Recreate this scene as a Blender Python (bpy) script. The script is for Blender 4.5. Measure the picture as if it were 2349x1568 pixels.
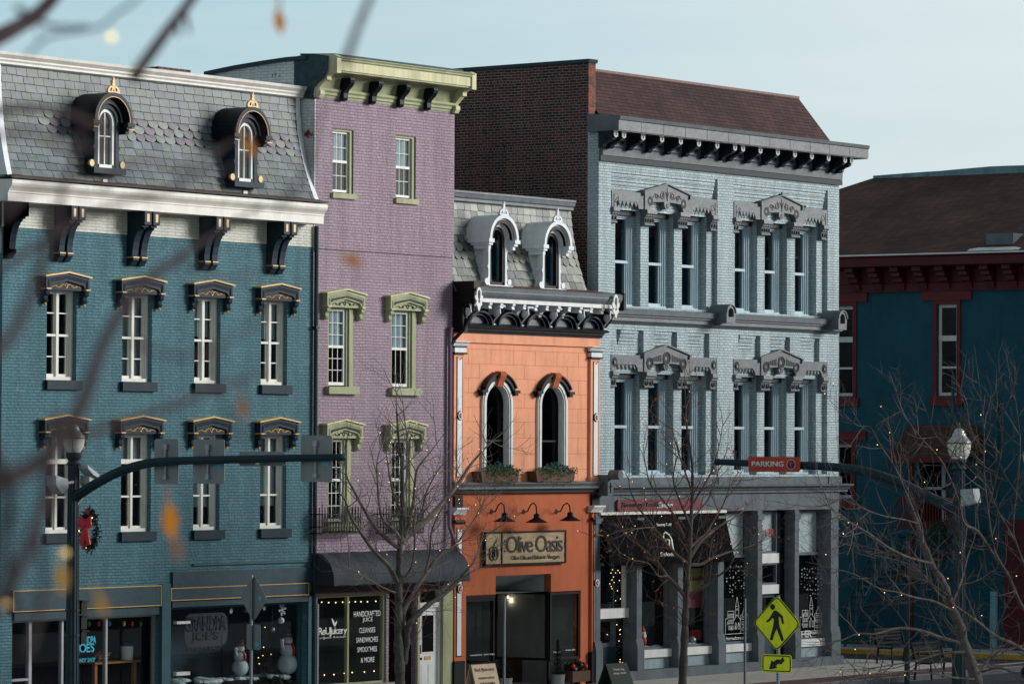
import bpy, math, random
from mathutils import Vector, Matrix
R=math.radians; sin=math.sin; cos=math.cos; PI=math.pi
for o in list(bpy.data.objects): bpy.data.objects.remove(o)
scene=bpy.context.scene; COL=scene.collection
# ------------------------------------------------------------ camera
FPX=9500.0; PW=2349.0; PH=1568.0; TH=0.62; CAMH=6.0; HOR=1020.0; ROLL=R(.25)
PITCH=math.atan2(HOR-PH/2,FPX)
FW=Vector((cos(TH)*cos(PITCH),sin(TH)*cos(PITCH),sin(PITCH)))
RT=Vector((sin(TH),-cos(TH),0)); UP=RT.cross(FW)
RT2=RT*cos(ROLL)+UP*sin(ROLL); UP2=UP*cos(ROLL)-RT*sin(ROLL)
RT,UP=RT2,UP2
DIST=95.0
CAM=Vector((0,0,0))
def ray(u,v): return FW*FPX+RT*(u-PW/2)+UP*(PH/2-v)
_d=ray(830,1018); _d=_d/FPX*DIST
CAM=Vector((-_d.x,-_d.y,CAMH))
cam=bpy.data.cameras.new('camera'); co=bpy.data.objects.new('camera',cam); COL.objects.link(co)
co.location=CAM
m3=Matrix((RT,UP,-FW)).transposed(); co.rotation_euler=m3.to_euler()
cam.lens=36*FPX/PW; cam.sensor_width=36; cam.clip_end=3000; cam.clip_start=.1
cam.dof.use_dof=True; cam.dof.focus_distance=95; cam.dof.aperture_fstop=8.0
scene.camera=co
# ------------------------------------------------------------ light
SUN_EL=R(15); SUN_AZ=R(-48)      # azimuth of the vector towards the sun in the XY plane
w=bpy.data.worlds.new('World'); scene.world=w; w.use_nodes=True
nt=w.node_tree; bg=nt.nodes['Background']
sky=nt.nodes.new('ShaderNodeTexSky'); sky.sky_type='NISHITA'; sky.sun_disc=False
sky.sun_elevation=SUN_EL; sky.sun_rotation=PI/2-SUN_AZ; sky.altitude=200; sky.dust_density=2.5; sky.air_density=1.2
tc=nt.nodes.new('ShaderNodeTexCoord'); mp=nt.nodes.new('ShaderNodeMapping'); mp.inputs['Scale'].default_value=(1.2,1.2,14)
mp.inputs['Rotation'].default_value=(R(4),R(3),0)
nz=nt.nodes.new('ShaderNodeTexNoise'); nz.inputs['Scale'].default_value=3; nz.inputs['Detail'].default_value=5
rp=nt.nodes.new('ShaderNodeValToRGB'); rp.color_ramp.elements[0].position=.35; rp.color_ramp.elements[0].color=(0,0,0,1); rp.color_ramp.elements[1].position=.75
nt.links.new(tc.outputs['Generated'],mp.inputs['Vector']); nt.links.new(mp.outputs[0],nz.inputs['Vector']); nt.links.new(nz.outputs[0],rp.inputs[0])
# thin veil of cloud: paler towards the right of the street and low down
sp=nt.nodes.new('ShaderNodeSeparateXYZ'); nt.links.new(tc.outputs['Generated'],sp.inputs[0])
SKYL=(3.8,6.9,8.3,1); SKYR=(8.2,9.7,10.2,1)
mr=nt.nodes.new('ShaderNodeMapRange'); mr.inputs[1].default_value=-.70; mr.inputs[2].default_value=-.47
dt=nt.nodes.new('ShaderNodeMath'); dt.operation='MULTIPLY'; dt.inputs[1].default_value=-1
nt.links.new(sp.outputs[1],dt.inputs[0]); nt.links.new(dt.outputs[0],mr.inputs[0])
m1=nt.nodes.new('ShaderNodeMixRGB'); m1.inputs[1].default_value=SKYL; m1.inputs[2].default_value=SKYR; nt.links.new(mr.outputs[0],m1.inputs[0])
m2=nt.nodes.new('ShaderNodeMixRGB'); m2.inputs[0].default_value=.8; nt.links.new(sky.outputs[0],m2.inputs[1]); nt.links.new(m1.outputs[0],m2.inputs[2])
m3_=nt.nodes.new('ShaderNodeMixRGB'); m3_.inputs[2].default_value=(8.6,9.4,9.6,1)
cm=nt.nodes.new('ShaderNodeMath'); cm.operation='MULTIPLY'; cm.inputs[1].default_value=.5
nt.links.new(rp.outputs[0],cm.inputs[0]); nt.links.new(cm.outputs[0],m3_.inputs[0]); nt.links.new(m2.outputs[0],m3_.inputs[1])
# sky dimmed overhead, an added fall-off that cuts the fill light
mz=nt.nodes.new('ShaderNodeMapRange'); mz.inputs[1].default_value=.12; mz.inputs[2].default_value=.55; mz.inputs[3].default_value=1.0; mz.inputs[4].default_value=.42; nt.links.new(sp.outputs[2],mz.inputs[0])
m4=nt.nodes.new('ShaderNodeMixRGB'); m4.blend_type='MULTIPLY'; m4.inputs[0].default_value=1; nt.links.new(m3_.outputs[0],m4.inputs[1]); nt.links.new(mz.outputs[0],m4.inputs[2])
# added dimming of the sky behind the camera, so facades get less fill light
my=nt.nodes.new('ShaderNodeMapRange'); my.inputs[1].default_value=-.35; my.inputs[2].default_value=.3; my.inputs[3].default_value=.6; my.inputs[4].default_value=1; nt.links.new(sp.outputs[1],my.inputs[0])
m5=nt.nodes.new('ShaderNodeMixRGB'); m5.blend_type='MULTIPLY'; m5.inputs[0].default_value=1; nt.links.new(m4.outputs[0],m5.inputs[1]); nt.links.new(my.outputs[0],m5.inputs[2])
nt.links.new(m5.outputs[0],bg.inputs[0]); bg.inputs[1].default_value=.092
sl=bpy.data.lights.new('sun','SUN'); sl.energy=3.9; sl.angle=R(24); sl.color=(1,.965,.93)
so=bpy.data.objects.new('sun',sl); COL.objects.link(so); so.location=(0,-30,60)
tosun=Vector((cos(SUN_EL)*cos(SUN_AZ),cos(SUN_EL)*sin(SUN_AZ),sin(SUN_EL)))
so.rotation_euler=tosun.to_track_quat('Z','Y').to_euler()
scene.view_settings.view_transform='Standard'; scene.view_settings.look='None'; scene.view_settings.exposure=0; scene.view_settings.gamma=1
# ------------------------------------------------------------ pixel helpers (photo at 2349 px wide -> metres)
def pf(u,v,Y=0.0):
    d=ray(u,v); t=(Y-CAM.y)/d.y; p=CAM+d*t; return p.x,p.z
def X(u,v=900,Y=0.0): return pf(u,v,Y)[0]
def Z(u,v,Y=0.0): return pf(u,v,Y)[1]
def ps(u,v,Xc):
    d=ray(u,v); t=(Xc-CAM.x)/d.x; p=CAM+d*t; return p.y,p.z
def pg(u,v,z=0.0):
    d=ray(u,v); t=(z-CAM.z)/d.z; return CAM+d*t
def pd(u,v,t):
    d=ray(u,v); return CAM+d.normalized()*t
# ------------------------------------------------------------ materials
def rgb(r,g,b):
    f=lambda c:(c/255/12.92 if c/255<=.04045 else ((c/255+.055)/1.055)**2.4)
    return (f(r),f(g),f(b),1)
def newmat(name):
    m=bpy.data.materials.new(name); m.use_nodes=True; return m,m.node_tree,m.node_tree.nodes['Principled BSDF']
def N(nt,t,**k):
    n=nt.nodes.new(t)
    for a,b in k.items(): setattr(n,a,b)
    return n
def pos(nt,kind='P'):
    g=N(nt,'ShaderNodeNewGeometry'); return g.outputs['Position']
def mat(name,c,rough=.6,var=.12,scale=3.0,bump=.0,bscale=30,metal=0,spec=.4,streak=0,dirt=.14):
    m,t,b=newmat(name); c=tuple(c)+((1,) if len(c)==3 else ())
    n=N(t,'ShaderNodeTexNoise'); n.inputs['Scale'].default_value=scale; n.inputs['Detail'].default_value=6; n.inputs['Roughness'].default_value=.65
    P=pos(t)
    if streak:
        mp=N(t,'ShaderNodeMapping'); mp.inputs['Scale'].default_value=(1,1,streak); t.links.new(P,mp.inputs[0]); t.links.new(mp.outputs[0],n.inputs['Vector'])
    else: t.links.new(P,n.inputs['Vector'])
    r=N(t,'ShaderNodeValToRGB'); r.color_ramp.elements[0].position=.3; r.color_ramp.elements[1].position=.7
    r.color_ramp.elements[0].color=tuple(x*(1-var) for x in c[:3])+(1,); r.color_ramp.elements[1].color=tuple(min(1,x*(1+var)) for x in c[:3])+(1,)
    t.links.new(n.outputs[0],r.inputs[0])
    ns=N(t,'ShaderNodeTexNoise'); ns.inputs['Scale'].default_value=1; ns.inputs['Detail'].default_value=6; ns.inputs['Roughness'].default_value=.65
    ms_=N(t,'ShaderNodeMapping'); ms_.inputs['Scale'].default_value=(4,4,.6); t.links.new(P,ms_.inputs[0]); t.links.new(ms_.outputs[0],ns.inputs['Vector'])
    rs_=N(t,'ShaderNodeValToRGB'); rs_.color_ramp.elements[0].position=.34; rs_.color_ramp.elements[1].position=.56; rs_.color_ramp.elements[0].color=(1-dirt,1-dirt,1-dirt,1); rs_.color_ramp.elements[1].color=(1,1,1,1); t.links.new(ns.outputs[0],rs_.inputs[0])
    mu2=N(t,'ShaderNodeMixRGB',blend_type='MULTIPLY'); mu2.inputs[0].default_value=1; t.links.new(r.outputs[0],mu2.inputs[1]); t.links.new(rs_.outputs[0],mu2.inputs[2]); t.links.new(mu2.outputs[0],b.inputs['Base Color'])
    b.inputs['Roughness'].default_value=rough; b.inputs['Metallic'].default_value=metal; b.inputs['Specular IOR Level'].default_value=spec
    if bump:
        n2=N(t,'ShaderNodeTexNoise'); n2.inputs['Scale'].default_value=bscale; n2.inputs['Detail'].default_value=4; t.links.new(P,n2.inputs['Vector'])
        bp=N(t,'ShaderNodeBump'); bp.inputs['Strength'].default_value=bump; bp.inputs['Distance'].default_value=.02
        t.links.new(n2.outputs[0],bp.inputs['Height']); t.links.new(bp.outputs[0],b.inputs['Normal'])
    return m
def brickmat(name,c1,c2,mortar,bw=.21,rh=.068,ms=.0085,bump=.6,var=.18,rough=.75,worn=None,wornamt=.0,swap=False,dirt=.16):
    m,t,b=newmat(name); P=pos(t); s=N(t,'ShaderNodeSeparateXYZ'); t.links.new(P,s.inputs[0])
    ad=N(t,'ShaderNodeMath',operation='ADD'); t.links.new(s.outputs[0],ad.inputs[0]); t.links.new(s.outputs[1],ad.inputs[1])
    c=N(t,'ShaderNodeCombineXYZ'); t.links.new(ad.outputs[0],c.inputs[0]); t.links.new(s.outputs[2],c.inputs[1])
    # a little waviness of the courses
    nw=N(t,'ShaderNodeTexNoise'); nw.inputs['Scale'].default_value=1.3; nw.inputs['Detail'].default_value=5; t.links.new(c.outputs[0],nw.inputs['Vector'])
    sub=N(t,'ShaderNodeVectorMath',operation='SUBTRACT'); sub.inputs[1].default_value=(.5,.5,.5); t.links.new(nw.outputs['Color'],sub.inputs[0])
    scl=N(t,'ShaderNodeVectorMath',operation='SCALE'); scl.inputs['Scale'].default_value=.03; t.links.new(sub.outputs[0],scl.inputs[0])
    av=N(t,'ShaderNodeVectorMath',operation='ADD'); t.links.new(c.outputs[0],av.inputs[0]); t.links.new(scl.outputs[0],av.inputs[1])
    def bt(off,a,bb,mo,w=bw):
        k=N(t,'ShaderNodeTexBrick'); k.offset=off; k.inputs['Scale'].default_value=1; k.inputs['Brick Width'].default_value=w; k.inputs['Row Height'].default_value=rh
        k.inputs['Mortar Size'].default_value=ms; k.inputs['Mortar Smooth'].default_value=.3; k.inputs['Bias'].default_value=0
        k.inputs['Color1'].default_value=a; k.inputs['Color2'].default_value=bb; k.inputs['Mortar'].default_value=mo
        t.links.new(av.outputs[0],k.inputs['Vector']); return k
    k=bt(.5,c1,c2,mortar)
    kh=bt(.5,c1,c2,mortar,bw/2)   # header courses
    # every 7th course is a course of headers
    dv=N(t,'ShaderNodeMath',operation='DIVIDE'); dv.inputs[1].default_value=rh; sy=N(t,'ShaderNodeSeparateXYZ'); t.links.new(av.outputs[0],sy.inputs[0]); t.links.new(sy.outputs[1],dv.inputs[0])
    fl=N(t,'ShaderNodeMath',operation='FLOOR'); t.links.new(dv.outputs[0],fl.inputs[0])
    md=N(t,'ShaderNodeMath',operation='FLOORED_MODULO'); md.inputs[1].default_value=8; t.links.new(fl.outputs[0],md.inputs[0])
    lt=N(t,'ShaderNodeMath',operation='LESS_THAN'); lt.inputs[1].default_value=.5; t.links.new(md.outputs[0],lt.inputs[0])
    mx=N(t,'ShaderNodeMixRGB'); t.links.new(lt.outputs[0],mx.inputs[0]); t.links.new(k.outputs[0],mx.inputs[1]); t.links.new(kh.outputs[0],mx.inputs[2])
    mf=N(t,'ShaderNodeMixRGB'); t.links.new(lt.outputs[0],mf.inputs[0]); t.links.new(k.outputs[1],mf.inputs[1]); t.links.new(kh.outputs[1],mf.inputs[2])
    n=N(t,'ShaderNodeTexNoise'); n.inputs['Scale'].default_value=.9; n.inputs['Detail'].default_value=8; n.inputs['Roughness'].default_value=.7; t.links.new(P,n.inputs['Vector'])
    r=N(t,'ShaderNodeValToRGB'); r.color_ramp.elements[0].position=.3; r.color_ramp.elements[1].position=.7
    r.color_ramp.elements[0].color=(1-var,)*3+(1,); r.color_ramp.elements[1].color=(1+var*.5,)*3+(1,)
    n.inputs['Scale'].default_value=.7; nst=N(t,'ShaderNodeMapping'); nst.inputs['Scale'].default_value=(1,1,.45); t.links.new(P,nst.inputs[0]); t.links.new(nst.outputs[0],n.inputs['Vector'])
    t.links.new(n.outputs[0],r.inputs[0])
    mu=N(t,'ShaderNodeMixRGB',blend_type='MULTIPLY'); mu.inputs[0].default_value=1; t.links.new(mx.outputs[0],mu.inputs[1]); t.links.new(r.outputs[0],mu.inputs[2])
    out=mu.outputs[0]
    ns=N(t,'ShaderNodeTexNoise'); ns.inputs['Scale'].default_value=1; ns.inputs['Detail'].default_value=5; ns.inputs['Roughness'].default_value=.6
    ms_=N(t,'ShaderNodeMapping'); ms_.inputs['Scale'].default_value=(3.2,3.2,.28); t.links.new(P,ms_.inputs[0]); t.links.new(ms_.outputs[0],ns.inputs['Vector'])
    rs_=N(t,'ShaderNodeValToRGB'); rs_.color_ramp.elements[0].position=.36; rs_.color_ramp.elements[1].position=.56; rs_.color_ramp.elements[0].color=(1-dirt,1-dirt,1-dirt*.95,1); rs_.color_ramp.elements[1].color=(1.03,1.03,1.03,1); t.links.new(ns.outputs[0],rs_.inputs[0])
    mu2=N(t,'ShaderNodeMixRGB',blend_type='MULTIPLY'); mu2.inputs[0].default_value=1; t.links.new(out,mu2.inputs[1]); t.links.new(rs_.outputs[0],mu2.inputs[2]); out=mu2.outputs[0]
    if worn:
        n3=N(t,'ShaderNodeTexNoise'); n3.inputs['Scale'].default_value=2.2; n3.inputs['Detail'].default_value=7; n3.inputs['Roughness'].default_value=.7; t.links.new(P,n3.inputs['Vector'])
        r3=N(t,'ShaderNodeValToRGB'); r3.color_ramp.elements[0].position=1-wornamt; r3.color_ramp.elements[1].position=1-wornamt+.03; t.links.new(n3.outputs[0],r3.inputs[0])
        mw=N(t,'ShaderNodeMixRGB'); mw.inputs[2].default_value=worn; t.links.new(r3.outputs[0],mw.inputs[0]); t.links.new(out,mw.inputs[1]); out=mw.outputs[0]
    t.links.new(out,b.inputs['Base Color']); b.inputs['Roughness'].default_value=rough; b.inputs['Specular IOR Level'].default_value=.35
    n2=N(t,'ShaderNodeTexNoise'); n2.inputs['Scale'].default_value=14; n2.inputs['Detail'].default_value=6; t.links.new(P,n2.inputs['Vector'])
    h=N(t,'ShaderNodeMath',operation='MULTIPLY'); h.inputs[1].default_value=-1; t.links.new(mf.outputs[0],h.inputs[0])
    h2=N(t,'ShaderNodeMath',operation='MULTIPLY_ADD'); h2.inputs[1].default_value=1.3; t.links.new(n2.outputs[0],h2.inputs[0]); t.links.new(h.outputs[0],h2.inputs[2])
    bp=N(t,'ShaderNodeBump'); bp.inputs['Strength'].default_value=bump; bp.inputs['Distance'].default_value=.024
    t.links.new(h2.outputs[0],bp.inputs['Height']); t.links.new(bp.outputs[0],b.inputs['Normal'])
    return m
def shinglemat(name,c1,c2,gap,bw=.3,rh=.14,slope=1.0,stain=None):
    """rows of shingles; the row coordinate is height * slope"""
    m,t,b=newmat(name); P=pos(t); s=N(t,'ShaderNodeSeparateXYZ'); t.links.new(P,s.inputs[0])
    ad=N(t,'ShaderNodeMath',operation='ADD'); t.links.new(s.outputs[0],ad.inputs[0]); t.links.new(s.outputs[1],ad.inputs[1])
    mz=N(t,'ShaderNodeMath',operation='MULTIPLY'); mz.inputs[1].default_value=slope; t.links.new(s.outputs[2],mz.inputs[0])
    c=N(t,'ShaderNodeCombineXYZ'); t.links.new(ad.outputs[0],c.inputs[0]); t.links.new(mz.outputs[0],c.inputs[1])
    k=N(t,'ShaderNodeTexBrick'); k.inputs['Scale'].default_value=1; k.inputs['Brick Width'].default_value=bw; k.inputs['Row Height'].default_value=rh
    k.inputs['Mortar Size'].default_value=.009; k.inputs['Mortar Smooth'].default_value=.4; k.inputs['Color1'].default_value=c1; k.inputs['Color2'].default_value=c2; k.inputs['Mortar'].default_value=gap
    t.links.new(c.outputs[0],k.inputs['Vector'])
    n=N(t,'ShaderNodeTexNoise'); n.inputs['Scale'].default_value=.5; n.inputs['Detail'].default_value=7; t.links.new(P,n.inputs['Vector'])
    r=N(t,'ShaderNodeValToRGB'); r.color_ramp.elements[0].position=.35; r.color_ramp.elements[1].position=.68
    r.color_ramp.elements[0].color=(.62,.62,.62,1); r.color_ramp.elements[1].color=(1.15,1.1,1.05,1); t.links.new(n.outputs[0],r.inputs[0])
    mu=N(t,'ShaderNodeMixRGB',blend_type='MULTIPLY'); mu.inputs[0].default_value=1; t.links.new(k.outputs[0],mu.inputs[1]); t.links.new(r.outputs[0],mu.inputs[2])
    t.links.new(mu.outputs[0],b.inputs['Base Color']); b.inputs['Roughness'].default_value=.85; b.inputs['Specular IOR Level'].default_value=.25
    h=N(t,'ShaderNodeMath',operation='MULTIPLY'); h.inputs[1].default_value=-1; t.links.new(k.outputs[1],h.inputs[0])
    # saw-tooth height so that each row overlaps the next
    dv=N(t,'ShaderNodeMath',operation='DIVIDE'); dv.inputs[1].default_value=rh; t.links.new(mz.outputs[0],dv.inputs[0])
    fr=N(t,'ShaderNodeMath',operation='FRACT'); t.links.new(dv.outputs[0],fr.inputs[0])
    sb=N(t,'ShaderNodeMath',operation='SUBTRACT'); t.links.new(h.outputs[0],sb.inputs[0]); t.links.new(fr.outputs[0],sb.inputs[1])
    bp=N(t,'ShaderNodeBump'); bp.inputs['Strength'].default_value=.6; bp.inputs['Distance'].default_value=.02
    t.links.new(sb.outputs[0],bp.inputs['Height']); t.links.new(bp.outputs[0],b.inputs['Normal'])
    return m
def slatemat(name,rough=.55):
    m,t,b=newmat(name); a=N(t,'ShaderNodeVertexColor'); a.layer_name='tone'
    n=N(t,'ShaderNodeTexNoise'); n.inputs['Scale'].default_value=9; n.inputs['Detail'].default_value=7; n.inputs['Roughness'].default_value=.7; t.links.new(pos(t),n.inputs['Vector'])
    r=N(t,'ShaderNodeValToRGB'); r.color_ramp.elements[0].position=.3; r.color_ramp.elements[1].position=.7
    r.color_ramp.elements[0].color=(.72,.72,.72,1); r.color_ramp.elements[1].color=(1.2,1.2,1.15,1); t.links.new(n.outputs[0],r.inputs[0])
    mu=N(t,'ShaderNodeMixRGB',blend_type='MULTIPLY'); mu.inputs[0].default_value=1; t.links.new(a.outputs[0],mu.inputs[1]); t.links.new(r.outputs[0],mu.inputs[2])
    t.links.new(mu.outputs[0],b.inputs['Base Color']); b.inputs['Roughness'].default_value=rough
    bp=N(t,'ShaderNodeBump'); bp.inputs['Strength'].default_value=.4; bp.inputs['Distance'].default_value=.01
    t.links.new(n.outputs[0],bp.inputs['Height']); t.links.new(bp.outputs[0],b.inputs['Normal'])
    return m
def glassmat(name,tint=(.8,.85,.85),refl=1.0,rough=.01,base=0.0,wav=.08):
    m=bpy.data.materials.new(name); m.use_nodes=True; t=m.node_tree; t.nodes.clear()
    o=N(t,'ShaderNodeOutputMaterial'); tr=N(t,'ShaderNodeBsdfTransparent'); tr.inputs[0].default_value=tint+(1,)
    gl=N(t,'ShaderNodeBsdfGlossy'); gl.inputs['Roughness'].default_value=rough; gl.inputs[0].default_value=(.95,.97,1,1)
    n=N(t,'ShaderNodeTexNoise'); n.inputs['Scale'].default_value=1.6; t.links.new(pos(t),n.inputs['Vector'])
    bp=N(t,'ShaderNodeBump'); bp.inputs['Strength'].default_value=wav; bp.inputs['Distance'].default_value=.02; t.links.new(n.outputs[0],bp.inputs['Height']); t.links.new(bp.outputs[0],gl.inputs['Normal'])
    f=N(t,'ShaderNodeFresnel'); gg=N(t,'ShaderNodeNewGeometry'); io=N(t,'ShaderNodeMapRange'); io.inputs[3].default_value=1.45; io.inputs[4].default_value=1/1.45; t.links.new(gg.outputs['Backfacing'],io.inputs[0]); t.links.new(io.outputs[0],f.inputs[0])
    mm=N(t,'ShaderNodeMath',operation='MULTIPLY_ADD'); mm.inputs[1].default_value=refl; mm.inputs[2].default_value=base; mm.use_clamp=True; t.links.new(f.outputs[0],mm.inputs[0])
    mx=N(t,'ShaderNodeMixShader'); t.links.new(mm.outputs[0],mx.inputs[0]); t.links.new(tr.outputs[0],mx.inputs[1]); t.links.new(gl.outputs[0],mx.inputs[2]); t.links.new(mx.outputs[0],o.inputs[0])
    return m
def emis(name,c,s):
    m,t,b=newmat(name); b.inputs['Base Color'].default_value=tuple(c)+(1,); b.inputs['Emission Color'].default_value=tuple(c)+(1,); b.inputs['Emission Strength'].default_value=s; return m
# ------------------------------------------------------------ mesh collector
class MB:
    def __init__(s): s.v=[]; s.f=[]; s.c=[]
    def poly(s,pts,c=None):
        i=len(s.v); s.v+= [tuple(p) for p in pts]; s.f.append(tuple(range(i,i+len(pts)))); s.c.append(c)
    def box(s,x0,x1,y0,y1,z0,z1,c=None):
        if x0>x1:x0,x1=x1,x0
        if y0>y1:y0,y1=y1,y0
        if z0>z1:z0,z1=z1,z0
        i=len(s.v); s.v+=[(x0,y0,z0),(x1,y0,z0),(x1,y1,z0),(x0,y1,z0),(x0,y0,z1),(x1,y0,z1),(x1,y1,z1),(x0,y1,z1)]
        for q in ((0,3,2,1),(4,5,6,7),(0,1,5,4),(1,2,6,5),(2,3,7,6),(3,0,4,7)): s.f.append(tuple(i+k for k in q)); s.c.append(c)
        return s
    def prism(s,poly,axis,a,b,c=None):
        """poly of 2-D points; axis 'x': points are (y,z); 'y': (x,z); 'z': (x,y)"""
        def P(p,t): return (t,p[0],p[1]) if axis=='x' else ((p[0],t,p[1]) if axis=='y' else (p[0],p[1],t))
        n=len(poly); ar=sum(poly[k][0]*poly[(k+1)%n][1]-poly[(k+1)%n][0]*poly[k][1] for k in range(n))
        if a>b:a,b=b,a
        flip=(ar<0)^(axis=='y')
        A=[P(p,a) for p in poly]; B=[P(p,b) for p in poly]
        if flip: A=A[::-1];B=B[::-1]
        i=len(s.v); s.v+=A+B
        s.f.append(tuple(i+k for k in range(n-1,-1,-1))); s.f.append(tuple(i+n+k for k in range(n))); s.c+=[c,c]
        for k in range(n): j=(k+1)%n; s.f.append((i+k,i+j,i+n+j,i+n+k)); s.c.append(c)
        return s
    def tube(s,pts,rad,n=6,c=None,cap=True):
        pts=[Vector(p) for p in pts]
        if not isinstance(rad,(list,tuple)): rad=[rad]*len(pts)
        i=len(s.v); prev=None
        for k,p in enumerate(pts):
            t=(pts[min(k+1,len(pts)-1)]-pts[max(k-1,0)])
            if t.length<1e-9: t=Vector((0,0,1))
            t.normalize()
            if prev is None: u=t.orthogonal().normalized()
            else:
                u=prev-t*prev.dot(t); u=u.normalized() if u.length>1e-6 else t.orthogonal().normalized()
            prev=u; w_=t.cross(u)
            for a in range(n):
                an=2*PI*a/n; s.v.append(tuple(p+(u*cos(an)+w_*sin(an))*rad[k]))
        for k in range(len(pts)-1):
            for a in range(n):
                b=(a+1)%n; s.f.append((i+k*n+a,i+k*n+b,i+(k+1)*n+b,i+(k+1)*n+a)); s.c.append(c)
        if cap:
            s.f.append(tuple(i+a for a in range(n-1,-1,-1))); s.f.append(tuple(i+(len(pts)-1)*n+a for a in range(n))); s.c+=[c,c]
        return s
    def lathe(s,o,prof,n=16,axis='z',c=None):
        i=len(s.v)
        for r,h in prof:
            for a in range(n):
                an=2*PI*a/n; p=(r*cos(an),r*sin(an),h)
                if axis=='y': p=(p[0],p[2],-p[1])
                if axis=='x': p=(p[2],p[0],p[1])
                s.v.append((o[0]+p[0],o[1]+p[1],o[2]+p[2]))
        for k in range(len(prof)-1):
            for a in range(n):
                b=(a+1)%n; s.f.append((i+k*n+a,i+k*n+b,i+(k+1)*n+b,i+(k+1)*n+a)); s.c.append(c)
        s.f.append(tuple(i+a for a in range(n-1,-1,-1))); s.f.append(tuple(i+(len(prof)-1)*n+a for a in range(n))); s.c+=[c,c]
        return s
    def ball(s,o,r,n=10,sc=(1,1,1),c=None,jit=0):
        m=max(4,n//2); i=len(s.v)
        for k in range(m+1):
            ph=PI*k/m
            for a in range(n):
                an=2*PI*a/n; j=1+random.uniform(-jit,jit)
                s.v.append((o[0]+r*sc[0]*sin(ph)*cos(an)*j,o[1]+r*sc[1]*sin(ph)*sin(an)*j,o[2]-r*sc[2]*cos(ph)))
        for k in range(m):
            for a in range(n):
                b=(a+1)%n; s.f.append((i+k*n+a,i+k*n+b,i+(k+1)*n+b,i+(k+1)*n+a)); s.c.append(c)
        return s
    def arch(s,xc,zs,ri,ro,y0,y1,n=16,a0=0,a1=PI,kz=1.0,c=None):
        """half ring in the XZ plane, extruded y0..y1"""
        def q(r,a,y): return (xc+r*cos(a),y,zs+r*sin(a)*kz)
        for k in range(n):
            a=a0+(a1-a0)*k/n; b=a0+(a1-a0)*(k+1)/n
            for F in ([q(ri,a,y0),q(ro,a,y0),q(ro,b,y0),q(ri,b,y0)],[q(ri,b,y1),q(ro,b,y1),q(ro,a,y1),q(ri,a,y1)],
                      [q(ro,a,y0),q(ro,a,y1),q(ro,b,y1),q(ro,b,y0)],[q(ri,b,y0),q(ri,b,y1),q(ri,a,y1),q(ri,a,y0)]): s.poly(F[::-1],c)
        for a in (a0,a1): s.poly([q(ri,a,y0),q(ro,a,y0),q(ro,a,y1),q(ri,a,y1)],c)
        return s
    def build(s,name,m,parent=None,smooth=False,label=None,origin=None,weld=False):
        me=bpy.data.meshes.new(name); o0=Vector(origin) if origin else Vector((0,0,0))
        if not origin and s.v:
            xs=[v[0] for v in s.v]; ys=[v[1] for v in s.v]; zs=[v[2] for v in s.v]
            o0=Vector(((min(xs)+max(xs))/2,(min(ys)+max(ys))/2,min(zs)))
        me.from_pydata([(v[0]-o0.x,v[1]-o0.y,v[2]-o0.z) for v in s.v],[],s.f)
        if any(c is not None for c in s.c):
            ca=me.color_attributes.new('tone','FLOAT_COLOR','CORNER'); k=0
            for f,c in zip(s.f,s.c):
                c=c or (1,1,1)
                for _ in f: ca.data[k].color=(c[0],c[1],c[2],1); k+=1
        me.materials.append(m)
        if smooth:
            for p in me.polygons: p.use_smooth=True
        me.update(); o=bpy.data.objects.new(name,me); COL.objects.link(o)
        if parent is not None:
            o.parent=parent; o.location=o0-wloc(parent)
        else: o.location=o0
        if smooth:
            try:
                md=o.modifiers.new('es','EDGE_SPLIT'); md.split_angle=R(40)
            except Exception: pass
        if label: o['label']=label
        return o
def wloc(o):
    v=Vector((0,0,0))
    while o is not None: v+=Vector(o.location); o=o.parent
    return v
def tag(o,label=None,cat=None,group=None,kind=None):
    if label: o['label']=label
    if cat: o['category']=cat
    if group: o['group']=group
    if kind: o['kind']=kind
    return o
def thing(name,loc,label,cat,group=None):
    o=bpy.data.objects.new(name,None); COL.objects.link(o); o.location=loc; o.empty_display_size=.3
    return tag(o,label,cat,group)
def copy_tree(o,loc,label=None):
    c=o.copy(); COL.objects.link(c); c.location=loc
    if label: c['label']=label
    for ch in list(o.children):
        d=ch.copy(); COL.objects.link(d); d.parent=c
        for g in list(ch.children):
            e=g.copy(); COL.objects.link(e); e.parent=d
    return c
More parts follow.
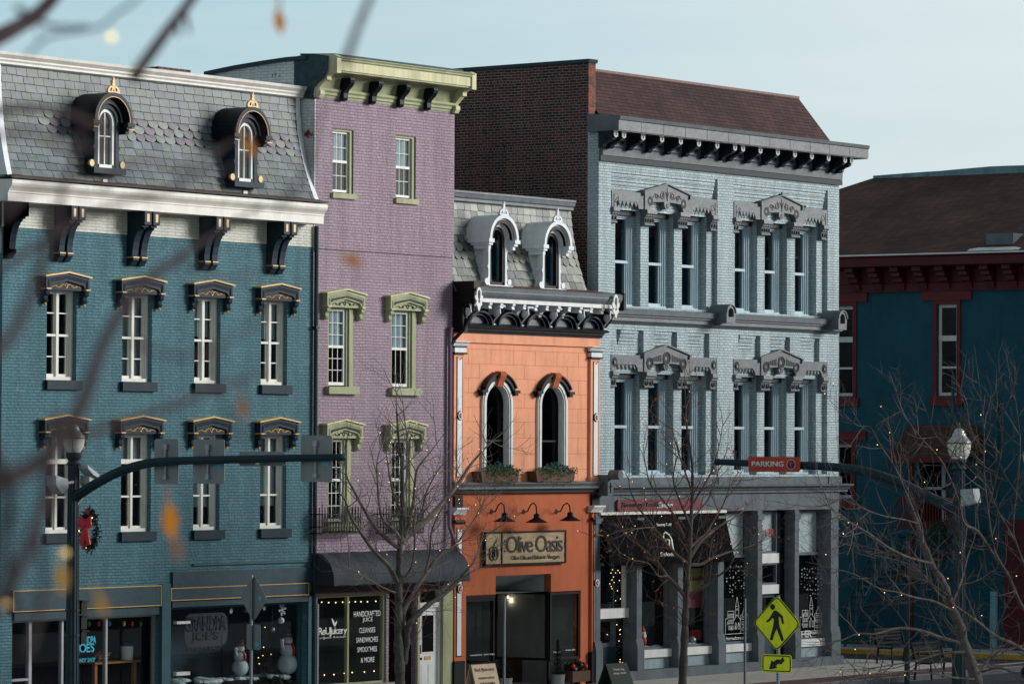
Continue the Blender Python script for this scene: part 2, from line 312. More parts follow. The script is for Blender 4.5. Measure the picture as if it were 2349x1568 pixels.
def text(name,s,w_,h,m,x,y,z,parent=None,face='-Y',ext=.004,align='C',bold=0,sp=1.0,shear=0,label=None):
    """lettering of total width w_ and cap height about h; x,y,z is the centre of its foot"""
    cu=bpy.data.curves.new(name,'FONT'); cu.body=s; cu.size=1; cu.extrude=0; cu.offset=bold; cu.space_character=sp; cu.shear=shear; cu.resolution_u=4
    cu.align_x='CENTER'
    t=bpy.data.objects.new(name,cu); COL.objects.link(t); bpy.context.view_layer.update()
    dg=bpy.context.evaluated_depsgraph_get(); me=bpy.data.meshes.new_from_object(t.evaluated_get(dg)); bpy.data.objects.remove(t)
    xs=[v.co.x for v in me.vertices]; ys=[v.co.y for v in me.vertices]
    cx=(min(xs)+max(xs))/2; kx=w_/(max(xs)-min(xs)); b0=min(ys) if not any(ch in s for ch in 'gjpqy,&') else min(ys); kz=h/(max(ys)-b0)
    for v in me.vertices:
        a=(v.co.x-cx)*kx; b=(v.co.y-b0)*kz
        if face=='-Y': v.co=(a,0,b)
        elif face=='-X': v.co=(0,-a,b)
        elif callable(face): v.co=face(a,b)
    me.materials.clear(); me.materials.append(m); o=bpy.data.objects.new(name,me); COL.objects.link(o)
    sd=o.modifiers.new('th','SOLIDIFY'); sd.thickness=ext*2; sd.offset=0
    o.location=Vector((x,y,z))-(wloc(parent) if parent else Vector((0,0,0))); o.parent=parent
    if label: o['label']=label
    return o
def wall(mb,x0,x1,z0,z1,y,ops,depth=.3):
    """wall in the XZ plane at y with rectangular openings (x0,x1,z0,z1) and reveals going back by depth"""
    xs=sorted(set([x0,x1]+[o[0] for o in ops]+[o[1] for o in ops])); zs=sorted(set([z0,z1]+[o[2] for o in ops]+[o[3] for o in ops]))
    xs=[x for x in xs if x0<=x<=x1]; zs=[z for z in zs if z0<=z<=z1]
    for i in range(len(xs)-1):
        for j in range(len(zs)-1):
            cx=(xs[i]+xs[i+1])/2; cz=(zs[j]+zs[j+1])/2
            if any(o[0]<cx<o[1] and o[2]<cz<o[3] for o in ops): continue
            mb.poly([(xs[i],y,zs[j]),(xs[i+1],y,zs[j]),(xs[i+1],y,zs[j+1]),(xs[i],y,zs[j+1])])
    for o in ops:
        a,b,c,d=o[:4]; dp=o[4] if len(o)>4 else depth
        mb.poly([(a,y,c),(a,y,d),(a,y+dp,d),(a,y+dp,c)]); mb.poly([(b,y,c),(b,y+dp,c),(b,y+dp,d),(b,y,d)])
        mb.poly([(a,y,d),(b,y,d),(b,y+dp,d),(a,y+dp,d)]); mb.poly([(a,y,c),(a,y+dp,c),(b,y+dp,c),(b,y,c)])
def shell(mb,x0,x1,y0,y1,z0,z1,front=False):
    """sides, back and top of a building body"""
    mb.poly([(x0,y1,z0),(x0,y0,z0),(x0,y0,z1),(x0,y1,z1)]); mb.poly([(x1,y0,z0),(x1,y1,z0),(x1,y1,z1),(x1,y0,z1)])
    mb.poly([(x1,y1,z0),(x0,y1,z0),(x0,y1,z1),(x1,y1,z1)]); mb.poly([(x0,y0,z1),(x1,y0,z1),(x1,y1,z1),(x0,y1,z1)])
def window(parent,x0,x1,z0,z1,y,fm,fw=.07,bars=(),hb=(),rail=None,th=.05,pane=None,bt=.025,lowin=.0,name='window',blind=None,blindm=None):
    """sash window: outer frame, optional glazing bars (fractions), meeting rail; pane as a child"""
    f=MB(); f.box(x0,x0+fw,y,y+th,z0,z1); f.box(x1-fw,x1,y,y+th,z0,z1); f.box(x0+fw,x1-fw,y,y+th,z1-fw,z1); f.box(x0+fw,x1-fw,y,y+th,z0,z0+fw*1.2)
    xi0,xi1,zi0,zi1=x0+fw,x1-fw,z0+fw*1.2,z1-fw
    for b,t2 in bars:
        xx=xi0+(xi1-xi0)*b; f.box(xx-t2/2,xx+t2/2,y+th*.3,y+th*.48,zi0,zi1)
    segs=[xi0]+[xi0+(xi1-xi0)*b for b,_ in bars]+[xi1]
    for h,t2 in hb:
        zz=zi0+(zi1-zi0)*h; f.box(xi0,xi1,y+th*.28,y+th*.46,zz-t2/2,zz+t2/2)
    if rail is not None:
        zz=zi0+(zi1-zi0)*rail; f.box(xi0,xi1,y-.008,y+th+.01,zz-.03,zz+.03)
        if lowin: f.box(xi0,xi0+lowin,y+.012,y+th+.012,zi0,zz-.03); f.box(xi1-lowin,xi1,y+.012,y+th+.012,zi0,zz-.03)
    o=f.build(name,fm,parent)
    p=MB().box(xi0,xi1,y+th*.5,y+th*.5+.006,zi0,zi1).build('pane',pane or M['glass'],o)
    if blind:
        zb=zi1-(zi1-zi0)*blind; MB().box(xi0,xi1,y+th+.05,y+th+.06,zb,zi1).build('blind',blindm or M['blind'],o)
    return o
# ------------------------------------------------------------ material set
M={}
M['teal']=brickmat('teal_brick',rgb(72,116,128),rgb(82,126,138),rgb(54,94,106),bw=.235,rh=.064,bump=1.0,var=.24,worn=rgb(88,122,134),wornamt=.40)
M['white_brick']=brickmat('white_brick',rgb(206,208,198),rgb(216,218,208),rgb(188,190,180),bw=.235,rh=.064,bump=.8)
M['worn_white']=brickmat('worn_white_brick',rgb(222,230,228),rgb(230,236,234),rgb(190,204,206),bump=.9,worn=rgb(128,62,48),wornamt=.40)
M['lilac']=brickmat('lilac_brick',rgb(156,139,152),rgb(166,149,161),rgb(133,115,130),bump=.9,worn=rgb(136,118,150),wornamt=.38)
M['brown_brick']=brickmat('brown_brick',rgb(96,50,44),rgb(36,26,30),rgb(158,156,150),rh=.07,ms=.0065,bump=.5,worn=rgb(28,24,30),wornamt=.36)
M['orange_brick']=brickmat('orange_brick',rgb(150,72,48),rgb(70,42,38),rgb(112,100,92),rh=.07,bump=.7)
M['pale']=brickmat('pale_brick',rgb(172,192,197),rgb(190,206,210),rgb(136,162,170),rh=.07,bw=.205,bump=1.0)
M['navy']=mat('dark_navy_paint',rgb(26,46,58),.55,.16,5,.2,spec=.2)
M['navyd']=mat('blue_black_paint',rgb(8,22,28),.5,.2,spec=.2)
M['gold']=mat('gold_paint',rgb(206,166,86),.4,.12,8,spec=.6)
M['white']=mat('white_paint',rgb(224,227,227),.5,.06,4,.1)
M['cream']=mat('cream_paint',rgb(222,222,214),.5,.06,4,.1)
M['whited']=mat('weathered_white_paint',rgb(218,226,231),.5,.08,5,.2)
M['green']=mat('sage_green_paint',rgb(160,166,130),.7,.2,3,.3,streak=.25)
M['yellowgreen']=mat('pale_green_stained_paint',rgb(206,204,166),.7,.26,4,.3,streak=.12)
M['rust']=mat('rusty_teal_metal',rgb(44,68,76),.7,.5,6,.6)
M['grey']=mat('grey_metal_paint',rgb(98,106,110),.5,.20,2.5,.5,7)
M['greyd']=mat('dark_grey_metal_paint',rgb(26,40,46),.5,.18,4,.3,spec=.2)
M['stone']=mat('grey_painted_stone',rgb(102,112,118),.85,.2,3,.6,50)
M['orange']=mat('orange_stucco',rgb(236,164,128),.8,.10,1.6,.35,30)
M['orange2']=mat('deep_orange_stucco',rgb(196,106,68),.85,.08,1.6,.5,60)
M['copper']=mat('copper_flashing',rgb(108,74,64),.6,.4,8)
M['black']=mat('black_paint',rgb(8,10,12),.5,.2,spec=.25)
M['iron']=mat('wrought_iron',rgb(16,20,22),.6,.1,spec=.25)
M['plum']=mat('plum_paint',rgb(66,42,52),.5,.1)
M['slate']=slatemat('slate')
M['shingle']=shinglemat('brown_shingles',rgb(88,66,64),rgb(70,55,56),rgb(30,24,26),.26,.10,1.05)
M['shingle2']=shinglemat('far_brown_shingles',rgb(98,72,62),rgb(76,58,54),rgb(32,27,28),.33,.15,1.9)
M['stuccoteal']=mat('deep_teal_stucco',rgb(26,82,99),.9,.16,.8,.6,18)
M['red']=mat('dark_red_paint',rgb(84,22,28),.55,.12)
M['redb']=mat('red_paint',rgb(104,26,32),.6,.12)
M['glass']=glassmat('window_glass',(.82,.87,.88),1.6,wav=.12)
M['shopglass']=glassmat('shop_glass',(.96,.98,.98),.8,wav=.02)
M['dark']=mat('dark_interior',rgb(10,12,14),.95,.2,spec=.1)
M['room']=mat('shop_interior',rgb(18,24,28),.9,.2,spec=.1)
M['blind']=mat('pale_blind',rgb(196,206,208),.8,.04)
M['curtain']=mat('net_curtain',rgb(150,160,164),.8,.25,6)
M['awning']=mat('charcoal_canvas',rgb(50,60,68),.7,.08,2,.2,spec=.25)
M['awningb']=mat('black_canvas',rgb(5,8,12),.9,.1,spec=.08)
M['galv']=mat('galvanised_steel',rgb(150,158,164),.4,.12,6,metal=.6)
M['polegreen']=mat('dark_green_pole_paint',rgb(16,48,58),.45,.2,spec=.3)
M['asphalt']=mat('asphalt',rgb(72,76,80),.9,.2,6,.5,80)
M['pave']=mat('concrete_pavement',rgb(200,196,188),.9,.12,1.5,.4,40)
M['paver']=brickmat('brick_pavers',rgb(122,92,84),rgb(106,82,78),rgb(90,80,74),bump=.3)
M['kerby']=mat('yellow_kerb_paint',rgb(206,160,50),.8,.1)
M['roofflat']=mat('flat_roof_felt',rgb(90,92,96),.9,.15)
M['slateback']=mat('dark_slate_underlay',rgb(26,34,38),.9,.2,spec=.1)
M['plank2']=mat('pale_wood_edge',rgb(170,140,96),.7,.15)
M['alum']=mat('aluminium_frame',rgb(168,172,176),.4,.06,metal=.3)
TEALT=M['trimteal']=mat('teal_painted_trim',rgb(40,84,94),.6,.14,4,.4,20)
M['shade_room']=M['dark']
M['paleblue']=mat('pale_blue_window_paint',rgb(170,194,204),.5,.05)
M['greyb']=mat('blue_grey_metal_paint',rgb(98,108,114),.5,.16,3,.35,12)
M['greyl']=mat('light_grey_paint',rgb(160,164,164),.5,.06)
M['paleriser']=mat('weathered_pale_board',rgb(150,168,176),.7,.16,3)
M['signred']=mat('sign_dark_red',rgb(104,22,38),.5,.25,3)
M['signpink']=mat('sign_pink',rgb(170,60,100),.5,.05)
M['screen']=mat('insect_screen',rgb(64,70,78),.8,.1)
M['darkglass']=glassmat('dark_window_glass',(.25,.3,.3),.6)
M['paintgrey']=mat('pale_grey_sill_paint',rgb(140,140,134),.7,.1)
# ============================================================ TEAL BUILDING
GZ=.12   # pavement height
xa=X(3,1000); xb=X(717,1000)
B1=thing('teal_building',((xa+xb)/2,0,0),'long teal brick building with slate mansard roof and two gold crested dormers','building')
z_gb=(Z(9.5,459,-.5)+Z(745,514.4,-.5))/2     # gutter underside (at projecting lip)
z_fz=(Z(25,521)+Z(714,567))/2                # lower edge of the white frieze
DEP=14
WX=[(106,174.5),(279,347.5),(445,505),(598,658)]
r1t=sum(Z((a+b)/2,t) for (a,b),t in zip(WX,(666,672,680,686)))/4; r1b=sum(Z((a+b)/2,t) for (a,b),t in zip(WX,(870,875,880,883)))/4
r2t=sum(Z((a+b)/2,t) for (a,b),t in zip(WX,(991,991,996,993)))/4; r2b=sum(Z((a+b)/2,t) for (a,b),t in zip(WX,(1220,1218,1217,1212)))/4
rev=.14
wins=[]
for a,b in WX:
    x1=X(b,900); 
    x0=X(a,900,0); wins.append((x0,x1))
zs0=Z(550,1385); z_sh=3.0
# shop openings
sx=[X(28,1420),X(369,1420),X(392,1400),X(703,1400)]
z_s1=Z(200,1415); z_s2=Z(550,1385)
shop=[(sx[0],sx[1],.45,z_s1,.25),(sx[2],sx[3],.45,z_s2,.25)]
ops=[(a,b,r1b,r1t) for a,b in wins]+[(a,b,r2b,r2t) for a,b in wins]+shop
z_top1=z_gb+.55
mb=MB(); wall(mb,xa,xb,0,z_fz,0,ops,.3); shell(mb,xa,xb,0,DEP,0,z_fz); mb.build('wall',M['teal'],B1)
mb=MB().box(xa+.001,xb-.001,-.012,.3,z_fz+.001,z_top1); mb.build('frieze',M['white_brick'],B1)
MB().box(xa+.3,xb-.3,1.3,1.35,z_sh+.8,z_fz-.1).build('unlit_room_sheet',M['dark'],B1)  # dark sheet stands in for the unlit rooms behind the windows
# gutter: ogee profile
g=[(0,z_gb),(-.50,z_gb),(-.50,z_gb+.17),(-.52,z_gb+.18),(-.52,z_gb+.21),(-.545,z_gb+.25),(-.60,z_gb+.31),(-.62,z_gb+.36),(-.62,z_gb+.42),(-.60,z_gb+.44),(0,z_gb+.46)]
gx1=X(752,500,-.62); MB().prism(g,'x',xa-.4,gx1).build('gutter',M['cream'],B1)
z_g=z_gb+.47
MB().box(xa-.4,gx1+.05,-.60,-.02,z_g,z_g+.035).build('gutter_lip',M['greyd'],B1)
MB().prism([(-.42,z_g+.03),(-.08,z_g+.03),(-.02,z_g+.14)],'x',xa+.05,xb+.02).build('flashing',M['copper'],B1)
# mansard: concave profile from bottom (y,z) to top
zr0=z_g+.1; 
yt=.36; xt_r=X(684,222,yt); zr1=(Z(8,146,yt)+Z(682,222,yt))/2
def prof(t):   # concave flare at the foot
    return (-.10+(yt+.10)*(1-(1-t)**2.0), zr0+(zr1-zr0)*t)
insx=max(.1,xb-xt_r)
def inset(t): return insx*(1-(1-t)**2.0)
mb=MB(); n=14
for k in range(n):
    t0,t1=k/n,(k+1)/n; (y0,z0),(y1,z1)=prof(t0),prof(t1); i0,i1=inset(t0),inset(t1)
    L0,L1=xa+i0,xa+i1; Q0,Q1=xb-i0,xb-i1
    mb.poly([(L0,y0,z0),(Q0,y0,z0),(Q1,y1,z1),(L1,y1,z1)]); mb.poly([(L0,DEP,z0),(L0,y0,z0),(L1,y1,z1),(L1,DEP,z1)]); mb.poly([(Q0,y0,z0),(Q0,DEP,z0),(Q1,DEP,z1),(Q1,y1,z1)])
mb.poly([(xa,DEP,z_fz),(xb,DEP,z_fz),(xb,DEP,zr1),(xa,DEP,zr1)]); mb.poly([(xa+insx,yt,zr1),(xb-insx,yt,zr1),(xb-insx,DEP,zr1),(xa+insx,DEP,zr1)])
roof1=mb.build('mansard_roof',M['slateback'],B1)
mb=MB()
for (xe,sg) in ((xa,1),(xb,-1)):
    mb=MB()
    for k in range(n):
        t0,t1=k/n,(k+1)/n; (y0,z0),(y1,z1)=prof(t0),prof(t1); i0,i1=inset(t0),inset(t1)
        e0,e1=xe+sg*i0,xe+sg*i1
        mb.poly([(e0,y0-.03,z0),(e0+sg*.13,y0-.03,z0),(e1+sg*.13,y1-.03,z1),(e1,y1-.03,z1)]); mb.poly([(e0-sg*.02,y0-.03,z0),(e0,y0-.03,z0),(e1,y1-.03,z1),(e1-sg*.02,y1-.03,z1)])
        mb.poly([(e0-sg*.02,y0-.03,z0),(e0-sg*.02,y0+.3,z0),(e1-sg*.02,y1+.3,z1),(e1-sg*.02,y1-.03,z1)])
    mb.build('corner_board',M['whited'],roof1)
def slates(name,xl,xr,pr,ins,s_w,s_h,tone,parent,fish=lambda x,r:None,thick=.012,seed=3,lateral=1,mat_=None):
    rnd=random.Random(seed); mb=MB()
    L=[0]; NN=60
    for k in range(NN):
        a,b=pr(k/NN),pr((k+1)/NN); L.append(L[-1]+math.hypot(b[0]-a[0],b[1]-a[1]))
    rows=int(L[-1]/s_h)
    def at(s):
        for k in range(NN):
            if L[k+1]>=s: t=(k+(s-L[k])/max(1e-9,L[k+1]-L[k]))/NN; return pr(t),t
        return pr(1),1
    for r in range(rows+1):
        s0=r*s_h; s1=min(L[-1],s0+s_h*1.15)
        if s0>=L[-1]-.03: break
        (y0,z0),t0=at(s0); (y1,z1),t1=at(s1)
        i0,i1=ins(t0),ins(t1); x=xl+i0-(s_w/2 if r%2 else 0)+rnd.uniform(-.03,.03)
        while x<xr-i0:
            w_=s_w*rnd.uniform(.86,1.1); a=max(x,xl+i0); b=min(x+w_-.006,xr-i0)
            if b-a>.05:
                q=fish(.5*(a+b),r); c=q if q else tone(rnd,r,.5*(a+b))
                dz=rnd.uniform(-.008,.008); n_=Vector((0,-(z1-z0),y1-y0)).normalized() if lateral else Vector((0,-1,0))
                off=thick+rnd.uniform(0.004,.014); 
                def P(x_,f,o): return (x_,y0+(y1-y0)*f+n_.y*o,z0+(z1-z0)*f+n_.z*o+(dz if f<.5 else 0))
                if q:
                    m=(a+b)/2; h=(b-a)/2; lo=[(m-h,.45),(m-h*.9,.25),(m-h*.6,.1),(m-h*.25,.01),(m+h*.25,.01),(m+h*.6,.1),(m+h*.9,.25),(m+h,.45)]
                    ed=[(p,f) for p,f in lo]; top=[(b,1.0),(a,1.0)]
                    mb.poly([P(p,f,off+.012*(1-f)) for p,f in ed]+[P(p,f,.003) for p,f in top],c)
                    for (p,f),(p2,f2) in zip(ed,ed[1:]): mb.poly([P(p,f,0),P(p2,f2,0),P(p2,f2,off+.01),P(p,f,off+.01)],tuple(v*.6 for v in c))  # darker rim colour paints the shadow under each rounded slate
                else:
                    j=rnd.uniform(-.012,.012)
                    A=[P(a,0+j,off+.012),P(b,0-j,off+.012),P(b,1,.003),P(a,1,.003)]; Bq=[P(a,0+j,0),P(b,0-j,0)]
                    mb.poly(A,c); e=tuple(v*.5 for v in c[:3]); mb.poly([Bq[0],Bq[1],A[1],A[0]],e); mb.poly([P(a,1,0),Bq[0],A[0],A[3]],e); mb.poly([Bq[1],P(b,1,0),A[2],A[1]],e)  # edge faces coloured darker to paint the shadow line round each slate
            x+=w_+.006
    return mb.build(name,mat_ or M['slate'],parent)
SL=[rgb(100,112,116)[:3],rgb(106,118,120)[:3],rgb(94,104,110)[:3],rgb(102,114,110)[:3],rgb(110,120,126)[:3]]
PUR=[rgb(106,102,112)[:3],rgb(98,94,106)[:3]]
clus=[X(148,330,.15),X(345-15,350,.15),X(425,360,.15),X(545+95,380,.15),X(-60,330,.15)]
def fish1(x,r):
    for c in clus:
        if abs(x-c)<.66-abs(r-7)*.02 and 6<=r<=8:
            d=abs(x-c); 
            if (r==7 and .16<d<.5) or (r!=7 and d<.34): return PUR[int(abs(x*37))%2]
            return rgb(120,132,128)[:3]
    return None
slates('slates',xa+.13,xb-.13,prof,inset,.325,.168,lambda rn,r,x:SL[rn.randrange(5)],roof1,fish=fish1)
# top trim
zt0=zr1-.03
MB().prism([(yt-.05,zt0),(yt-.09,zt0+.02),(yt-.09,zt0+.06),(yt-.12,zt0+.10),(yt-.12,zt0+.13),(yt-.19,zt0+.2),(yt-.20,zt0+.26),(yt+.1,zt0+.27),(yt+.1,zt0)],'x',xa+insx-.2,xb-insx+.08).build('roof_trim',M['cream'],B1)
MB().box(xb-insx-.7,xb-insx+.08,yt+.3,yt+1.6,zt0+.1,zt0+.36).build('roof_hatch',M['whited'],B1)
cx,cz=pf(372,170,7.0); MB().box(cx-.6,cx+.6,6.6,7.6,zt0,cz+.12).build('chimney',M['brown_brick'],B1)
# vents on the slates
for u,v in ((239,421),(561,447)):
    x,z=pf(u,v,-.12); o=MB().box(x-.07,x+.07,-.15,-.10,z-.09,z+.09).build('roof_vent',M['white'],B1); MB().lathe((x,-.151,z),[(.0,0),(.03,.0),(.03,.03),(.0,.05)],8,'y').build('vent_hole',M['black'],o)
# brackets
def console(mb,x0,x1,zt,y0,pr): mb.prism([(y0-p,zt-h) for p,h in pr],'x',x0,x1)
BP=[(0,0),(.50,0),(.50,.30),(.44,.30),(.44,.34),(.38,.34),(.31,.42),(.25,.52),(.20,.66),(.17,.82),(.16,.94),(.19,.98),(.19,1.04),(.14,1.08),(.11,1.14),(0,1.16)]
for (u0,u1,v) in ((-16,19,593),(132,162,603),(300,333,613),(465,495,623),(620,649,631)):
    xl,xr=X(u0,v,-.12),X(u1,v,-.12); wdt=(xr-xl)*.40
    zt=z_gb-.001
    for x0 in (xl,xr-wdt):
        if x0<xa: x0=xa+.02
        mb=MB(); console(mb,x0,x0+wdt,zt,0,BP); mb.box(x0-.015,x0+wdt+.015,-.52,-.42,zt-.29,zt-.002); 
        mb.lathe((x0+wdt/2,-.40,zt-.36),[(0,-.05),(.035,-.03),(.04,0),(.03,.02)],8)
        br=mb.build('bracket',M['navy'],B1)
        g=MB(); g.box(x0+wdt*.28,x0+wdt*.72,-.524,-.518,zt-.23,zt-.06); g.build('gold_inset',M['gold'],br); MB().box(x0-.003,x0+wdt+.003,-.196,-.0,zt-.99,zt-.965).build('gold_line',M['gold'],br)
    MB().box(xl+wdt*.9,xr-wdt*.9,-.08,-.001,zt-1.05,zt).build('bracket_back',M['navyd'],B1)
# hooded windows
def scroll(mb,cx,cz,w_,y,r=.011,k=1.0):
    for s in (-1,1):
        pts=[]
        for i in range(26):
            t=i/25; xx=cx+s*(.035+t*(w_/2-.035)); zz=cz+k*(.035*sin(t*PI*3.2)*(1.15-t))-.03*t*k
            pts.append((xx,y,zz))
        mb.tube(pts,[r*(1-.5*i/25) for i in range(26)],5)
        for cx2,rr in ((w_*.20,.026),(w_*.34,.02)):
            c=[(cx+s*(cx2+rr*cos(a*.55)),y,cz-.02*k+rr*k*sin(a*.55)) for a in range(9)]
            mb.tube(c,r*.7,5)
    mb.tube([(cx+.032*cos(a*PI/6),y,cz+.048*k*sin(a*PI/6)) for a in range(13)],r*.9,5)
def hood(parent,xc,zb,w_,y0,mm,mo,edge,tri=0.09,h=.25,pr=.17,drop=.30,ins=None):
    """pedimented window hood with consoles"""
    a=w_/2; H=h
    mb=MB()
    out=[(xc-a,zb-.02),(xc-a,zb+H),(xc,zb+H+tri),(xc+a,zb+H),(xc+a,zb-.02),(xc+a-.12,zb-.02),(xc+a-.14,zb+.03),(xc+a-.2,zb+.09),(xc,zb+.17),(xc-a+.2,zb+.09),(xc-a+.14,zb+.03),(xc-a+.12,zb-.02)]
    mb.prism([(p[0],p[1]) for p in out],'y',y0-pr,y0-.001)
    # tympanum, set back
    mb.prism([(xc-a+.13,zb-.02),(xc-a+.13,zb+.1),(xc,zb+.2),(xc+a-.13,zb+.1),(xc+a-.13,zb-.02)],'y',y0-pr+.05,y0-.002)
    # raised arch moulding
    for k,(i,dz) in enumerate(((.07,.07),(.10,.035))):
        pts=[(xc-a+i,y0-pr-.004,zb),(xc-a+i,y0-pr-.004,zb+.12+dz),(xc-a+i+.1,y0-pr-.004,zb+H-.10+dz-.02),(xc,y0-pr-.004,zb+H+tri-.14+dz),(xc+a-i-.1,y0-pr-.004,zb+H-.10+dz-.02),(xc+a-i,y0-pr-.004,zb+.12+dz),(xc+a-i,y0-pr-.004,zb)]
        mb.tube(pts,.012,4)
    b=mb.build('window_hood',mm,parent)
    # top cap
    c=MB()
    for s in (-1,1):
        c.prism([(xc,zb+H+tri+.001),(xc+s*(a+.05),zb+H-.006),(xc+s*(a+.05),zb+H+.028),(xc,zb+H+tri+.036)],'y',y0-pr-.04,y0-.001)
    c.build('hood_cap',edge,b)
    if ins:
        c=MB()
        pts=[(xc-a+.085,zb),(xc-a+.085,zb+.13),(xc-a+.17,zb+H-.11),(xc,zb+H+tri-.13),(xc+a-.17,zb+H-.11),(xc+a-.085,zb+.13),(xc+a-.085,zb)]
        inn=[(xc+(p[0]-xc)*.90,p[1]-.045) for p in pts[1:-1]]
        for p,q,r_,s_ in zip(pts[1:-1],pts[2:-1],inn,inn[1:]): c.poly([(r_[0],y0-pr-.006,r_[1]),(s_[0],y0-pr-.006,s_[1]),(q[0],y0-pr-.006,q[1]),(p[0],y0-pr-.006,p[1])])
        c.build('hood_inlay',ins,b)
    o=MB(); scroll(o,xc,zb+.075,(w_-.32)*.9,y0-pr+.045); o.build('scroll_ornament',mo,b)
    cp=[(0,0),(.19,0),(.19,.035),(.15,.05),(.17,.09),(.16,.13),(.11,.17),(.10,.23),(.13,.27),(.11,.32),(.06,.35),(0,.36)]
    for s in (-1,1):
        x0=xc+s*(a-.065); q=MB().prism([(y0-p,zb-.01-h_*drop/.36) for p,h_ in cp],'x',x0-.055,x0+.055); q.build('console',mm,b)
        MB().box(x0-.07,x0+.07,y0-.2,y0-.001,zb-.012,zb+.014).build('console_cap',edge if mo is not M['gold'] else M['gold'],b)
        if mo is M['gold']: MB().ball((x0,y0-.08,zb-.02-drop),.035,8).build('gold_tip',M['gold'],b)
    return b
GR=M['glass']
def tealwin(i,x0,x1,zb,zt,row):
    y=rev; fm=M['cream']; f=MB(); fw=.07
    W_=x1-x0; mid=(x0+x1)/2
    # outer casing with stepped inner frame
    f.box(x0,x0+.06,y-.04,y+.1,zb,zt); f.box(x1-.05,x1,y-.03,y+.1,zb,zt); f.box(x0+.06,x1-.05,y-.04,y+.1,zt-.06,zt); f.box(x0+.06,x1-.05,y-.05,y+.1,zb,zb+.07)
    f.box(x0+.06,x0+.1,y+.01,y+.1,zb+.07,zt-.06); f.box(x1-.09,x1-.05,y+.01,y+.1,zb+.07,zt-.06)
    xi0,xi1=x0+.1,x1-.09; m2=(xi0+xi1)/2+.01
    if row==1:
        f.box(m2-.04,m2+.04,y-.01,y+.1,zb+.07,zt-.06); H=zt-zb; zm=zb+H*.495
        for a,b in ((xi0,m2-.04),(m2+.04,xi1)):
            f.box(a,b,y+.0,y+.09,zm-.025,zm+.025); f.box(a,b,y+.03,y+.08,zb+H*.74-.012,zb+H*.74+.012); f.box(a,b,y+.04,y+.08,zb+H*.26-.012,zb+H*.26+.012)
            f.box(a,a+.02,y+.04,y+.08,zb+.07,zt-.06); f.box(b-.02,b,y+.04,y+.08,zb+.07,zt-.06); f.box(b-.05,b-.02,y+.05,y+.08,zb+.07,zm)
            f.box(a+.03,b-.03,y+.03,y+.08,zb+.07,zb+.13); f.box(a+.03,b-.03,y+.03,y+.08,zt-.09,zt-.06)
    else:
        zm=zt-(zt-zb)*.29; f.box(xi0,xi1,y-.02,y+.1,zm-.05,zm+.05); f.box(m2-.035,m2+.035,y+.0,y+.09,zb+.07,zt-.06)
        for a,b in ((xi0,m2-.035),(m2+.035,xi1)):
            zz=zb+(zm-zb)*.5; f.box(a,b,y+.02,y+.08,zz-.02,zz+.02); f.box(a,a+.025,y+.03,y+.08,zb+.07,zt-.06); f.box(b-.025,b,y+.03,y+.08,zb+.07,zt-.06); f.box(a,b,y+.03,y+.08,zb+.07,zb+.12)
            f.box(a+.025,b-.025,y+.03,y+.08,zt-.1,zt-.06)
    o=f.build('window',fm,B1)
    MB().box(xi0,xi1,y+.06,y+.066,zb+.07,zt-.06).build('pane',GR,o)
    if row==1:
        fr={0:.05,1:0.0,2:.46,3:.46}[i]
        if i==1: MB().box(xi0,xi1,y+.14,y+.145,zb+.1,zt-.05).build('curtain',M['curtain'],o)
        if fr: MB().box(xi0,xi1,y+.15,y+.16,zt-(zt-zb)*fr,zt-.05).build('blind',M['blind'],o)
    else:
        MB().box(xi0,xi1,y+.12,y+.13,zm,zt-.05).build('blind',M['curtain'],o)
        if i>=2: MB().box(xi0,xi1,y+.14,y+.15,zb+.5,zm).build('blind',M['blind'],o)
    s=MB(); rr=random.Random(i+row*7)
    s.box(x0-.06,x1+.1,-.09,rev-.04,zb-.2,zb-.002)
    s.build('sill',M['navy'],o)
    hood(o,(x0+x1)/2+.0,zt-.0,(x1-x0)+.42,0,M['navy'],M['gold'],M['gold'])
for i,(a,b) in enumerate(wins): tealwin(i,a,b,r1b,r1t,1); tealwin(i,a,b,r2b,r2t,2)
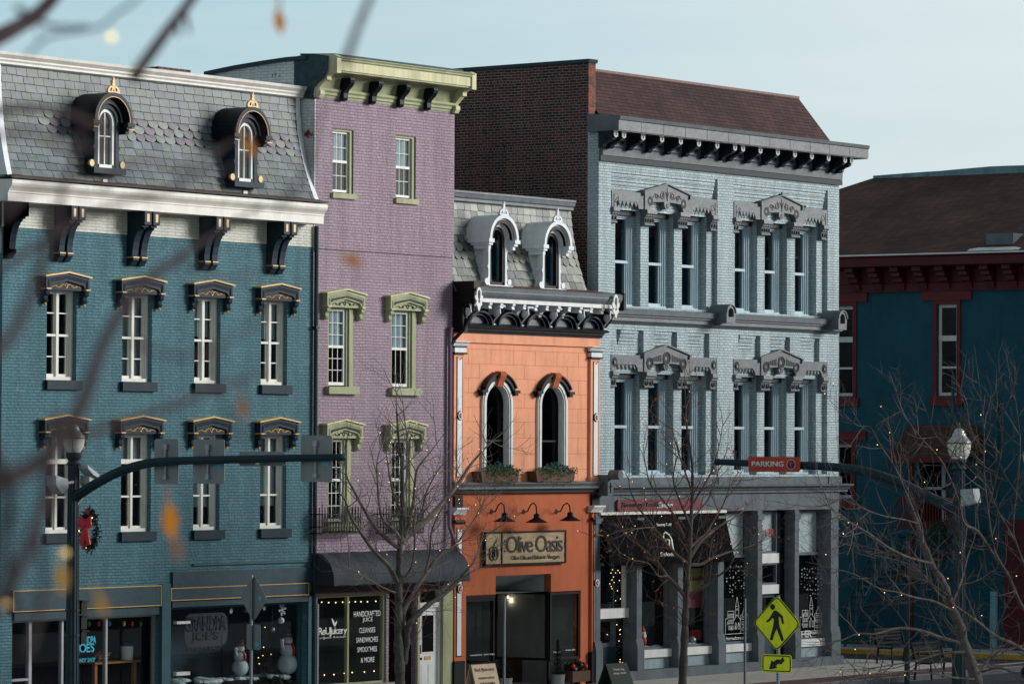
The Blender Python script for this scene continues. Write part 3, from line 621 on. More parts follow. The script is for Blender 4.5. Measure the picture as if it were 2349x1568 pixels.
# dormers
def dormer(parent,xc,zb,w_,h,yf,back,mm,mh,mframe,mgold,gold=True,glassw=.5,frameins=.06):
    """round-headed dormer; w_ is the width over the hood, zb the underside of the sill"""
    d=MB(); ro=w_/2; ri=ro*.70; zs=zb+h-ro; bw=ro*.80
    gi=glassw/2
    # body: jambs beside the window, with stepped scrolled outline
    for s in (-1,1):
        out=[(gi+.03,0),(bw*1.0,0),(bw*1.0,.1),(bw*.86,.14),(bw*.80,.3),(bw*.80,.42),(bw*.88,.5),(bw*.80,.56),(bw*.80,zs-zb-.25),(bw*.95,zs-zb-.16),(bw*.95,zs-zb-.05),(ro*.86,zs-zb),(gi+.03,zs-zb)]
        d.prism([(xc+s*p,zb+.12+q*(1-.12/(zs-zb))) for p,q in out],'y',yf,yf+.2)
        d.box(xc+s*bw*.62,xc+s*bw*.80,yf+.19,yf+back,zb+.1,zs)
    d.arch(xc,zs,gi+.03,ro*.78,yf-.02,yf+.2,18)
    d.box(xc-ro*.84,xc+ro*.84,yf-.1,yf+.14,zb,zb+.12)
    o=d.build('dormer',mm,parent)
    # arched hood running back into the roof
    q=MB(); q.arch(xc,zs,ro*.86,ro,yf-.2,yf+back,20); q.arch(xc,zs,ro*.80,ro*.88,yf-.14,yf+.05,20); q.arch(xc,zs,ro*.62,ro*.78,yf-.07,yf+.05,20)
    for s in (-1,1):
        q.box(xc+s*ro*.72,xc+s*(ro+.05),yf-.21,yf+back*.7,zs-.09,zs-.0); q.box(xc+s*ro*.74,xc+s*(ro+.0),yf-.17,yf+back*.6,zs-.15,zs-.085)
        q.box(xc+s*ro*.76,xc+s*(ro-.04),yf-.12,yf+back*.5,zs-.24,zs-.14)
    q.build('arched_hood',mh,o,smooth=True)
    if not gold: MB().arch(xc,zs,ro*.66,ro*.80,yf-.145,yf-.071,20).build('hood_shadow_band',M['black'],o)  # black arch painted in for the shade between hood and inner ring
    f=MB(); 
    f.arch(xc,zs,gi-.045,gi+.03,yf+.03,yf+.12,16)
    for s in (-1,1): f.box(xc+s*(gi-.045),xc+s*(gi+.035),yf+.03,yf+.12,zb+.12,zs)
    f.box(xc-gi,xc+gi,yf+.03,yf+.12,zb+.12,zb+.2)
    if gold: f.box(xc-.012,xc+.012,yf+.06,yf+.1,zb+.2,zs+gi-.04); f.box(xc-gi+.04,xc+gi-.04,yf+.06,yf+.1,zb+h*.46,zb+h*.46+.022)
    f.build('window_frame',mframe,o)
    p=MB(); pts=[(xc-gi,zb+.12),(xc+gi,zb+.12)]+[(xc+gi*cos(a*PI/12),zs+gi*sin(a*PI/12)) for a in range(13)]
    p.prism(pts,'y',yf+.085,yf+.09); p.build('pane',M['glass'],o)
    c=MB(); c.prism([(xc-gi-.02,zb+.12),(xc-gi*.2,zb+.12),(xc-gi*.35,zs+gi*.8),(xc-gi-.02,zs)],'y',yf+.14,yf+.15); c.build('curtain',M['curtain'],o)
    MB().prism([(xc-gi-.03,zb+.1),(xc+gi+.03,zb+.1)]+[(xc+(gi+.03)*cos(a*PI/12),zs+(gi+.03)*sin(a*PI/12)) for a in range(13)],'y',yf+.24,yf+.25).build('unlit_room_sheet',M['dark'],o)
    # cresting finial
    t=MB(); zt=zs+ro-.01; k=ro/.65
    def F(pts,yy0,yy1): t.prism([(xc+a*k,zt+b*k) for a,b in pts],'y',yy0,yy1)
    F([(-.20,0),(.20,0),(.20,.035),(-.20,.035)],yf-.19,yf-.13)
    for s in (-1,1):
        F([(s*.20,.035),(s*.13,.035),(s*.115,.09),(s*.085,.12),(s*.05,.10),(s*.04,.14),(s*.085,.165),(s*.15,.13),(s*.185,.09)],yf-.185,yf-.135)
        F([(s*.03,.035),(s*.065,.035),(s*.055,.12),(s*.02,.16),(0,.16),(0,.1)],yf-.182,yf-.138)
    F([(-.045,.15),(.045,.15),(.055,.20),(.03,.235),(.045,.27),(.02,.31),(.012,.36),(-.012,.36),(-.02,.31),(-.045,.27),(-.03,.235),(-.055,.20)],yf-.187,yf-.133)
    t.build('finial',mgold,o)
    for s in (-1,1):
        g=MB(); g.lathe((xc+s*(ro*.80),yf-.02,zb+.21),[(.075,0),(.075,.05),(.055,.075),(.05,.05),(.03,.05),(.03,.08),(.0,.085)],12,'y'); g.build('rosette',mgold,o,smooth=True)
    if gold:
        g=MB(); g.arch(xc,zs,ro*.86-.012,ro*.86+.0,yf-.205,yf-.19,20); 
        for s in (-1,1): g.box(xc+s*ro*.78,xc+s*(ro+.04),yf-.214,yf-.2,zs-.155,zs-.135)
        g.build('gold_line',mgold,o)
    return o
for (uc,vb,vt,wpx) in ((244,399,213,90),(564,430,246,86)):
    yf=-.24; xc=X(uc+1,350,yf); zb=Z(uc,vb,yf); zt=Z(uc,vt,yf)
    dormer(B1,xc,zb,1.22,zt-zb,yf,.62,M['navy'],M['navyd'],M['white'],M['gold'],True,.50)
# downpipe
px_=X(722,1000,-.06)
mb=MB(); mb.tube([(px_,-.08,z_gb-.02),(px_,-.08,z_gb-.2),(px_,-.07,.15)],.05,10)
for zz in (2.6,5.6,8.6): mb.box(px_-.065,px_+.065,-.14,-.0,zz,zz+.06)
mb.build('downpipe',M['polegreen'],B1)
# ---- shop front
z0,z1=Z(200,1395),Z(200,1347)
def signband(x0,x1,zb,zt,y=-.1):
    o=MB().box(x0,x1,y,-.001,zb,zt).build('sign_board',M['greyteal'],B1)
    g=MB(); t=.018
    g.box(x0,x1,y-.012,y-.001,zb,zb+t); g.box(x0,x1,y-.012,y-.001,zt-t,zt); g.box(x0,x0+t,y-.012,y-.001,zb+t,zt-t); g.box(x1-t,x1,y-.012,y-.001,zb+t,zt-t)
    g.build('gold_border',M['gold'],o)
M['greyteal']=mat('slate_blue_paint',rgb(28,62,74),.6,.2,3,.3,10,streak=2)
signband(X(30,1370,-.1),X(370,1365,-.1),z0,z1)
zA,zB=Z(550,1370),Z(550,1341)
signband(X(392,1370,-.1),X(708,1350,-.1),zA,zB)
MB().box(X(392,1330),X(714,1330),-.06,-.001,zB+.004,zB+.34).build('fascia_board',M['greyteal'],B1)
MB().box(X(30,1330),X(370,1400),-.05,-.001,z_s1-.0,z0-.004).build('fascia_board',M['greyteal'],B1)
MB().box(X(392,1330),X(708,1400),-.05,-.001,z_s2-.0,zA-.004).build('fascia_board',M['greyteal'],B1)
MB().box(X(440,1305),X(716,1300),-.05,-.001,zB+.46,zB+.50).build('ledge',M['trimteal'],B1)
MB().box(X(371,1350,-.08),X(391,1350,-.08),-.10,-.001,.1,z1+.02).build('pier',M['trimteal'],B1)
MB().box(X(703,1400),xb-.002,-.06,-.001,.1,zA-.01).build('pier',M['trimteal'],B1)
# left shop window: aluminium frame with mullions
def shopwin(parent,x0,x1,z0,z1,y,mull,fm,fw=.07,hb=(),pane=None,name='shop_window'):
    f=MB(); f.box(x0,x0+fw,y,y+.1,z0,z1); f.box(x1-fw,x1,y,y+.1,z0,z1); f.box(x0+fw,x1-fw,y,y+.1,z1-fw,z1); f.box(x0+fw,x1-fw,y,y+.1,z0,z0+fw)
    for x,t in mull: f.box(x-t/2,x+t/2,y+.005,y+.095,z0+fw,z1-fw)
    for a,b,z,t in hb: f.box(a,b,y+.01,y+.09,z-t/2,z+t/2)
    o=f.build(name,fm,parent); MB().box(x0+fw,x1-fw,y+.05,y+.056,z0+fw,z1-fw).build('pane',pane or M['shopglass'],o); return o
s1=shopwin(B1,sx[0],sx[1],.45,z_s1,.14,[(X(70,1480,.14),.09),(X(144,1480,.14),.06),(X(245,1480,.14),.06)],M['alum'],.05,hb=[(sx[0],X(70,1480,.14),1.1,.05)])
s2=shopwin(B1,sx[2],sx[3],.45,z_s2,.14,[],M['trimteal'],.06)
M['room2']=mat('candy_shop_wall_lit',rgb(50,66,76),.9,.15,spec=.1); M['room3']=mat('pale_shop_wall',rgb(150,154,152),.9,.1,spec=.1)  # bluish light on the candy shop wall is put into its colour
def room(parent,x0,x1,z0,z1,y0,y1,m_):
    r=MB(); r.poly([(x0,y1,z0),(x1,y1,z0),(x1,y1,z1),(x0,y1,z1)]); r.poly([(x0,y0,z0),(x0,y1,z0),(x0,y1,z1),(x0,y0,z1)]); r.poly([(x1,y1,z0),(x1,y0,z0),(x1,y0,z1),(x1,y1,z1)])
    r.poly([(x0,y0,z0),(x1,y0,z0),(x1,y1,z0),(x0,y1,z0)]); r.poly([(x0,y0,z1),(x0,y1,z1),(x1,y1,z1),(x1,y0,z1)]); return r.build('shop_interior',m_,parent)
room(B1,sx[0]+.02,sx[1]-.02,.44,z_s1+.01,.31,2.2,M['room']); room(B1,sx[2]+.02,xb-.04,.44,z_s2+.01,.31,1.7,M['room2'])
# ghost lettering and cyan lettering on the glass
M['cyan']=mat('cyan_vinyl',rgb(70,190,222),.5,.03); M['ghost']=mat('grey_vinyl',rgb(44,52,57),.7,.05); M['ghostd']=mat('dark_vinyl',rgb(30,36,42),.7,.05); M['whitev']=mat('white_vinyl',rgb(225,230,228),.5,.03)
def gtext(s,u,v,wpx,hpx,m_,y,parent,name='lettering',**k):
    x,z=pf(u,v,y); x0=X(u-wpx/2,v,y); x1=X(u+wpx/2,v,y); s_=abs(Z(u,v,y)-Z(u,v-hpx,y))
    return text(name,s,x1-x0,s_,m_,x,y,z,parent,**k)
def board(u0,v0,u1,v1,y,m_,parent,name='panel',t=.01,round_=0):
    x0,x1=X(u0,v0,y),X(u1,v0,y); zt=Z((u0+u1)/2,v0,y); zb=Z((u0+u1)/2,v1,y)
    if round_:
        r=round_; pts=[]
        for cx,cz,a0 in ((x1-r,zb+r,-90),(x1-r,zt-r,0),(x0+r,zt-r,90),(x0+r,zb+r,180)):
            for k in range(5): a=R(a0+k*22.5); pts.append((cx+r*cos(a),cz+r*sin(a)))
        return MB().prism(pts,'y',y,y+t).build(name,m_,parent)
    return MB().box(x0,x1,y,y+t,zb,zt).build(name,m_,parent)
gtext("JOE'S",196,1502,40,28,M['cyan'],.135,s1,sp=.85,bold=.02); gtext("NDPA",207,1476,26,18,M['cyan'],.135,s1,bold=.02); gtext("CANDY SHOP",196,1518,44,10,M['cyan'],.135,s1,bold=.01)
gb=board(424,1405,522,1482,.215,M['ghost'],s2,'ghost_sign',round_=.2)
gtext("GRANDPA",472,1446,94,34,M['ghostd'],.205,s2,bold=.03,sp=.85); gtext("JOE'S",470,1473,62,26,M['ghostd'],.205,s2,bold=.03); gtext("CANDY SHOP",470,1492,84,10,M['ghostd'],.205,s2,bold=.02)
MB().box(X(395,1540,.12),sx[3],.06,.14,.42,.52).build('window_sill',M['white'],s2)
# display case box at the left of the recess
fx0,fx1=X(395,1480,.16),X(424,1480,.16)
for va,vb in ((1424,1430),(1540,1548)):
    MB().box(fx0,fx1+.03,.03,.13,Z(410,vb,.1),Z(410,va,.1)).build('display_ledge',M['white'],s2)
# ============================================================ LILAC BUILDING
pa=xb+.004; pb=X(1037.5,800)
B2=thing('lilac_building',((pa+pb)/2,.0,0),'narrow lilac painted brick building with sage green cornice, iron window boxes and a charcoal awning','building')
z_ct=(Z(777,135.5,-.6)+Z(1085,167,-.6))/2    # top of the cornice fascia
z_cb=(Z(716,222)+Z(1038,258))/2              # foot of the bed mould
z_lg=(Z(722,571)+Z(1037,588))/2              # step in the wall
def avz(l,Y=0): return sum(Z(u,v,Y) for u,v in l)/len(l)
t_t=avz([(785,297),(929,312)]); t_b=avz([(785,445),(929,455)])
m_t=avz([(780,702),(925,712)]); m_b=avz([(780,886),(925,890)])
l_t=avz([(778,1003),(922,1003)]); l_b=avz([(778,1200),(922,1195)])
cw=[(X(763,400,-.035),X(808,400)),(X(908,400,-.035),X(951,400))]
mw=[(X(752,800,0),X(809,800)),(X(897,800,0),X(953,800))]
lw=[(X(752,1100,0),X(804,1100)),(X(897,1100,0),X(949,1100))]
shz=Z(800,1362)
shx=(X(728,1450),X(886,1450)); dx=(X(961,1480),X(1012,1480)); 
ops=[(a,b,m_b,m_t) for a,b in mw]+[(a,b,l_b,l_t) for a,b in lw]+[(shx[0],shx[1],.5,shz),(shx[1]+.1,X(954,1480),0,shz),(dx[0],dx[1],.1,shz)]
mb=MB(); wall(mb,pa,pb,0,z_lg,0,ops,.14); shell(mb,pa,pb,0,15,0,z_lg)
wall(mb,pa,pb,z_lg,z_cb+.3,-.035,[(a,b,t_b,t_t) for a,b in cw],.16); mb.poly([(pa,-.035,z_lg),(pa,.0,z_lg),(pb,.0,z_lg),(pb,-.035,z_lg)])
mb.poly([(pb,-.035,z_lg),(pb,15,z_lg),(pb,15,z_ct-.8),(pb,-.035,z_ct-.35)]); mb.poly([(pa,15,z_lg),(pb,15,z_lg),(pb,15,z_ct-.8),(pa,15,z_ct-.8)])
mb.poly([(pa,.1,z_ct-.35),(pb,.1,z_ct-.35),(pb,15,z_ct-.8),(pa,15,z_ct-.8)])
mb.build('wall',M['lilac'],B2)
# left side wall above the neighbour: white painted brick
yw,zw=ps(660,140,pa)
q=[(0.0,z_lg),(15,z_lg),(15,z_ct-.3)]
pts=[(708,137),(660,141),(600,150),(540,160),(473,174)]
top=[ps(u,v,pa) for u,v in pts]
poly=[(-.034,z_cb-3.5)]+[(-.034,z_cb+.3)]+[(.02,z_cb+.3),(.02,top[0][1])]+top+[(16,top[-1][1]-.3),(16,z_cb-3.5)]
MB().prism(poly,'x',pa-.03,pa-.002).build('side_wall',M['worn_white'],B2)
mb=MB()
for a,b in zip(top,top[1:]): mb.prism([(a[0],a[1]),(b[0],b[1]),(b[0],b[1]+.09),(a[0],a[1]+.09)],'x',pa-.09,pa+.25)
mb.build('coping',M['rust'],B2)
MB().box(pa+.4,pb-.4,1.2,1.25,3.8,z_cb-.2).build('unlit_room_sheet',M['dark'],B2)
# cornice
P=.60; hb=z_ct-z_cb
cp=[(0,z_cb),(-.05,z_cb),(-.06,z_cb+.05),(-.09,z_cb+.07),(-.09,z_cb+.12),(-.13,z_cb+.16),(-.13,z_cb+.21),(-.06,z_cb+.22),(-.09,z_cb+.3),(-.13,z_ct-.42),(-.20,z_ct-.36),(-P+.02,z_ct-.33),(-P+.02,z_ct-.30),(-P,z_ct-.29),(-P,z_ct-.08),(-P-.03,z_ct-.06),(-P-.03,z_ct-.03),(-P-.06,z_ct),(-P-.06,z_ct+.02),(0,z_ct+.1)]
MB().prism(cp,'x',pa+.02,pb-.02).build('cornice',M['green'],B2)
MB().box(pa+.02,pb-.02,-P-.004,-P-.001,z_ct-.29,z_ct-.09).build('cornice_fascia',M['yellowgreen'],B2)
for xx in (pa+.0,pb-.22+.10):
    mb=MB()
    e=[(0,z_cb-.02),(-.12,z_cb-.02),(-.17,z_cb+.06),(-.17,z_cb+.14),(-.10,z_cb+.17),(-.30,z_ct-.52),(-.36,z_ct-.5),(-.36,z_ct-.42),(-.46,z_ct-.36),(-P-.04,z_ct-.36),(-P-.04,z_ct+.02),(-P+.05,z_ct+.06),(0,z_ct+.1)]
    mb.prism(e,'x',xx,xx+.16)
    mb.build('cornice_end',M['yellowgreen'],B2)
e2=[(.02,z_cb-.05),(-.02,z_cb+.2),(-.10,z_cb+.3),(-.30,z_ct-.46),(-.40,z_ct-.3),(-.42,z_ct+.03),(.02,z_ct+.1),(.55,z_ct+.06),(.55,z_cb+.0)]
MB().prism(e2,'x',pa-.06,pa-.031).build('cornice_side',M['rust'],B2)
MB().prism([(-P+.1,z_ct+.05),(-P+.1,z_ct+.09),(.5,z_ct+.14),(.5,z_ct+.1)],'x',pa+.1,pb-.3).build('cornice_roof',M['rust'],B2)
SC=[(0,0),(.30,0),(.31,.05),(.29,.12),(.23,.2),(.14,.27),(.11,.34),(.11,.45),(.08,.50),(0,.52)]
for u in (538,648,753,856):
    pass
for u in (799,864,928,990):
    x=X(u-7,200,-.2); MB().prism([(-.10-p,z_ct-.40-h) for p,h in SC],'x',x-.06,x+.10).build('bracket',M['navyd'],B2)
# windows
for (x0,x1) in cw:
    o=window(B2,x0+.03,x1-.10,t_b+.03,t_t-.05,.05,M['white'],.045,bars=((.333,.014),(.667,.014)),hb=((.25,.014),(.75,.014)),rail=.5,bt=.014)
    c=MB(); c.box(x1-.10,x1-.001,.0,.14,t_b,t_t-.05); c.box(x0+.001,x1-.001,-.0,.14,t_t-.05,t_t-.001); c.box(x0+.001,x0+.03,.0,.14,t_b,t_t-.05); c.build('casing',M['green'],o)
    MB().box(x0-.05,x1+.06,-.10,.10,t_b-.12,t_b-.001).build('sill',M['green'],o)
    MB().box(x0+.08,x1-.14,.12,.13,t_b+(t_t-t_b)*.5,t_t-.1).build('blind',M['blind'],o)  # pale sheet paints the sky reflection of the upper sash
    MB().box(x0+.08,x1-.14,.13,.14,t_b+.05,t_b+(t_t-t_b)*.5).build('window_screen',M['screen'] if 'screen' in M else M['dark'],o)
for j,(x0,x1) in enumerate(mw):
    o=window(B2,x0+.03,x1-.20,m_b+.03,m_t-.04,.07,M['white'],.06,bars=((.333,.014),(.667,.014)) ,hb=((.667,.014),(.833,.014))+(((.17,.014),(.333,.014)) if j==0 else ()),rail=.5)
    c=MB(); c.box(x1-.2,x1-.14,.03,.14,m_b,m_t-.04); c.box(x1-.14,x1-.001,-.01,.14,m_b,m_t-.04); c.box(x0+.001,x1-.001,-.0,.14,m_t-.04,m_t-.001); c.box(x0+.001,x0+.03,.0,.14,m_b,m_t-.04); c.build('casing',M['green'],o)
    MB().box(x0-.09,x1+.12,-.12,.10,m_b-.17,m_b-.001).build('sill',M['green'],o)
    hood(o,(x0+x1)/2,m_t+.0,(x1-x0)+.48,0,M['green'],M['navyd'],M['yellowgreen'],tri=.10,h=.28,ins=M['navyd'])
    MB().box(x0+.08,x1-.22,.14,.15,m_b+(m_t-m_b)*.52,m_t-.1).build('blind',M['blind'],o)  # pale sheet again stands for sky mirrored in the upper sash
for j,(x0,x1) in enumerate(lw):
    o=window(B2,x0+.03,x1-.20,l_b+.03,l_t-.04,.07,M['white'],.06,bars=((.333,.014),(.667,.014)),hb=((.167,.014),(.333,.014),(.667,.014),(.833,.014)),rail=.5)
    c=MB(); c.box(x1-.2,x1-.14,.03,.14,l_b,l_t-.04); c.box(x1-.14,x1-.001,-.01,.14,l_b,l_t-.04); c.box(x0+.001,x1-.001,-.0,.14,l_t-.04,l_t-.001); c.box(x0+.001,x0+.03,.0,.14,l_b,l_t-.04); c.build('casing',M['green'],o)
    MB().box(x0-.09,x1+.12,-.12,.10,l_b-.17,l_b-.001).build('sill',M['green'],o)
    hood(o,(x0+x1)/2,l_t+.0,(x1-x0)+.48,0,M['green'],M['navyd'],M['yellowgreen'],tri=.10,h=.28,ins=M['navyd'])
# iron window baskets
for j,(u0,u1) in enumerate(((739,832),(886,975))):
    ya=-.34; xl=X(u0-19,1200,0); xr=X(u1,1200,-.3)-.0; xr=X(u1-4,1200,ya); xl=X(u0,1200,ya)
    zt=avz([((u0+u1)/2,1168)],ya); zb=avz([((u0+u1)/2,1222)],ya); mb=MB()
    for zz in (zt-.1,zb,zb+.14): mb.box(xl,xr,ya-.01,ya+.01,zz-.012,zz+.012); mb.box(xl-.01,xl+.01,ya,0,zz-.012,zz+.012); mb.box(xr-.01,xr+.01,ya,0,zz-.012,zz+.012)
    k=0; nb=14
    for i in range(nb+1):
        x=xl+(xr-xl)*i/nb; big=(i%7==0)
        mb.box(x-.008,x+.008,ya-.008,ya+.008,zb,zt+(.12 if big else .04))
        mb.poly([(x-.02,ya,zt+.02),(x,ya,zt+(.2 if big else .10)),(x+.02,ya,zt+.02)])
        if i<nb:
            xm=x+(xr-xl)/nb/2; mb.tube([(xm+.04*cos(a*PI/4),ya,zb+.07+.05*sin(a*PI/4)) for a in range(9)],.008,4)
            mb.tube([(xm-.045,ya,zb+.14),(xm+.0,ya,zb+.3),(xm+.045,ya,zt-.1)],.006,4); mb.tube([(xm+.045,ya,zb+.14),(xm,ya,zb+.3),(xm-.045,ya,zt-.1)],.006,4)
    for yy in (-.08,-.17,-.26):
        for x in (xl,xr): mb.box(x-.008,x+.008,yy-.008,yy+.008,zb,zt+.05)
    for i in range(5): x=xl+(xr-xl)*(i+.5)/5; mb.box(x-.01,x+.01,ya,0,zb-.006,zb+.006)
    mb.build('window_basket',M['iron'],B2)
# awning
az=Z(1040,1256,0); aw=.95; azb=Z(1078,1331,-aw)
k=(X(770,1343,-aw)); 
AW=.62
zt_=avz([(722,1266),(1037,1257)]); zb_=(Z(770,1343,-AW)+Z(1078,1330,-AW))/2
mb=MB(); n=12; ax0,ax1=pa+.02,X(1078,1330,-AW); H=zt_-zb_-.0
pts=[(-AW*sin(a*PI/2/n)**.9,zb_+.1+(H-.1)*cos(a*PI/2/n)) for a in range(n+1)]+[(-AW,zb_)]
segs=7
for i in range(segs):
    xs0=ax0+(ax1-ax0)*i/segs; xs1=ax0+(ax1-ax0)*(i+1)/segs
    for (a,b) in zip(pts,pts[1:]):
        xm=(xs0+xs1)/2
        for (p,q,dp,dq) in ((xs0,xm,0,.02),(xm,xs1,.02,0)):
            mb.poly([(p,a[0]+dp,a[1]-dp),(p,b[0]+dp,b[1]-dp),(q,b[0]+dq,b[1]-dq),(q,a[0]+dq,a[1]-dq)])
for xx in (ax0,ax1): mb.poly([(xx,p[0],p[1]) for p in pts]+[(xx,-.001,zb_)])
aw1=mb.build('awning',M['awning'],B2,smooth=True)
mb=MB(); mb.tube([(ax0+.02,-AW+.02,zb_),(ax1-.02,-AW+.02,zb_)],.015,6); mb.tube([(ax0+.02,-AW+.02,zb_),(ax0+.02,0,zb_)],.015,6); mb.build('awning_frame',M['iron'],aw1)
MB().box(pa+.03,pb-.02,-.1,-.001,shz+.001,zb_+.02).build('fascia_board',M['plum'],B2)
# shop window
sh=shopwin(B2,shx[0],shx[1],.5,shz,.05,[(X(799,1460,.05),.06)],M['green'],.06)
room(B2,shx[0]+.02,shx[1]-.02,.49,shz+.001,.15,1.8,mat('green_grey_shop_wall',rgb(66,80,76),.9,.2,spec=.1)); MB().box(shx[0]+.05,shx[1]-.05,1.6,1.7,1.55,1.66).build('counter_edge',M['plank2'],B2)
MB().box(shx[0]-.1,shx[1]+.25,-.16,.0-.001,.40,.52).build('window_sill',M['paintgrey'] if 'paintgrey' in M else M['stone'],B2)
room(B2,shx[1]+.12,X(954,1480)-.02,.0,shz+.001,.15,1.6,M['plum'])
MB().box(X(956,1480)-.0,dx[0]-.001,-.03,.1,.1,shz).build('pilaster',M['green'],B2); MB().box(dx[1]+.001,pb-.01,-.06,.1,.1,shz).build('pilaster',M['green'],B2)
d0,d1=dx[0]+.05,dx[1]-.05; zd=Z(988,1392,.1)
D=MB(); D.box(d0,d1,.08,.13,.12,zd); pd_=D.build('door',M['white'],B2)
MB().box(d0+.16,d1-.16,.07,.078,1.15,zd-.18).build('pane',M['dark'],pd_)
mb=MB(); mb.box(d0+.14,d1-.14,.07,.079,1.12,1.15); mb.box(d0+.14,d0+.16,.07,.079,1.15,zd-.18); mb.box(d1-.16,d1-.14,.07,.079,1.15,zd-.18); mb.box(d0+.14,d1-.14,.07,.079,zd-.18,zd-.16)
for xx in (d0+.14,(d0+d1)/2+.03): mb.box(xx,xx+(d1-d0)/2-.2,.07,.078,.3,.85)
mb.build('door_panel',M['white'],pd_)
mb=MB().box((d0+d1)/2-.12,(d0+d1)/2+.12,.065,.079,.97,1.05); mb.build('letter_slot',M['gold'],pd_)
mb=MB(); mb.ball((d0+.08,.04,1.0),.035,8); mb.box(d0+.05,d0+.11,.06,.079,1.12,1.32); mb.build('handle',M['black'],pd_)
mb=MB(); mb.box(dx[0]+.001,d0-.004,.02,.15,.1,shz-.0); mb.box(d1+.004,dx[1]-.001,.02,.15,.1,shz); mb.box(d0-.004,d1+.004,.02,.15,zd+.005,zd+.12); mb.build('door_frame',M['white'],B2)
MB().box(d0,d1,.09,.1,zd+.12,shz).build('transom_pane',M['shopglass'],B2)
MB().box(dx[0],dx[1],.5,.52,.1,shz).build('unlit_room_sheet',M['dark'],B2)
# lettering on the juice shop window
for s_,u,v,wp,hp in (('HANDCRAFTED',842,1413,61,13),('JUICE',843,1427,23,12),('CLEANSES',842,1450,37,12),('SANDWICHES',842,1472,50,12),('SMOOTHIES',842,1494,45,12),('& MORE',843,1518,31,12)):
    gtext(s_,u,v,wp,hp,M['whitev'],.045,sh,bold=.008)
gtext('ReUJuicery',763,1459,66,22,M['whitev'],.045,sh,sp=.8,bold=.012); gtext('organic Kitchen',763,1464,60,6,M['whitev'],.045,sh,sp=1.3)
def leaf(parent,u,v,s,y,m_):
    x,z=pf(u,v,y); b=MB()
    for sg in (-1,1):
        pts=[(0,0),(.05,.03),(.12,.12),(.13,.22),(.10,.20),(.02,.13)] if sg==1 else [(0,0),(-.07,.06),(-.15,.18),(-.19,.32),(-.08,.24),(-.01,.14)]
        b.prism([(x+p*s,z+q*s) for p,q in pts],'y',y,y+.006)
    b.build('leaf_emblem',m_,parent)
leaf(sh,768,1436,.62,.045,M['whitev'])
# lilac downpipe between lilac and orange
M['lilacm']=mat('lilac_metal_paint',rgb(112,90,118),.5,.1)
xd=X(1031,800,-.06); mb=MB(); zA=Z(1033,760,-.1)
mb.tube([(xd+.02,-.10,zA+.1),(xd,-.08,zA-.05),(xd,-.08,Z(1030,1205,-.08)),(xd+.12,-.25,Z(1040,1262,-.2)),(xd+.12,-.3,Z(1040,1262,-.2)-.15)],.05,8)
mb.build('downpipe',M['lilacm'],B2)
# ============================================================ ORANGE BUILDING
oa=pb+.004; ob=X(1371.5,800,.02); YO=.02
B3=thing('orange_building',((oa+ob)/2,YO,0),'narrow orange stucco building with two white arched dormers and a black and white cornice','building')
z_r0=avz([(1038,655),(1353,687)],-.1); 
z_gt=avz([(1105,672),(1400,696)],-.55)       # gutter top
z_gb2=avz([(1100,690),(1395,713)],-.5)
z_lm=avz([(1045,757),(1380,776)],-.12)       # lower moulding foot
z_bt=avz([(1045,1107),(1380,1106)],-.2); z_bb=avz([(1045,1129),(1380,1130)],-.1)
aws=[]
for (g0,g1,vt,vb) in ((1111,1161,882,1088),(1238,1287,884,1090)):
    x0=X(g0,1000,YO); x1=X(g1+3,1000,YO); aws.append((x0,x1,avz([(1136,1092),(1262,1094)]),avz([(1136,881),(1262,885)])))
zsp=[a[3]-(a[1]-a[0])/2 for a in aws]
ops=[a for a in aws]
mb=MB()
zc=z_bb
eo=(X(1137,1340),X(1264,1340)); sf=(X(1069,1400),X(1332,1400)); zsf=avz([(1069,1362),(1332,1356)]); zen=avz([(1137,1319),(1264,1316)])
wall(mb,oa,ob,z_bb,z_lm+.1,YO,ops,.16); shell(mb,oa,ob,YO,14,0,z_lm+.1)
for a in aws:
    xc=(a[0]+a[1])/2; r=(a[1]-a[0])/2; zs=a[3]-r
    for s in (-1,1):
        for k in range(8):
            a0,a1=k*PI/16,(k+1)*PI/16
            mb.poly([(xc+s*r*cos(a0),YO,zs+r*sin(a0)),(xc+s*r*cos(a1),YO,zs+r*sin(a1)),(xc+s*r*cos(a1),YO,a[3]),(xc+s*r*cos(a0),YO,a[3])])
mb.build('wall',M['orange'],B3)
# sunk block joints are a stone-course pattern cut in the stucco
mb=MB()
rows=[avz([(1220,v)]) for v in (805,838,870,903,936,968,1004,1040,1076)]
for i,zz in enumerate(rows):
    mb.box(oa+.35,ob-.28,YO-.004,YO+.001,zz-.006,zz+.006)
    zn=rows[i+1] if i+1<len(rows) else z_bt
    for j in range(7):
        xx=oa+.35+(j+.5*(i%2)+.35)*.92
        if xx<ob-.3: mb.box(xx-.005,xx+.005,YO-.004,YO+.001,zn,zz)
M['joint']=mat('stucco_joint',rgb(204,130,96),.9,.1)
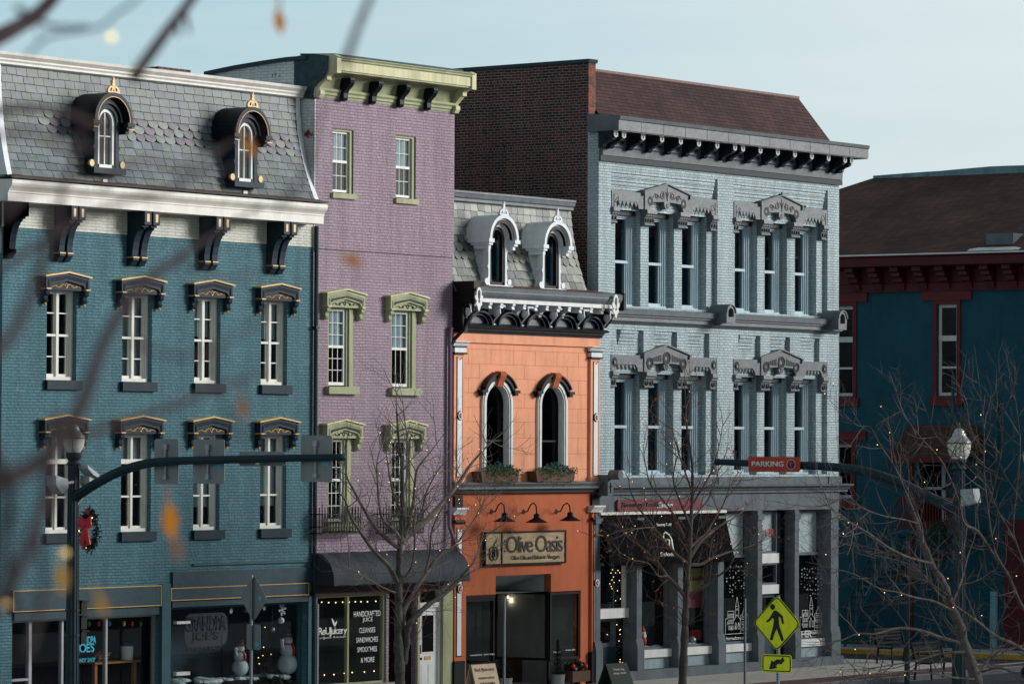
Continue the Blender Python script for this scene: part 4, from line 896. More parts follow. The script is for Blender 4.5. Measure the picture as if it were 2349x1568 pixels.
# keep joints clear of the windows
keep=MB()
for f,c in zip(mb.f,mb.c):
    pass
jm=mb
nb=MB(); 
for q in range(0,len(jm.f),6):
    vs=[jm.v[i] for f in jm.f[q:q+6] for i in f]; x0,x1=min(v[0] for v in vs),max(v[0] for v in vs); z0_,z1_=min(v[2] for v in vs),max(v[2] for v in vs)
    segs=[(x0,x1)]
    for a in aws:
        m0,m1=a[0]-.16,a[1]+.16
        if z0_<a[3]+.2:
            ns=[]
            for s0,s1_ in segs:
                if s1_<=m0 or s0>=m1: ns.append((s0,s1_)); continue
                if s0<m0: ns.append((s0,m0))
                if s1_>m1: ns.append((m1,s1_))
            segs=ns
    for s0,s1_ in segs:
        if s1_-s0>.004: nb.box(s0,s1_,YO-.003,YO+.001,z0_,z1_)
nb.build('block_joint',M['joint'],B3)
MB().box(oa+.4,ob-.4,1.2,1.25,4.2,z_lm).build('unlit_room_sheet',M['dark'],B3)
# top board and pilasters
zf0=avz([(1200,790)]); zf1=z_lm-.02
MB().box(oa+.02,ob-.001,YO-.06,YO-.001,zf0,zf1).build('frieze_board',M['orange'],B3)
pw=.40
def cap(x0,x1,zt,h,y=YO,parent=B3,dark=True):
    mb=MB(); mb.prism([(y-.05,zt-h*.38),(y-.10,zt-h*.38),(y-.13,zt-h*.25),(y-.13,zt-h*.2),(y-.19,zt-h*.05),(y-.19,zt),(y-.001,zt)],'x',x0-.09,x1+.09); mb.box(x0-.03,x1+.03,y-.11,y-.001,zt-h*.86,zt-h*.48)
    o=mb.build('capital',M['whited'],parent)
    c=MB(); c.box(x0-.05,x1+.05,y-.125,y-.001,zt-h*.48,zt-h*.381); c.box(x0-.05,x1+.05,y-.13,y-.001,zt-h,zt-h*.861); c.build('capital_band',M['black'],o)
def strip(x0,x1,zb,zt,y,parent,ring=None):
    mb=MB(); n=6; xc=(x0+x1)/2
    def outl(i): 
        a,b=x0-i,x1+i; r=(b-a)*.35
        return [(a,zb-i),(b,zb-i),(b,zt+i),(b-(b-a)*.12,zt+i),(xc+r*.6,zt+i-r*.6),(xc,zt+i-r*.8),(xc-r*.6,zt+i-r*.6),(a+(b-a)*.12,zt+i),(a,zt+i)]
    mb.prism(outl(.03),'y',y-.008,y-.001); k=mb.build('panel_border',M['black'],parent)
    MB().prism(outl(0),'y',y-.014,y-.009).build('panel_strip',M['white'],k)
    if ring:
        g=MB(); g.lathe((xc,y-.016,ring),[(.115,0),(.115,.02),(.09,.03)],20,'y'); g.build('ring',M['black'],k)
        g=MB(); g.lathe((xc,y-.047,ring),[(.09,0),(.095,.01)],20,'y'); g.build('ring',M['white'],k)
        g=MB(); g.lathe((xc,y-.058,ring),[(.06,0),(.06,.01)],16,'y'); g.build('ring',M['black'],k)
        g=MB(); g.lathe((xc,y-.069,ring),[(.045,0),(.045,.01)],16,'y'); g.build('ring',M['orange'],k)
zc1=avz([(1352,794)],-.1); zc1=avz([(1055,781),(1353,795)],-.15)
for (x0,x1) in ((oa+.01,oa+.01+pw),(ob-.005-pw,ob-.005)):
    p=MB().box(x0,x1,YO-.07,YO-.0005,z_bt,zc1-.02).build('pilaster',M['orange'],B3)
    cap(x0,x1,zc1,avz([(1353,795)])-avz([(1353,823)]),YO-.0,B3)
    strip(x0+.12,x1-.10,avz([(1353,1090)]),avz([(1048,822),(1362,830)]),YO-.07,p,avz([(1048,952),(1360,958)]))
    MB().box(x0-.03,x1+.02,YO-.1,YO-.001,z_bt+.0,z_bt+.14).build('pilaster_base',M['orange'],B3)
# roof
ztr=avz([(1038.6,457),(1323,480)],.45)
def prof3(t): return (-.08+.50*(1-(1-t)**1.8),z_r0-.05+(ztr-z_r0+.05)*t)
def ins3(t): return .0
rx1=X(1352,680,-.08)
mb=MB(); n=10
def insr(t): return .22*t
for k in range(n):
    (y0,z0),(y1,z1)=prof3(k/n),prof3((k+1)/n); e0,e1=rx1-insr(k/n)*1.0,rx1-insr((k+1)/n)
    mb.poly([(oa,y0,z0),(e0,y0,z0),(e1,y1,z1),(oa,y1,z1)]); mb.poly([(e0,y0,z0),(e0,9,z0),(e1,9,z1),(e1,y1,z1)])
mb.poly([(oa,.42,ztr),(rx1-.22,.42,ztr),(rx1-.22,13.9,ztr-.6),(oa,13.9,ztr-.6)]); mb.poly([(oa,14,z_lm+.1),(ob,14,z_lm+.1),(ob,14,ztr-.62),(oa,14,ztr-.62)])
roof3=mb.build('mansard_roof',M['slateback'],B3)
SL3=[rgb(124,130,127)[:3],rgb(142,147,141)[:3],rgb(110,116,116)[:3],rgb(119,125,122)[:3],rgb(154,158,150)[:3],rgb(98,105,108)[:3]]
zfa=avz([(1045,545)],.2); zfb=avz([(1045,610)],.2)
rows3=int((ztr-z_r0)/.2)
def fish3(x,r):
    if 4<=r<=6: return SL3[int(abs(x*91+r*7))%6]
    return None
slates('slates',oa+.0,rx1-.02,prof3,lambda t:0.0 if False else insr(t)*0.5,.27,.205,lambda rn,r,x:SL3[rn.randrange(6)],roof3,fish=fish3,seed=9)
MB().prism([(.36,ztr-.06),(.30,ztr-.04),(.30,ztr+.02),(.26,ztr+.05),(.24,ztr+.14),(.22,ztr+.15),(.22,ztr+.2),(.5,ztr+.22),(.5,ztr-.06)],'x',oa,rx1-.15).build('roof_trim',M['grey'],B3)
for (uc,vb,vt,ug0) in ((1144,666,493,1103),(1268,674,508,1229)):
    yf=-.2; xc=X(uc-2,560,yf); zb=Z(uc,vb,yf); zt=Z(uc,vt,yf)
    dormer(B3,xc,zb,1.18,zt-zb,yf,.62,M['whited'],M['whited'],M['black'],M['whited'],False,.56)
# cornice
cy=YO
MB().prism([(0,z_gb2+.02),(-.36,z_gb2+.02),(-.50,z_gb2+.02),(-.50,z_gb2+.12),(-.52,z_gb2+.13),(-.52,z_gb2+.16),(-.56,z_gb2+.2),(-.58,z_gb2+.25),(-.58,z_gb2+.28),(0,z_gb2+.29)],'x',oa+.25,ob+.18).build('gutter',M['white'],B3)
MB().prism([(-.50,z_gb2+.125),(-.535,z_gb2+.125),(-.575,z_gb2+.19),(-.595,z_gb2+.25),(-.595,z_gb2+.283),(-.5,z_gb2+.283)],'x',oa+.251,ob+.179).build('gutter_roll',M['greyb'] if 'greyb' in M else M['grey'],B3)
mb=MB(); mb.prism([(-.59,z_gb2+.285),(-.60,z_gb2+.35),(-.57,z_gb2+.38),(-.05,z_gb2+.46),(-.05,z_gb2+.29)],'x',oa+.25,ob+.2); mb.build('gutter_lip',M['grey'],B3)
MB().prism([(-.5,z_gb2+.40),(-.05,z_gb2+.47),(-.02,z_r0+.06)],'x',oa+.26,rx1-.0).build('flashing',M['copper'],B3)
mb=MB(); mb.box(oa+.003,oa+.249,-.62,YO-.001,z_gb2-.02,z_gb2+.50); mb.box(oa+.003,oa+.2,-.3,YO-.001,z_lm-.02,z_gb2-.021); mb.build('cornice_end',M['black'],B3); MB().box(ob+.201,ob+.30,-.62,YO-.001,z_gb2-.02,z_gb2+.42).build('cornice_end',M['black'],B3)
# acroteria on the ends
for xx,uc,vt in ((oa+.245,1097,658),(ob+.19,1411,675)):
    y=-.66; zt=Z(uc,vt,y); zb=Z(uc,vt+56,y); H=zt-zb; t=MB(); xc=X(uc,vt+30,y)
    def F(p): t.prism([(xc+a*H,zb+b*H) for a,b in p],'y',y-.03,y)
    F([(0,0),(.06,.08),(.10,.2),(.20,.27),(.21,.34),(.14,.42),(0,.33),(-.14,.42),(-.21,.34),(-.20,.27),(-.10,.2),(-.06,.08)])
    for s in (-1,1): F([(s*.07,.38),(s*.16,.42),(s*.26,.52),(s*.27,.64),(s*.18,.66),(s*.17,.80),(s*.10,.95),(0,1.0),(0,.90),(s*.08,.83),(s*.10,.70),(s*.08,.58),(s*.05,.5)])
    t.build('acroterion',M['white'],B3)
# frieze
mb=MB(); mb.box(oa+.201,ob+.04,YO-.10,YO-.001,z_lm+.14,z_gb2+.02); fr=mb.build('cornice_frieze',M['black'],B3)
MB().prism([(YO-.001,z_lm-.02),(YO-.09,z_lm-.02),(YO-.10,z_lm+.03),(YO-.15,z_lm+.05),(YO-.15,z_lm+.09),(YO-.30,z_lm+.12),(YO-.31,z_lm+.15),(YO-.12,z_lm+.22),(YO-.001,z_lm+.22)],'x',oa+.05,ob+.06).build('cornice_moulding',M['greyd'],B3)
# modillions under the gutter and arches with bossed consoles
zm=z_gb2+.018
nm=13
for i in range(nm):
    x=oa+.42+(ob+.05-oa-.5)*i/(nm-1); big=(i%2==0); dp=.38; 
    pr=[(-.46,zm),(-.46,zm-.05),(-.44,zm-.07),(-.46,zm-.12),(-.40,zm-.13),(-.30,zm-.16),(-.24,zm-.24),(-.24,zm-.27),(-.1,zm-.27),(-.1,zm)] if big else [(-.48,zm),(-.48,zm-.05),(-.44,zm-.08),(-.46,zm-.14),(-.40,zm-.15),(-.1,zm-.12),(-.1,zm)]
    MB().prism(pr,'x',x-.055,x+.055).build('modillion',M['whited'],B3)
nc=6; zc0=z_lm+.2; za=z_gb2-.05-zc0
bx=[X(u,740,-.3) for u in (1075,1142,1207,1272,1335,1395)]
for i,x in enumerate(bx):
    x=min(x,ob-.02)
    mb=MB(); mb.prism([(YO-.1,zc0+za),(-.42,zc0+za),(-.42,zc0+za*.9),(-.36,zc0+za*.55),(-.30,zc0+za*.35),(-.2,zc0+.05),(-.16,zc0-.02),(YO-.1,zc0-.02)],'x',x-.09,x+.09)
    k=mb.build('console',M['black'],B3)
    g=MB(); g.lathe((x-.092,-.33,zc0+za*.62),[(.10,0),(.10,-.02),(.07,-.035),(.0,-.045)],14,'x'); g.tube([(x-.10,-.42,zc0+za*.98),(x-.10,-.44,zc0+za*.6),(x-.10,-.30,zc0+za*.3),(x-.10,-.2,zc0+.02)],.02,5)
    g.tube([(x-.1,-.16,zc0+.0),(x+.09,-.16,zc0+.0)],.035,8); g.tube([(x-.12,-.42,zc0+za),(x+.12,-.42,zc0+za)],.03,6)
    g.build('boss',M['whited'],k)
    if i<5:
        x2=min(bx[i+1],ob-.02); xc=(x+x2)/2; r=(x2-x)/2-.10
        a=MB(); a.arch(xc,zc0-.02,r-.06,r,-.26,YO-.1,14,kz=min(1,(za-.1)/r)); a.arch(xc,zc0-.02,r-.15,r-.11,-.19,YO-.1,14,kz=min(1,(za-.1)/r)); a.build('frieze_arch',M['greyd'],B3)
        l=MB(); l.prism([(xc+(r-.17)*cos(q*PI/10),zc0+(r-.17)*min(1,(za-.1)/r)*sin(q*PI/10)) for q in range(11)],'y',YO-.11,YO-.1005); l.build('lunette',M['grey'],B3)
# dark downpipe off the orange gutter
mb=MB(); xq=X(1075,700,-.4); mb.tube([(xq+.12,-.45,z_gb2),(xq+.1,-.38,z_lm+.35),(xq-.05,-.3,z_lm+.05),(xd+.1,-.14,z_lm-.18),(xd,-.09,z_lm-.3)],.045,8); mb.build('downpipe',M['iron'],B3)
# arched windows
for a,vb in zip(aws,(0,0)):
    x0,x1,z0,z1=a; xc=(x0+x1)/2; r=(x1-x0)/2; zs=z1-r
    f=MB(); f.arch(xc,zs,r-.005,r+.15,YO-.06,YO-.001,20); f.arch(xc,zs,r+.04,r+.11,YO-.085,YO-.06,20); f.arch(xc,zs,r-.03,r-.0,YO+.0,YO+.1,20)
    for s in (-1,1):
        f.box(xc+s*(r-.005),xc+s*(r+.15),YO-.06,YO-.001,z0,zs); f.box(xc+s*(r+.04),xc+s*(r+.11),YO-.085,YO-.06,z0,zs); f.box(xc+s*(r-.03),xc+s*(r-.001),YO+.0,YO+.1,z0,zs)
    o=f.build('window',M['white'],B3)
    f=MB(); f.arch(xc,zs,r-.07,r-.031,YO+.1,YO+.15,16)
    for s in (-1,1): f.box(xc+s*(r-.07),xc+s*(r-.031),YO+.1,YO+.15,z0,zs)
    f.box(xc-r+.1,xc+r-.1,YO+.1,YO+.15,z0+(zs-z0)*.5-.02,z0+(zs-z0)*.5+.02); f.build('sash',M['black'],o)
    p=[(xc-r+.06,z0),(xc+r-.06,z0)]+[(xc+(r-.06)*cos(k*PI/12),zs+(r-.06)*sin(k*PI/12)) for k in range(13)]
    MB().prism(p,'y',YO+.12,YO+.126).build('pane',M['darkglass'] if 'darkglass' in M else M['glass'],o)
    h=MB(); h.arch(xc,zs,r+.151,r+.25,YO-.14,YO-.001,20,a0=R(30),a1=R(150)); h.arch(xc,zs,r+.251,r+.29,YO-.18,YO-.001,20,a0=R(32),a1=R(148))
    for s in (-1,1): h.box(xc+s*(r+.08),xc+s*(r+.30),YO-.17,YO-.001,zs+r*.58,zs+r*.72); h.box(xc+s*(r+.12),xc+s*(r+.25),YO-.14,YO-.001,zs+r*.44,zs+r*.579)
    h.build('window_hood',M['black'],o)
    k=MB()
    for j in range(4):
        xx=xc-.115+j*.058; w2=.03
        k.prism([(YO-.18,zs+r+.32),(YO-.24,zs+r+.28),(YO-.23,zs+r+.2),(YO-.17,zs+r+.08),(YO-.13,zs+r-.05),(YO-.05,zs+r-.05),(YO-.05,zs+r+.32)],'x',xx,xx+.048)
    k.build('keystone',M['orange2'],o)
# belt cornice
MB().prism([(YO-.001,z_bb),(YO-.10,z_bb),(YO-.10,z_bb+.05),(YO-.14,z_bb+.08),(YO-.2,z_bb+.1),(YO-.2,z_bb+.15),(YO-.26,z_bt-.02),(YO-.26,z_bt),(YO-.05,z_bt+.03),(YO-.001,z_bt+.03)],'x',oa-.02,ob+.06).build('belt_cornice',M['grey'],B3)
MB().box(oa,ob+.02,YO-.13,YO-.101,z_bb-.001,z_bb+.05).build('belt_band',M['black'],B3)
# ground storey
mb=MB(); wall(mb,oa,ob,0,z_bb,YO-.02,[(sf[0],sf[1],.0,zsf),(eo[0],eo[1],zsf,zen)],.2); mb.build('ground_floor_wall',M['orange2'],B3)
room(B3,sf[0]+.01,sf[1]-.01,.11,zsf-.001,.21,4.2,M['room3'])
mb=MB(); a,b,c,d=eo[0],eo[1],zsf,zen; mb.poly([(a,.19,d-.0),(b,.19,d),(b,1.3,c+.02),(a,1.3,c+.02)]); mb.poly([(b,.18,c),(b,.18,d),(b,1.3,c+.02)]); mb.build('entrance_soffit',M['blind'],B3)
zc2=avz([(1070,1162),(1365,1160)],-.1)
for (x0,x1) in ((oa+.01,oa+.01+pw-.04),(ob-.005-pw+.02,ob-.005)):
    MB().box(x0+.05,x1-.0,YO-.08,YO-.021,zc2+.001,z_bb-.05).build('pilaster_block',M['navyd'],B3)
    MB().prism([(YO-.02,zc2-.17),(YO-.11,zc2-.17),(YO-.14,zc2-.12),(YO-.2,zc2-.05),(YO-.22,zc2-.04),(YO-.22,zc2),(YO-.02,zc2)],'x',x0-.06,x1+.06).build('capital',M['white'],B3)
    p=MB().box(x0+.03,x1,YO-.09,YO-.021,.9,zc2-.2).build('pilaster',M['orange2'],B3)
    MB().tube([(x0,YO-.1,zc2-.34),(x1+.02,YO-.1,zc2-.34)],.05,8).build('pilaster_band',M['navyd'],B3)
    strip(x0+.12,x1-.07,avz([(1358,1482)]),avz([(1357,1204)]),YO-.09,p,avz([(1048,1345),(1358,1340)]))
    MB().box(x0-.03,x1+.03,YO-.14,YO-.021,.12,.9).build('plinth',M['navyd'],B3)
# shop front: black framed angled windows with the recessed door
e0,e1=eo
def glz(mbf,mbp,p,q,z0,z1,t=.06,base=None):
    """framed glass panel between two ground points"""
    d=Vector((q[0]-p[0],q[1]-p[1],0)); L=d.length; d/=L; nrm=Vector((-d.y,d.x,0))*.03
    def bx(a,b,za,zb):
        A=Vector((p[0],p[1],0))+d*a; Bp=Vector((p[0],p[1],0))+d*b
        i=len(mbf.v); mbf.v+=[tuple(v) for v in [(A.x-nrm.x,A.y-nrm.y,za),(Bp.x-nrm.x,Bp.y-nrm.y,za),(Bp.x+nrm.x,Bp.y+nrm.y,za),(A.x+nrm.x,A.y+nrm.y,za),(A.x-nrm.x,A.y-nrm.y,zb),(Bp.x-nrm.x,Bp.y-nrm.y,zb),(Bp.x+nrm.x,Bp.y+nrm.y,zb),(A.x+nrm.x,A.y+nrm.y,zb)]]
        for f in ((0,3,2,1),(4,5,6,7),(0,1,5,4),(1,2,6,5),(2,3,7,6),(3,0,4,7)): mbf.f.append(tuple(i+k for k in f)); mbf.c.append(None)
    bx(0,t,z0,z1); bx(L-t,L,z0,z1); bx(t,L-t,z1-t,z1); bx(t,L-t,z0,z0+t)
    A=Vector((p[0],p[1],0))+d*t; Bp=Vector((p[0],p[1],0))+d*(L-t)
    mbp.poly([(A.x,A.y,z0+t),(Bp.x,Bp.y,z0+t),(Bp.x,Bp.y,z1-t),(A.x,A.y,z1-t)])
f=MB(); p=MB(); 
glz(f,p,(sf[0],.05),(e0+.0,.05),.75,zsf-.09); glz(f,p,(e1,.05),(sf[1],.05),.75,zsf-.02)
glz(f,p,(e0,.1),(e0+.35,1.5),.75,zsf-.01); glz(f,p,(e0+.35,1.5),(e1-.25,1.5),.12,zsf-.01); glz(f,p,(e1,.1),(e1-.25,1.5),.75,zsf-.01)
f.box(sf[0],e0,.0,.1,zsf-.089,zsf); 
sfo=f.build('shop_front',M['black'],B3); p.build('pane',M['shopglass'],sfo)
MB().box(sf[0],e0,.06,.12,.12,.75).build('stall_riser',M['navyd'],B3); MB().box(e1,sf[1],.06,.12,.12,.75).build('stall_riser',M['navyd'],B3)
gtext('extra virgin olive oil',1092,1504,26,5,M['whitev'],.01,sfo); gtext('balsamic vinegars',1122,1502,24,5,M['whitev'],.01,sfo); gtext('vinegars',1277,1497,16,5,M['whitev'],.01,sfo); gtext('vinegar gifts',1308,1492,22,5,M['whitev'],.01,sfo)
# ============================================================ PALE BRICK BUILDING
ga=ob+.006; gb_=X(1924,800,-.0)
B4=thing('pale_brick_building',((ga+gb_)/2,0,0),'wide pale blue grey brick building with triple windows under grey metal hoods','building')
z_c0=avz([(1372,369),(1924,424)])            # foot of cornice band
z_cA=avz([(1411,264),(1994,336)],-.65)       # top edge of fascia
z_cB=avz([(1411,297),(1990,363)],-.65)
z_be=avz([(1407,706),(1915,733)],-.2); 
z_sb=avz([(1500,1093),(1850,1093)],-.1); z_sc=avz([(1500,1111),(1880,1111)],-.2); z_sd=avz([(1500,1130),(1880,1130)],-.1); z_se=avz([(1500,1171),(1850,1171)])
REC=.12 # panel recess
P1=(X(1401,800),X(1645,800)+.0); P2=(X(1682,800),X(1898,800))
PW1=[(1410,1468.4),(1487,1545.2),(1563.5,1619.6)]; PW2=[(1684.8,1736.6),(1753.5,1804.7),(1822.9,1872)]
u_t=avz([(1440,484),(1790,512),(1515,492),(1840,518)],REC+.1); u_b=avz([(1430,702),(1505,706),(1700,716),(1770,719)],REC)
v_t=avz([(1440,853),(1515,857),(1700,866),(1775,869)],REC+.1); v_b=avz([(1430,1090),(1510,1088),(1700,1088)],REC)
GW=[]
for a,b in PW1+PW2: GW.append((X(a,800,REC),X(b,800,REC)))
ops=[(a,b,u_b,u_t) for a,b in GW]+[(a,b,v_b,v_t) for a,b in GW]
mb=MB()
zp0=u_b-.0; zp1=z_c0-.16
zq1=z_be-.52; zq0=v_b
# recessed panel planes with window openings; piers and spandrels proud of them
GD=.36
for (x0,x1) in (P1,P2):
    wall(mb,x0,x1,zp0,zp1,REC,[o for o in ops if x0-.2<o[0]<x1 and o[2]>z_be-1],GD)
    wall(mb,x0,x1,zq0,zq1,REC,[o for o in ops if x0-.2<o[0]<x1 and o[2]<z_be-1],GD)
wall(mb,ga,gb_,z_sb,z_c0+.1,0,[(P1[0],P1[1],zp0,zp1,REC),(P2[0],P2[1],zp0,zp1,REC),(P1[0],P1[1],zq0,zq1,REC),(P2[0],P2[1],zq0,zq1,REC)],REC)
# side walls
mb.poly([(gb_,0,0),(gb_,16,0),(gb_,16,z_cA),(gb_,0,z_cA)]); mb.poly([(gb_,16,0),(ga,16,0),(ga,16,z_cA),(gb_,16,z_cA)]); 
mb.poly([(ga,.34,0),(ga,0,0),(ga,0,z_c0+.2),(ga,.34,z_c0+.2)])
wall4=mb.build('wall',M['pale'],B4)
# inner pier strips beside the windows (stepped reveals)
for (a,b),(zb,zt) in [((a,b),(u_b,u_t)) for a,b in GW]+[((a,b),(v_b,v_t)) for a,b in GW]:
    MB().box(b-.10,b-.001,REC+.16,REC+GD,zb+.001,zt-.001).build('window_reveal',M['pale'],B4)
# corbel courses stepping out over the panels
for (x0,x1) in (P1,P2):
    mb=MB()
    for k in range(5): mb.box(x0+.001,x1-.10-.0,REC-(k+1)*REC/5.5,REC-.001,zp1-.10-(4-k)*.10,zp1-.10-(4-k)*.10+.088)
    mb.box(x0+.001,x1-.001,-.0+.004,REC-.001,zp1-.012,zp1-.0005)
    mb.build('corbel_courses',M['pale'],B4)
mb=MB()
for grp in (GW[:3],GW[3:]):
    for j,(a,b) in enumerate(grp):
        pass
mb=MB(); dk=MB()
zt_=z_be-.80
for (x0,x1),grp in ((P1,GW[:3]),(P2,GW[3:])):
    mb=MB(); n3=3; wd=(x1-x0)/3
    for j in range(3):
        # sunk stepped panel above each window: courses of brick stepping out to the wall face
        c0=grp[j][0]+.12; c1=grp[j][1]-.02
        for k in range(4):
            z0=zq1+.0-.09*(4-k)
            mb.box(c0,c1-.22,REC-(k+1)*REC/4.6,REC-.001,z0,z0+.075)
        d0=grp[j][1]; d1=grp[j+1][0] if j<2 else x1
        # hanging pier between the panels, corbelled out
        mb.box(c1-.0,d1+.10 if j<2 else d1-.001,.003,REC-.001,zq1-.62,zq1-.001)
        for k in range(4): mb.box(c1-.0,(d1+.10 if j<2 else d1-.001),.003+k*.018+.01,REC-.001,zq1-.62-(k+1)*.09,zq1-.62-k*.09-.014)
    mb.box(x0+.001,x0+.25,.003,REC-.001,zq1-.30,zq1-.001)
    for k in range(4): mb.box(x0+.001,x0+.25,.012+k*.018,REC-.001,zq1-.30-(k+1)*.09,zq1-.30-k*.09-.014)
    mb.build('corbel_table',M['pale'],B4)
MB().box(ga+.4,gb_-.4,1.4,1.45,z_sb,z_c0).build('unlit_room_sheet',M['dark'],B4)
# windows
for i,(a,b) in enumerate(GW):
    for row,(zb,zt) in enumerate(((u_b,u_t),(v_b,v_t))):
        y=REC+.24; f=MB(); r=b-.10
        zb_=zb+.0; zt2=zt-.12
        f.box(r-.07,r-.001,y-.06,y+.08,zb_,zt2); f.box(r-.12,r-.07,y-.03,y+.08,zb_,zt2); f.box(r-.17,r-.12,y,y+.08,zb_,zt2)
        f.box(a+.001,a+.06,y-.06,y+.08,zb_,zt2); f.box(a+.06,a+.14,y,y+.08,zb_,zt2)
        f.box(a+.14,r-.17,y,y+.08,zt2-.09,zt2); f.box(a+.06,r-.07,y-.04,y,zt2-.05,zt2); f.box(a+.14,r-.17,y,y+.08,zb_,zb_+.12); f.box(a+.05,r-.05,y-.10,y+.0,zb_,zb_+.05)
        zm=zb+(zt2-zb)*.50; 
        if row==0: zm=zb+(zt2-zb)*.49
        f.box(a+.14,r-.15,y-.02,y+.09,zm-.035,zm+.035); f.box(r-.215,r-.17,y+.03,y+.1,zb_+.12,zm-.035)
        o=f.build('window',M['paleblue'],B4)
        MB().box(a+.14,r-.17,y+.05,y+.056,zb_+.12,zt2-.09).build('pane',M['glass'],o)
        MB().box(a+.002,b-.102,REC+.10,REC+.22,zt-.12,zt-.001).build('head_lintel',M['greyd'],o)
        if (row==1 and i in (0,1,2,5)) or (row==0 and i in (3,5)): MB().box(a+.05,r-.1,y+.14,y+.15,zb+.1,zt2).build('curtain',M['dark'],o)
# hood assemblies
def hoodset(x0,x1,grp,zt,kind):
    """x0..x1 whole width; zt = head of the openings"""
    g=MB(); y0,y1=-.02,REC-.001; zb=zt+.05; zt_=zt+.46
    xs=[x0]; c=[(grp[0][1]+grp[1][0])/2,(grp[1][1]+grp[2][0])/2]; pw_=.30; hw=.24
    mid=(c[0]+c[1])/2
    def seg(xa_,xb_,peak):
        # plate between two consoles with an opening cut under it
        s=.16
        if not peak:
            pts=[(xa_,zb),(xa_,zt_),(xb_,zt_),(xb_,zb),(xb_-hw,zb),(xb_-hw-.03,zb+.09),(xb_-hw-.12,zb+.17),(xa_+hw+.12 if xa_>x0 else xa_+.26,zb+.17),(xa_+hw+.03 if xa_>x0 else xa_+.20,zb+.09),(xa_+hw if xa_>x0 else xa_+.18,zb)]
        else:
            pts=[(xa_,zb),(xa_,zt_+.03),(mid,zt_+.26),(xb_,zt_+.03),(xb_,zb),(xb_-hw,zb),(xb_-hw-.04,zb+.10),(xb_-hw-.12,zb+.20),(mid+.13,zb+.23),(mid+.12,zb+.12),(mid+.05,zb+.04),(mid-.05,zb+.04),(mid-.12,zb+.12),(mid-.13,zb+.23),(xa_+hw+.12,zb+.20),(xa_+hw+.04,zb+.10),(xa_+hw,zb)]
        g.prism(pts,'y',y0-(.03 if peak else 0),y1 if not peak else y1)
    e0,e1=c[0]-hw,c[1]+hw
    seg(x0,e0+.001,False); seg(e0,e1,True); seg(e1-.001,x1,False)
    # raked cap of the middle pediment
    for s in (-1,1):
        xe=mid+s*(e1-mid+.08); g.prism([(mid,zt_+.262),(xe,zt_+.032),(xe,zt_+.065),(mid,zt_+.30)],'y',y0-.08,y1)
    g.prism([(e0-.08,zt_-.06),(e0-.08,zt_+.03),(e0-.001,zt_+.03),(e0-.001,zt_-.06)],'y',y0-.08,y1); g.prism([(e1+.08,zt_-.06),(e1+.08,zt_+.03),(e1+.001,zt_+.03),(e1+.001,zt_-.06)],'y',y0-.08,y1)
    o=g.build('window_hood',M['grey'],B4)
    # dark bosses
    bosses=[(c[0],zt_-.19),(c[1],zt_-.19)]+([(x0+.14,zt_-.19),(x1-.14,zt_-.19)] if kind else [])
    for bx_,bz in bosses:
        MB().lathe((bx_,y0-.032 if bx_ in c else y0-.002,bz),[(.125,0),(.125,.004)],18,'y').build('boss_recess',M['navyd'],o)
    d=MB()
    d.lathe((mid,y0-.032,zb+.13),[(.06,0),(.06,.004)],12,'y')
    if kind:
        d.lathe((mid,y0-.032,zt_-.06),[(.15,0),(.15,.004)],20,'y')
        for s in (-1,1):
            for k in range(6):
                q=.24+k*.085; d.prism([(mid+s*q,zt_-.14),(mid+s*(q+.055),zt_-.14),(mid+s*(q+.055),zt_+.09-(q+.055)*.22),(mid+s*q,zt_+.09-q*.22)],'y',y0-.036,y0-.0305)
    d.build('hood_recess',M['navyd'],o)
    for bx_,bz in bosses: MB().lathe((bx_-.02,y0-.035,bz),[(.045,0),(.05,.02),(.02,.10),(.0,.11)],10,'y').build('boss',M['grey'],o)
    if kind: MB().lathe((mid-.03,y0-.035,zt_-.06),[(.06,0),(.06,.02),(.02,.12),(0,.125)],10,'y').build('boss',M['grey'],o)
    d=MB()
    d.lathe((mid,y0-.036,zb+.13),[(.03,0),(.02,.02)],8,'y')
    if kind:
        for r_,xx,zz in ((.165,mid,zt_-.06),)+tuple((.14,a,b) for a,b in bosses[:2]): MB().tube([(xx+r_*cos(q*PI/10),y0-.036,zz+r_*sin(q*PI/10)) for q in range(21)],.018,5).build('boss_ring',M['grey'],o)
    d.build('boss',M['grey'],o)
    if not kind:
        s=MB()
        for sg in (-1,1):
            def sp(cx,cz,r0,turns,a0,dr=1):
                pts=[]
                for k in range(26):
                    t=k/25; a=a0+dr*sg*turns*2*PI*t; rr=r0*(1-.75*t); pts.append((mid+sg*cx+rr*cos(a),y0-.033,cz+rr*sin(a)))
                s.tube(pts,.010,4)
            sp(.24,zt_-.02,.11,1.6,PI/2); sp(.50,zt_-.06,.075,1.3,-PI/2,-1)
            s.tube([(mid+sg*.34,y0-.033,zt_-.10),(mid+sg*.42,y0-.033,zt_-.02),(mid+sg*.55,y0-.033,zt_+.01),(mid+sg*.66,y0-.033,zt_-.10)],.009,4)
            s.tube([(mid,y0-.033,zt_-.12),(mid+sg*.05,y0-.033,zt_+.04),(mid+sg*.10,y0-.033,zt_+.08)],.010,4)
            xe=x0+.2 if sg<0 else x1-.2
            s.tube([(xe+sg*.11,y0-.003,zt_-.08),(xe+sg*.11,y0-.003,zt_-.42)],.008,4); s.tube([(xe+sg*.11,y0-.003,zt_-.3)]+[(xe+.07*cos(sg*1.2+a*.5)-sg*.02,y0-.003,zt_-.22+.07*sin(a*.5+1.2)) for a in range(9)],.008,4)
        s.tube([(mid,y0-.033,zt_-.16),(mid,y0-.033,zt_+.18)],.012,4)
        for rr,zz in ((.05,.0),(.04,.07)): s.lathe((mid,y0-.032,zt_+zz),[(rr*.5,0),(rr*.5,.004)],8,'y')
        s.build('incised_scroll',M['navyd'],o)
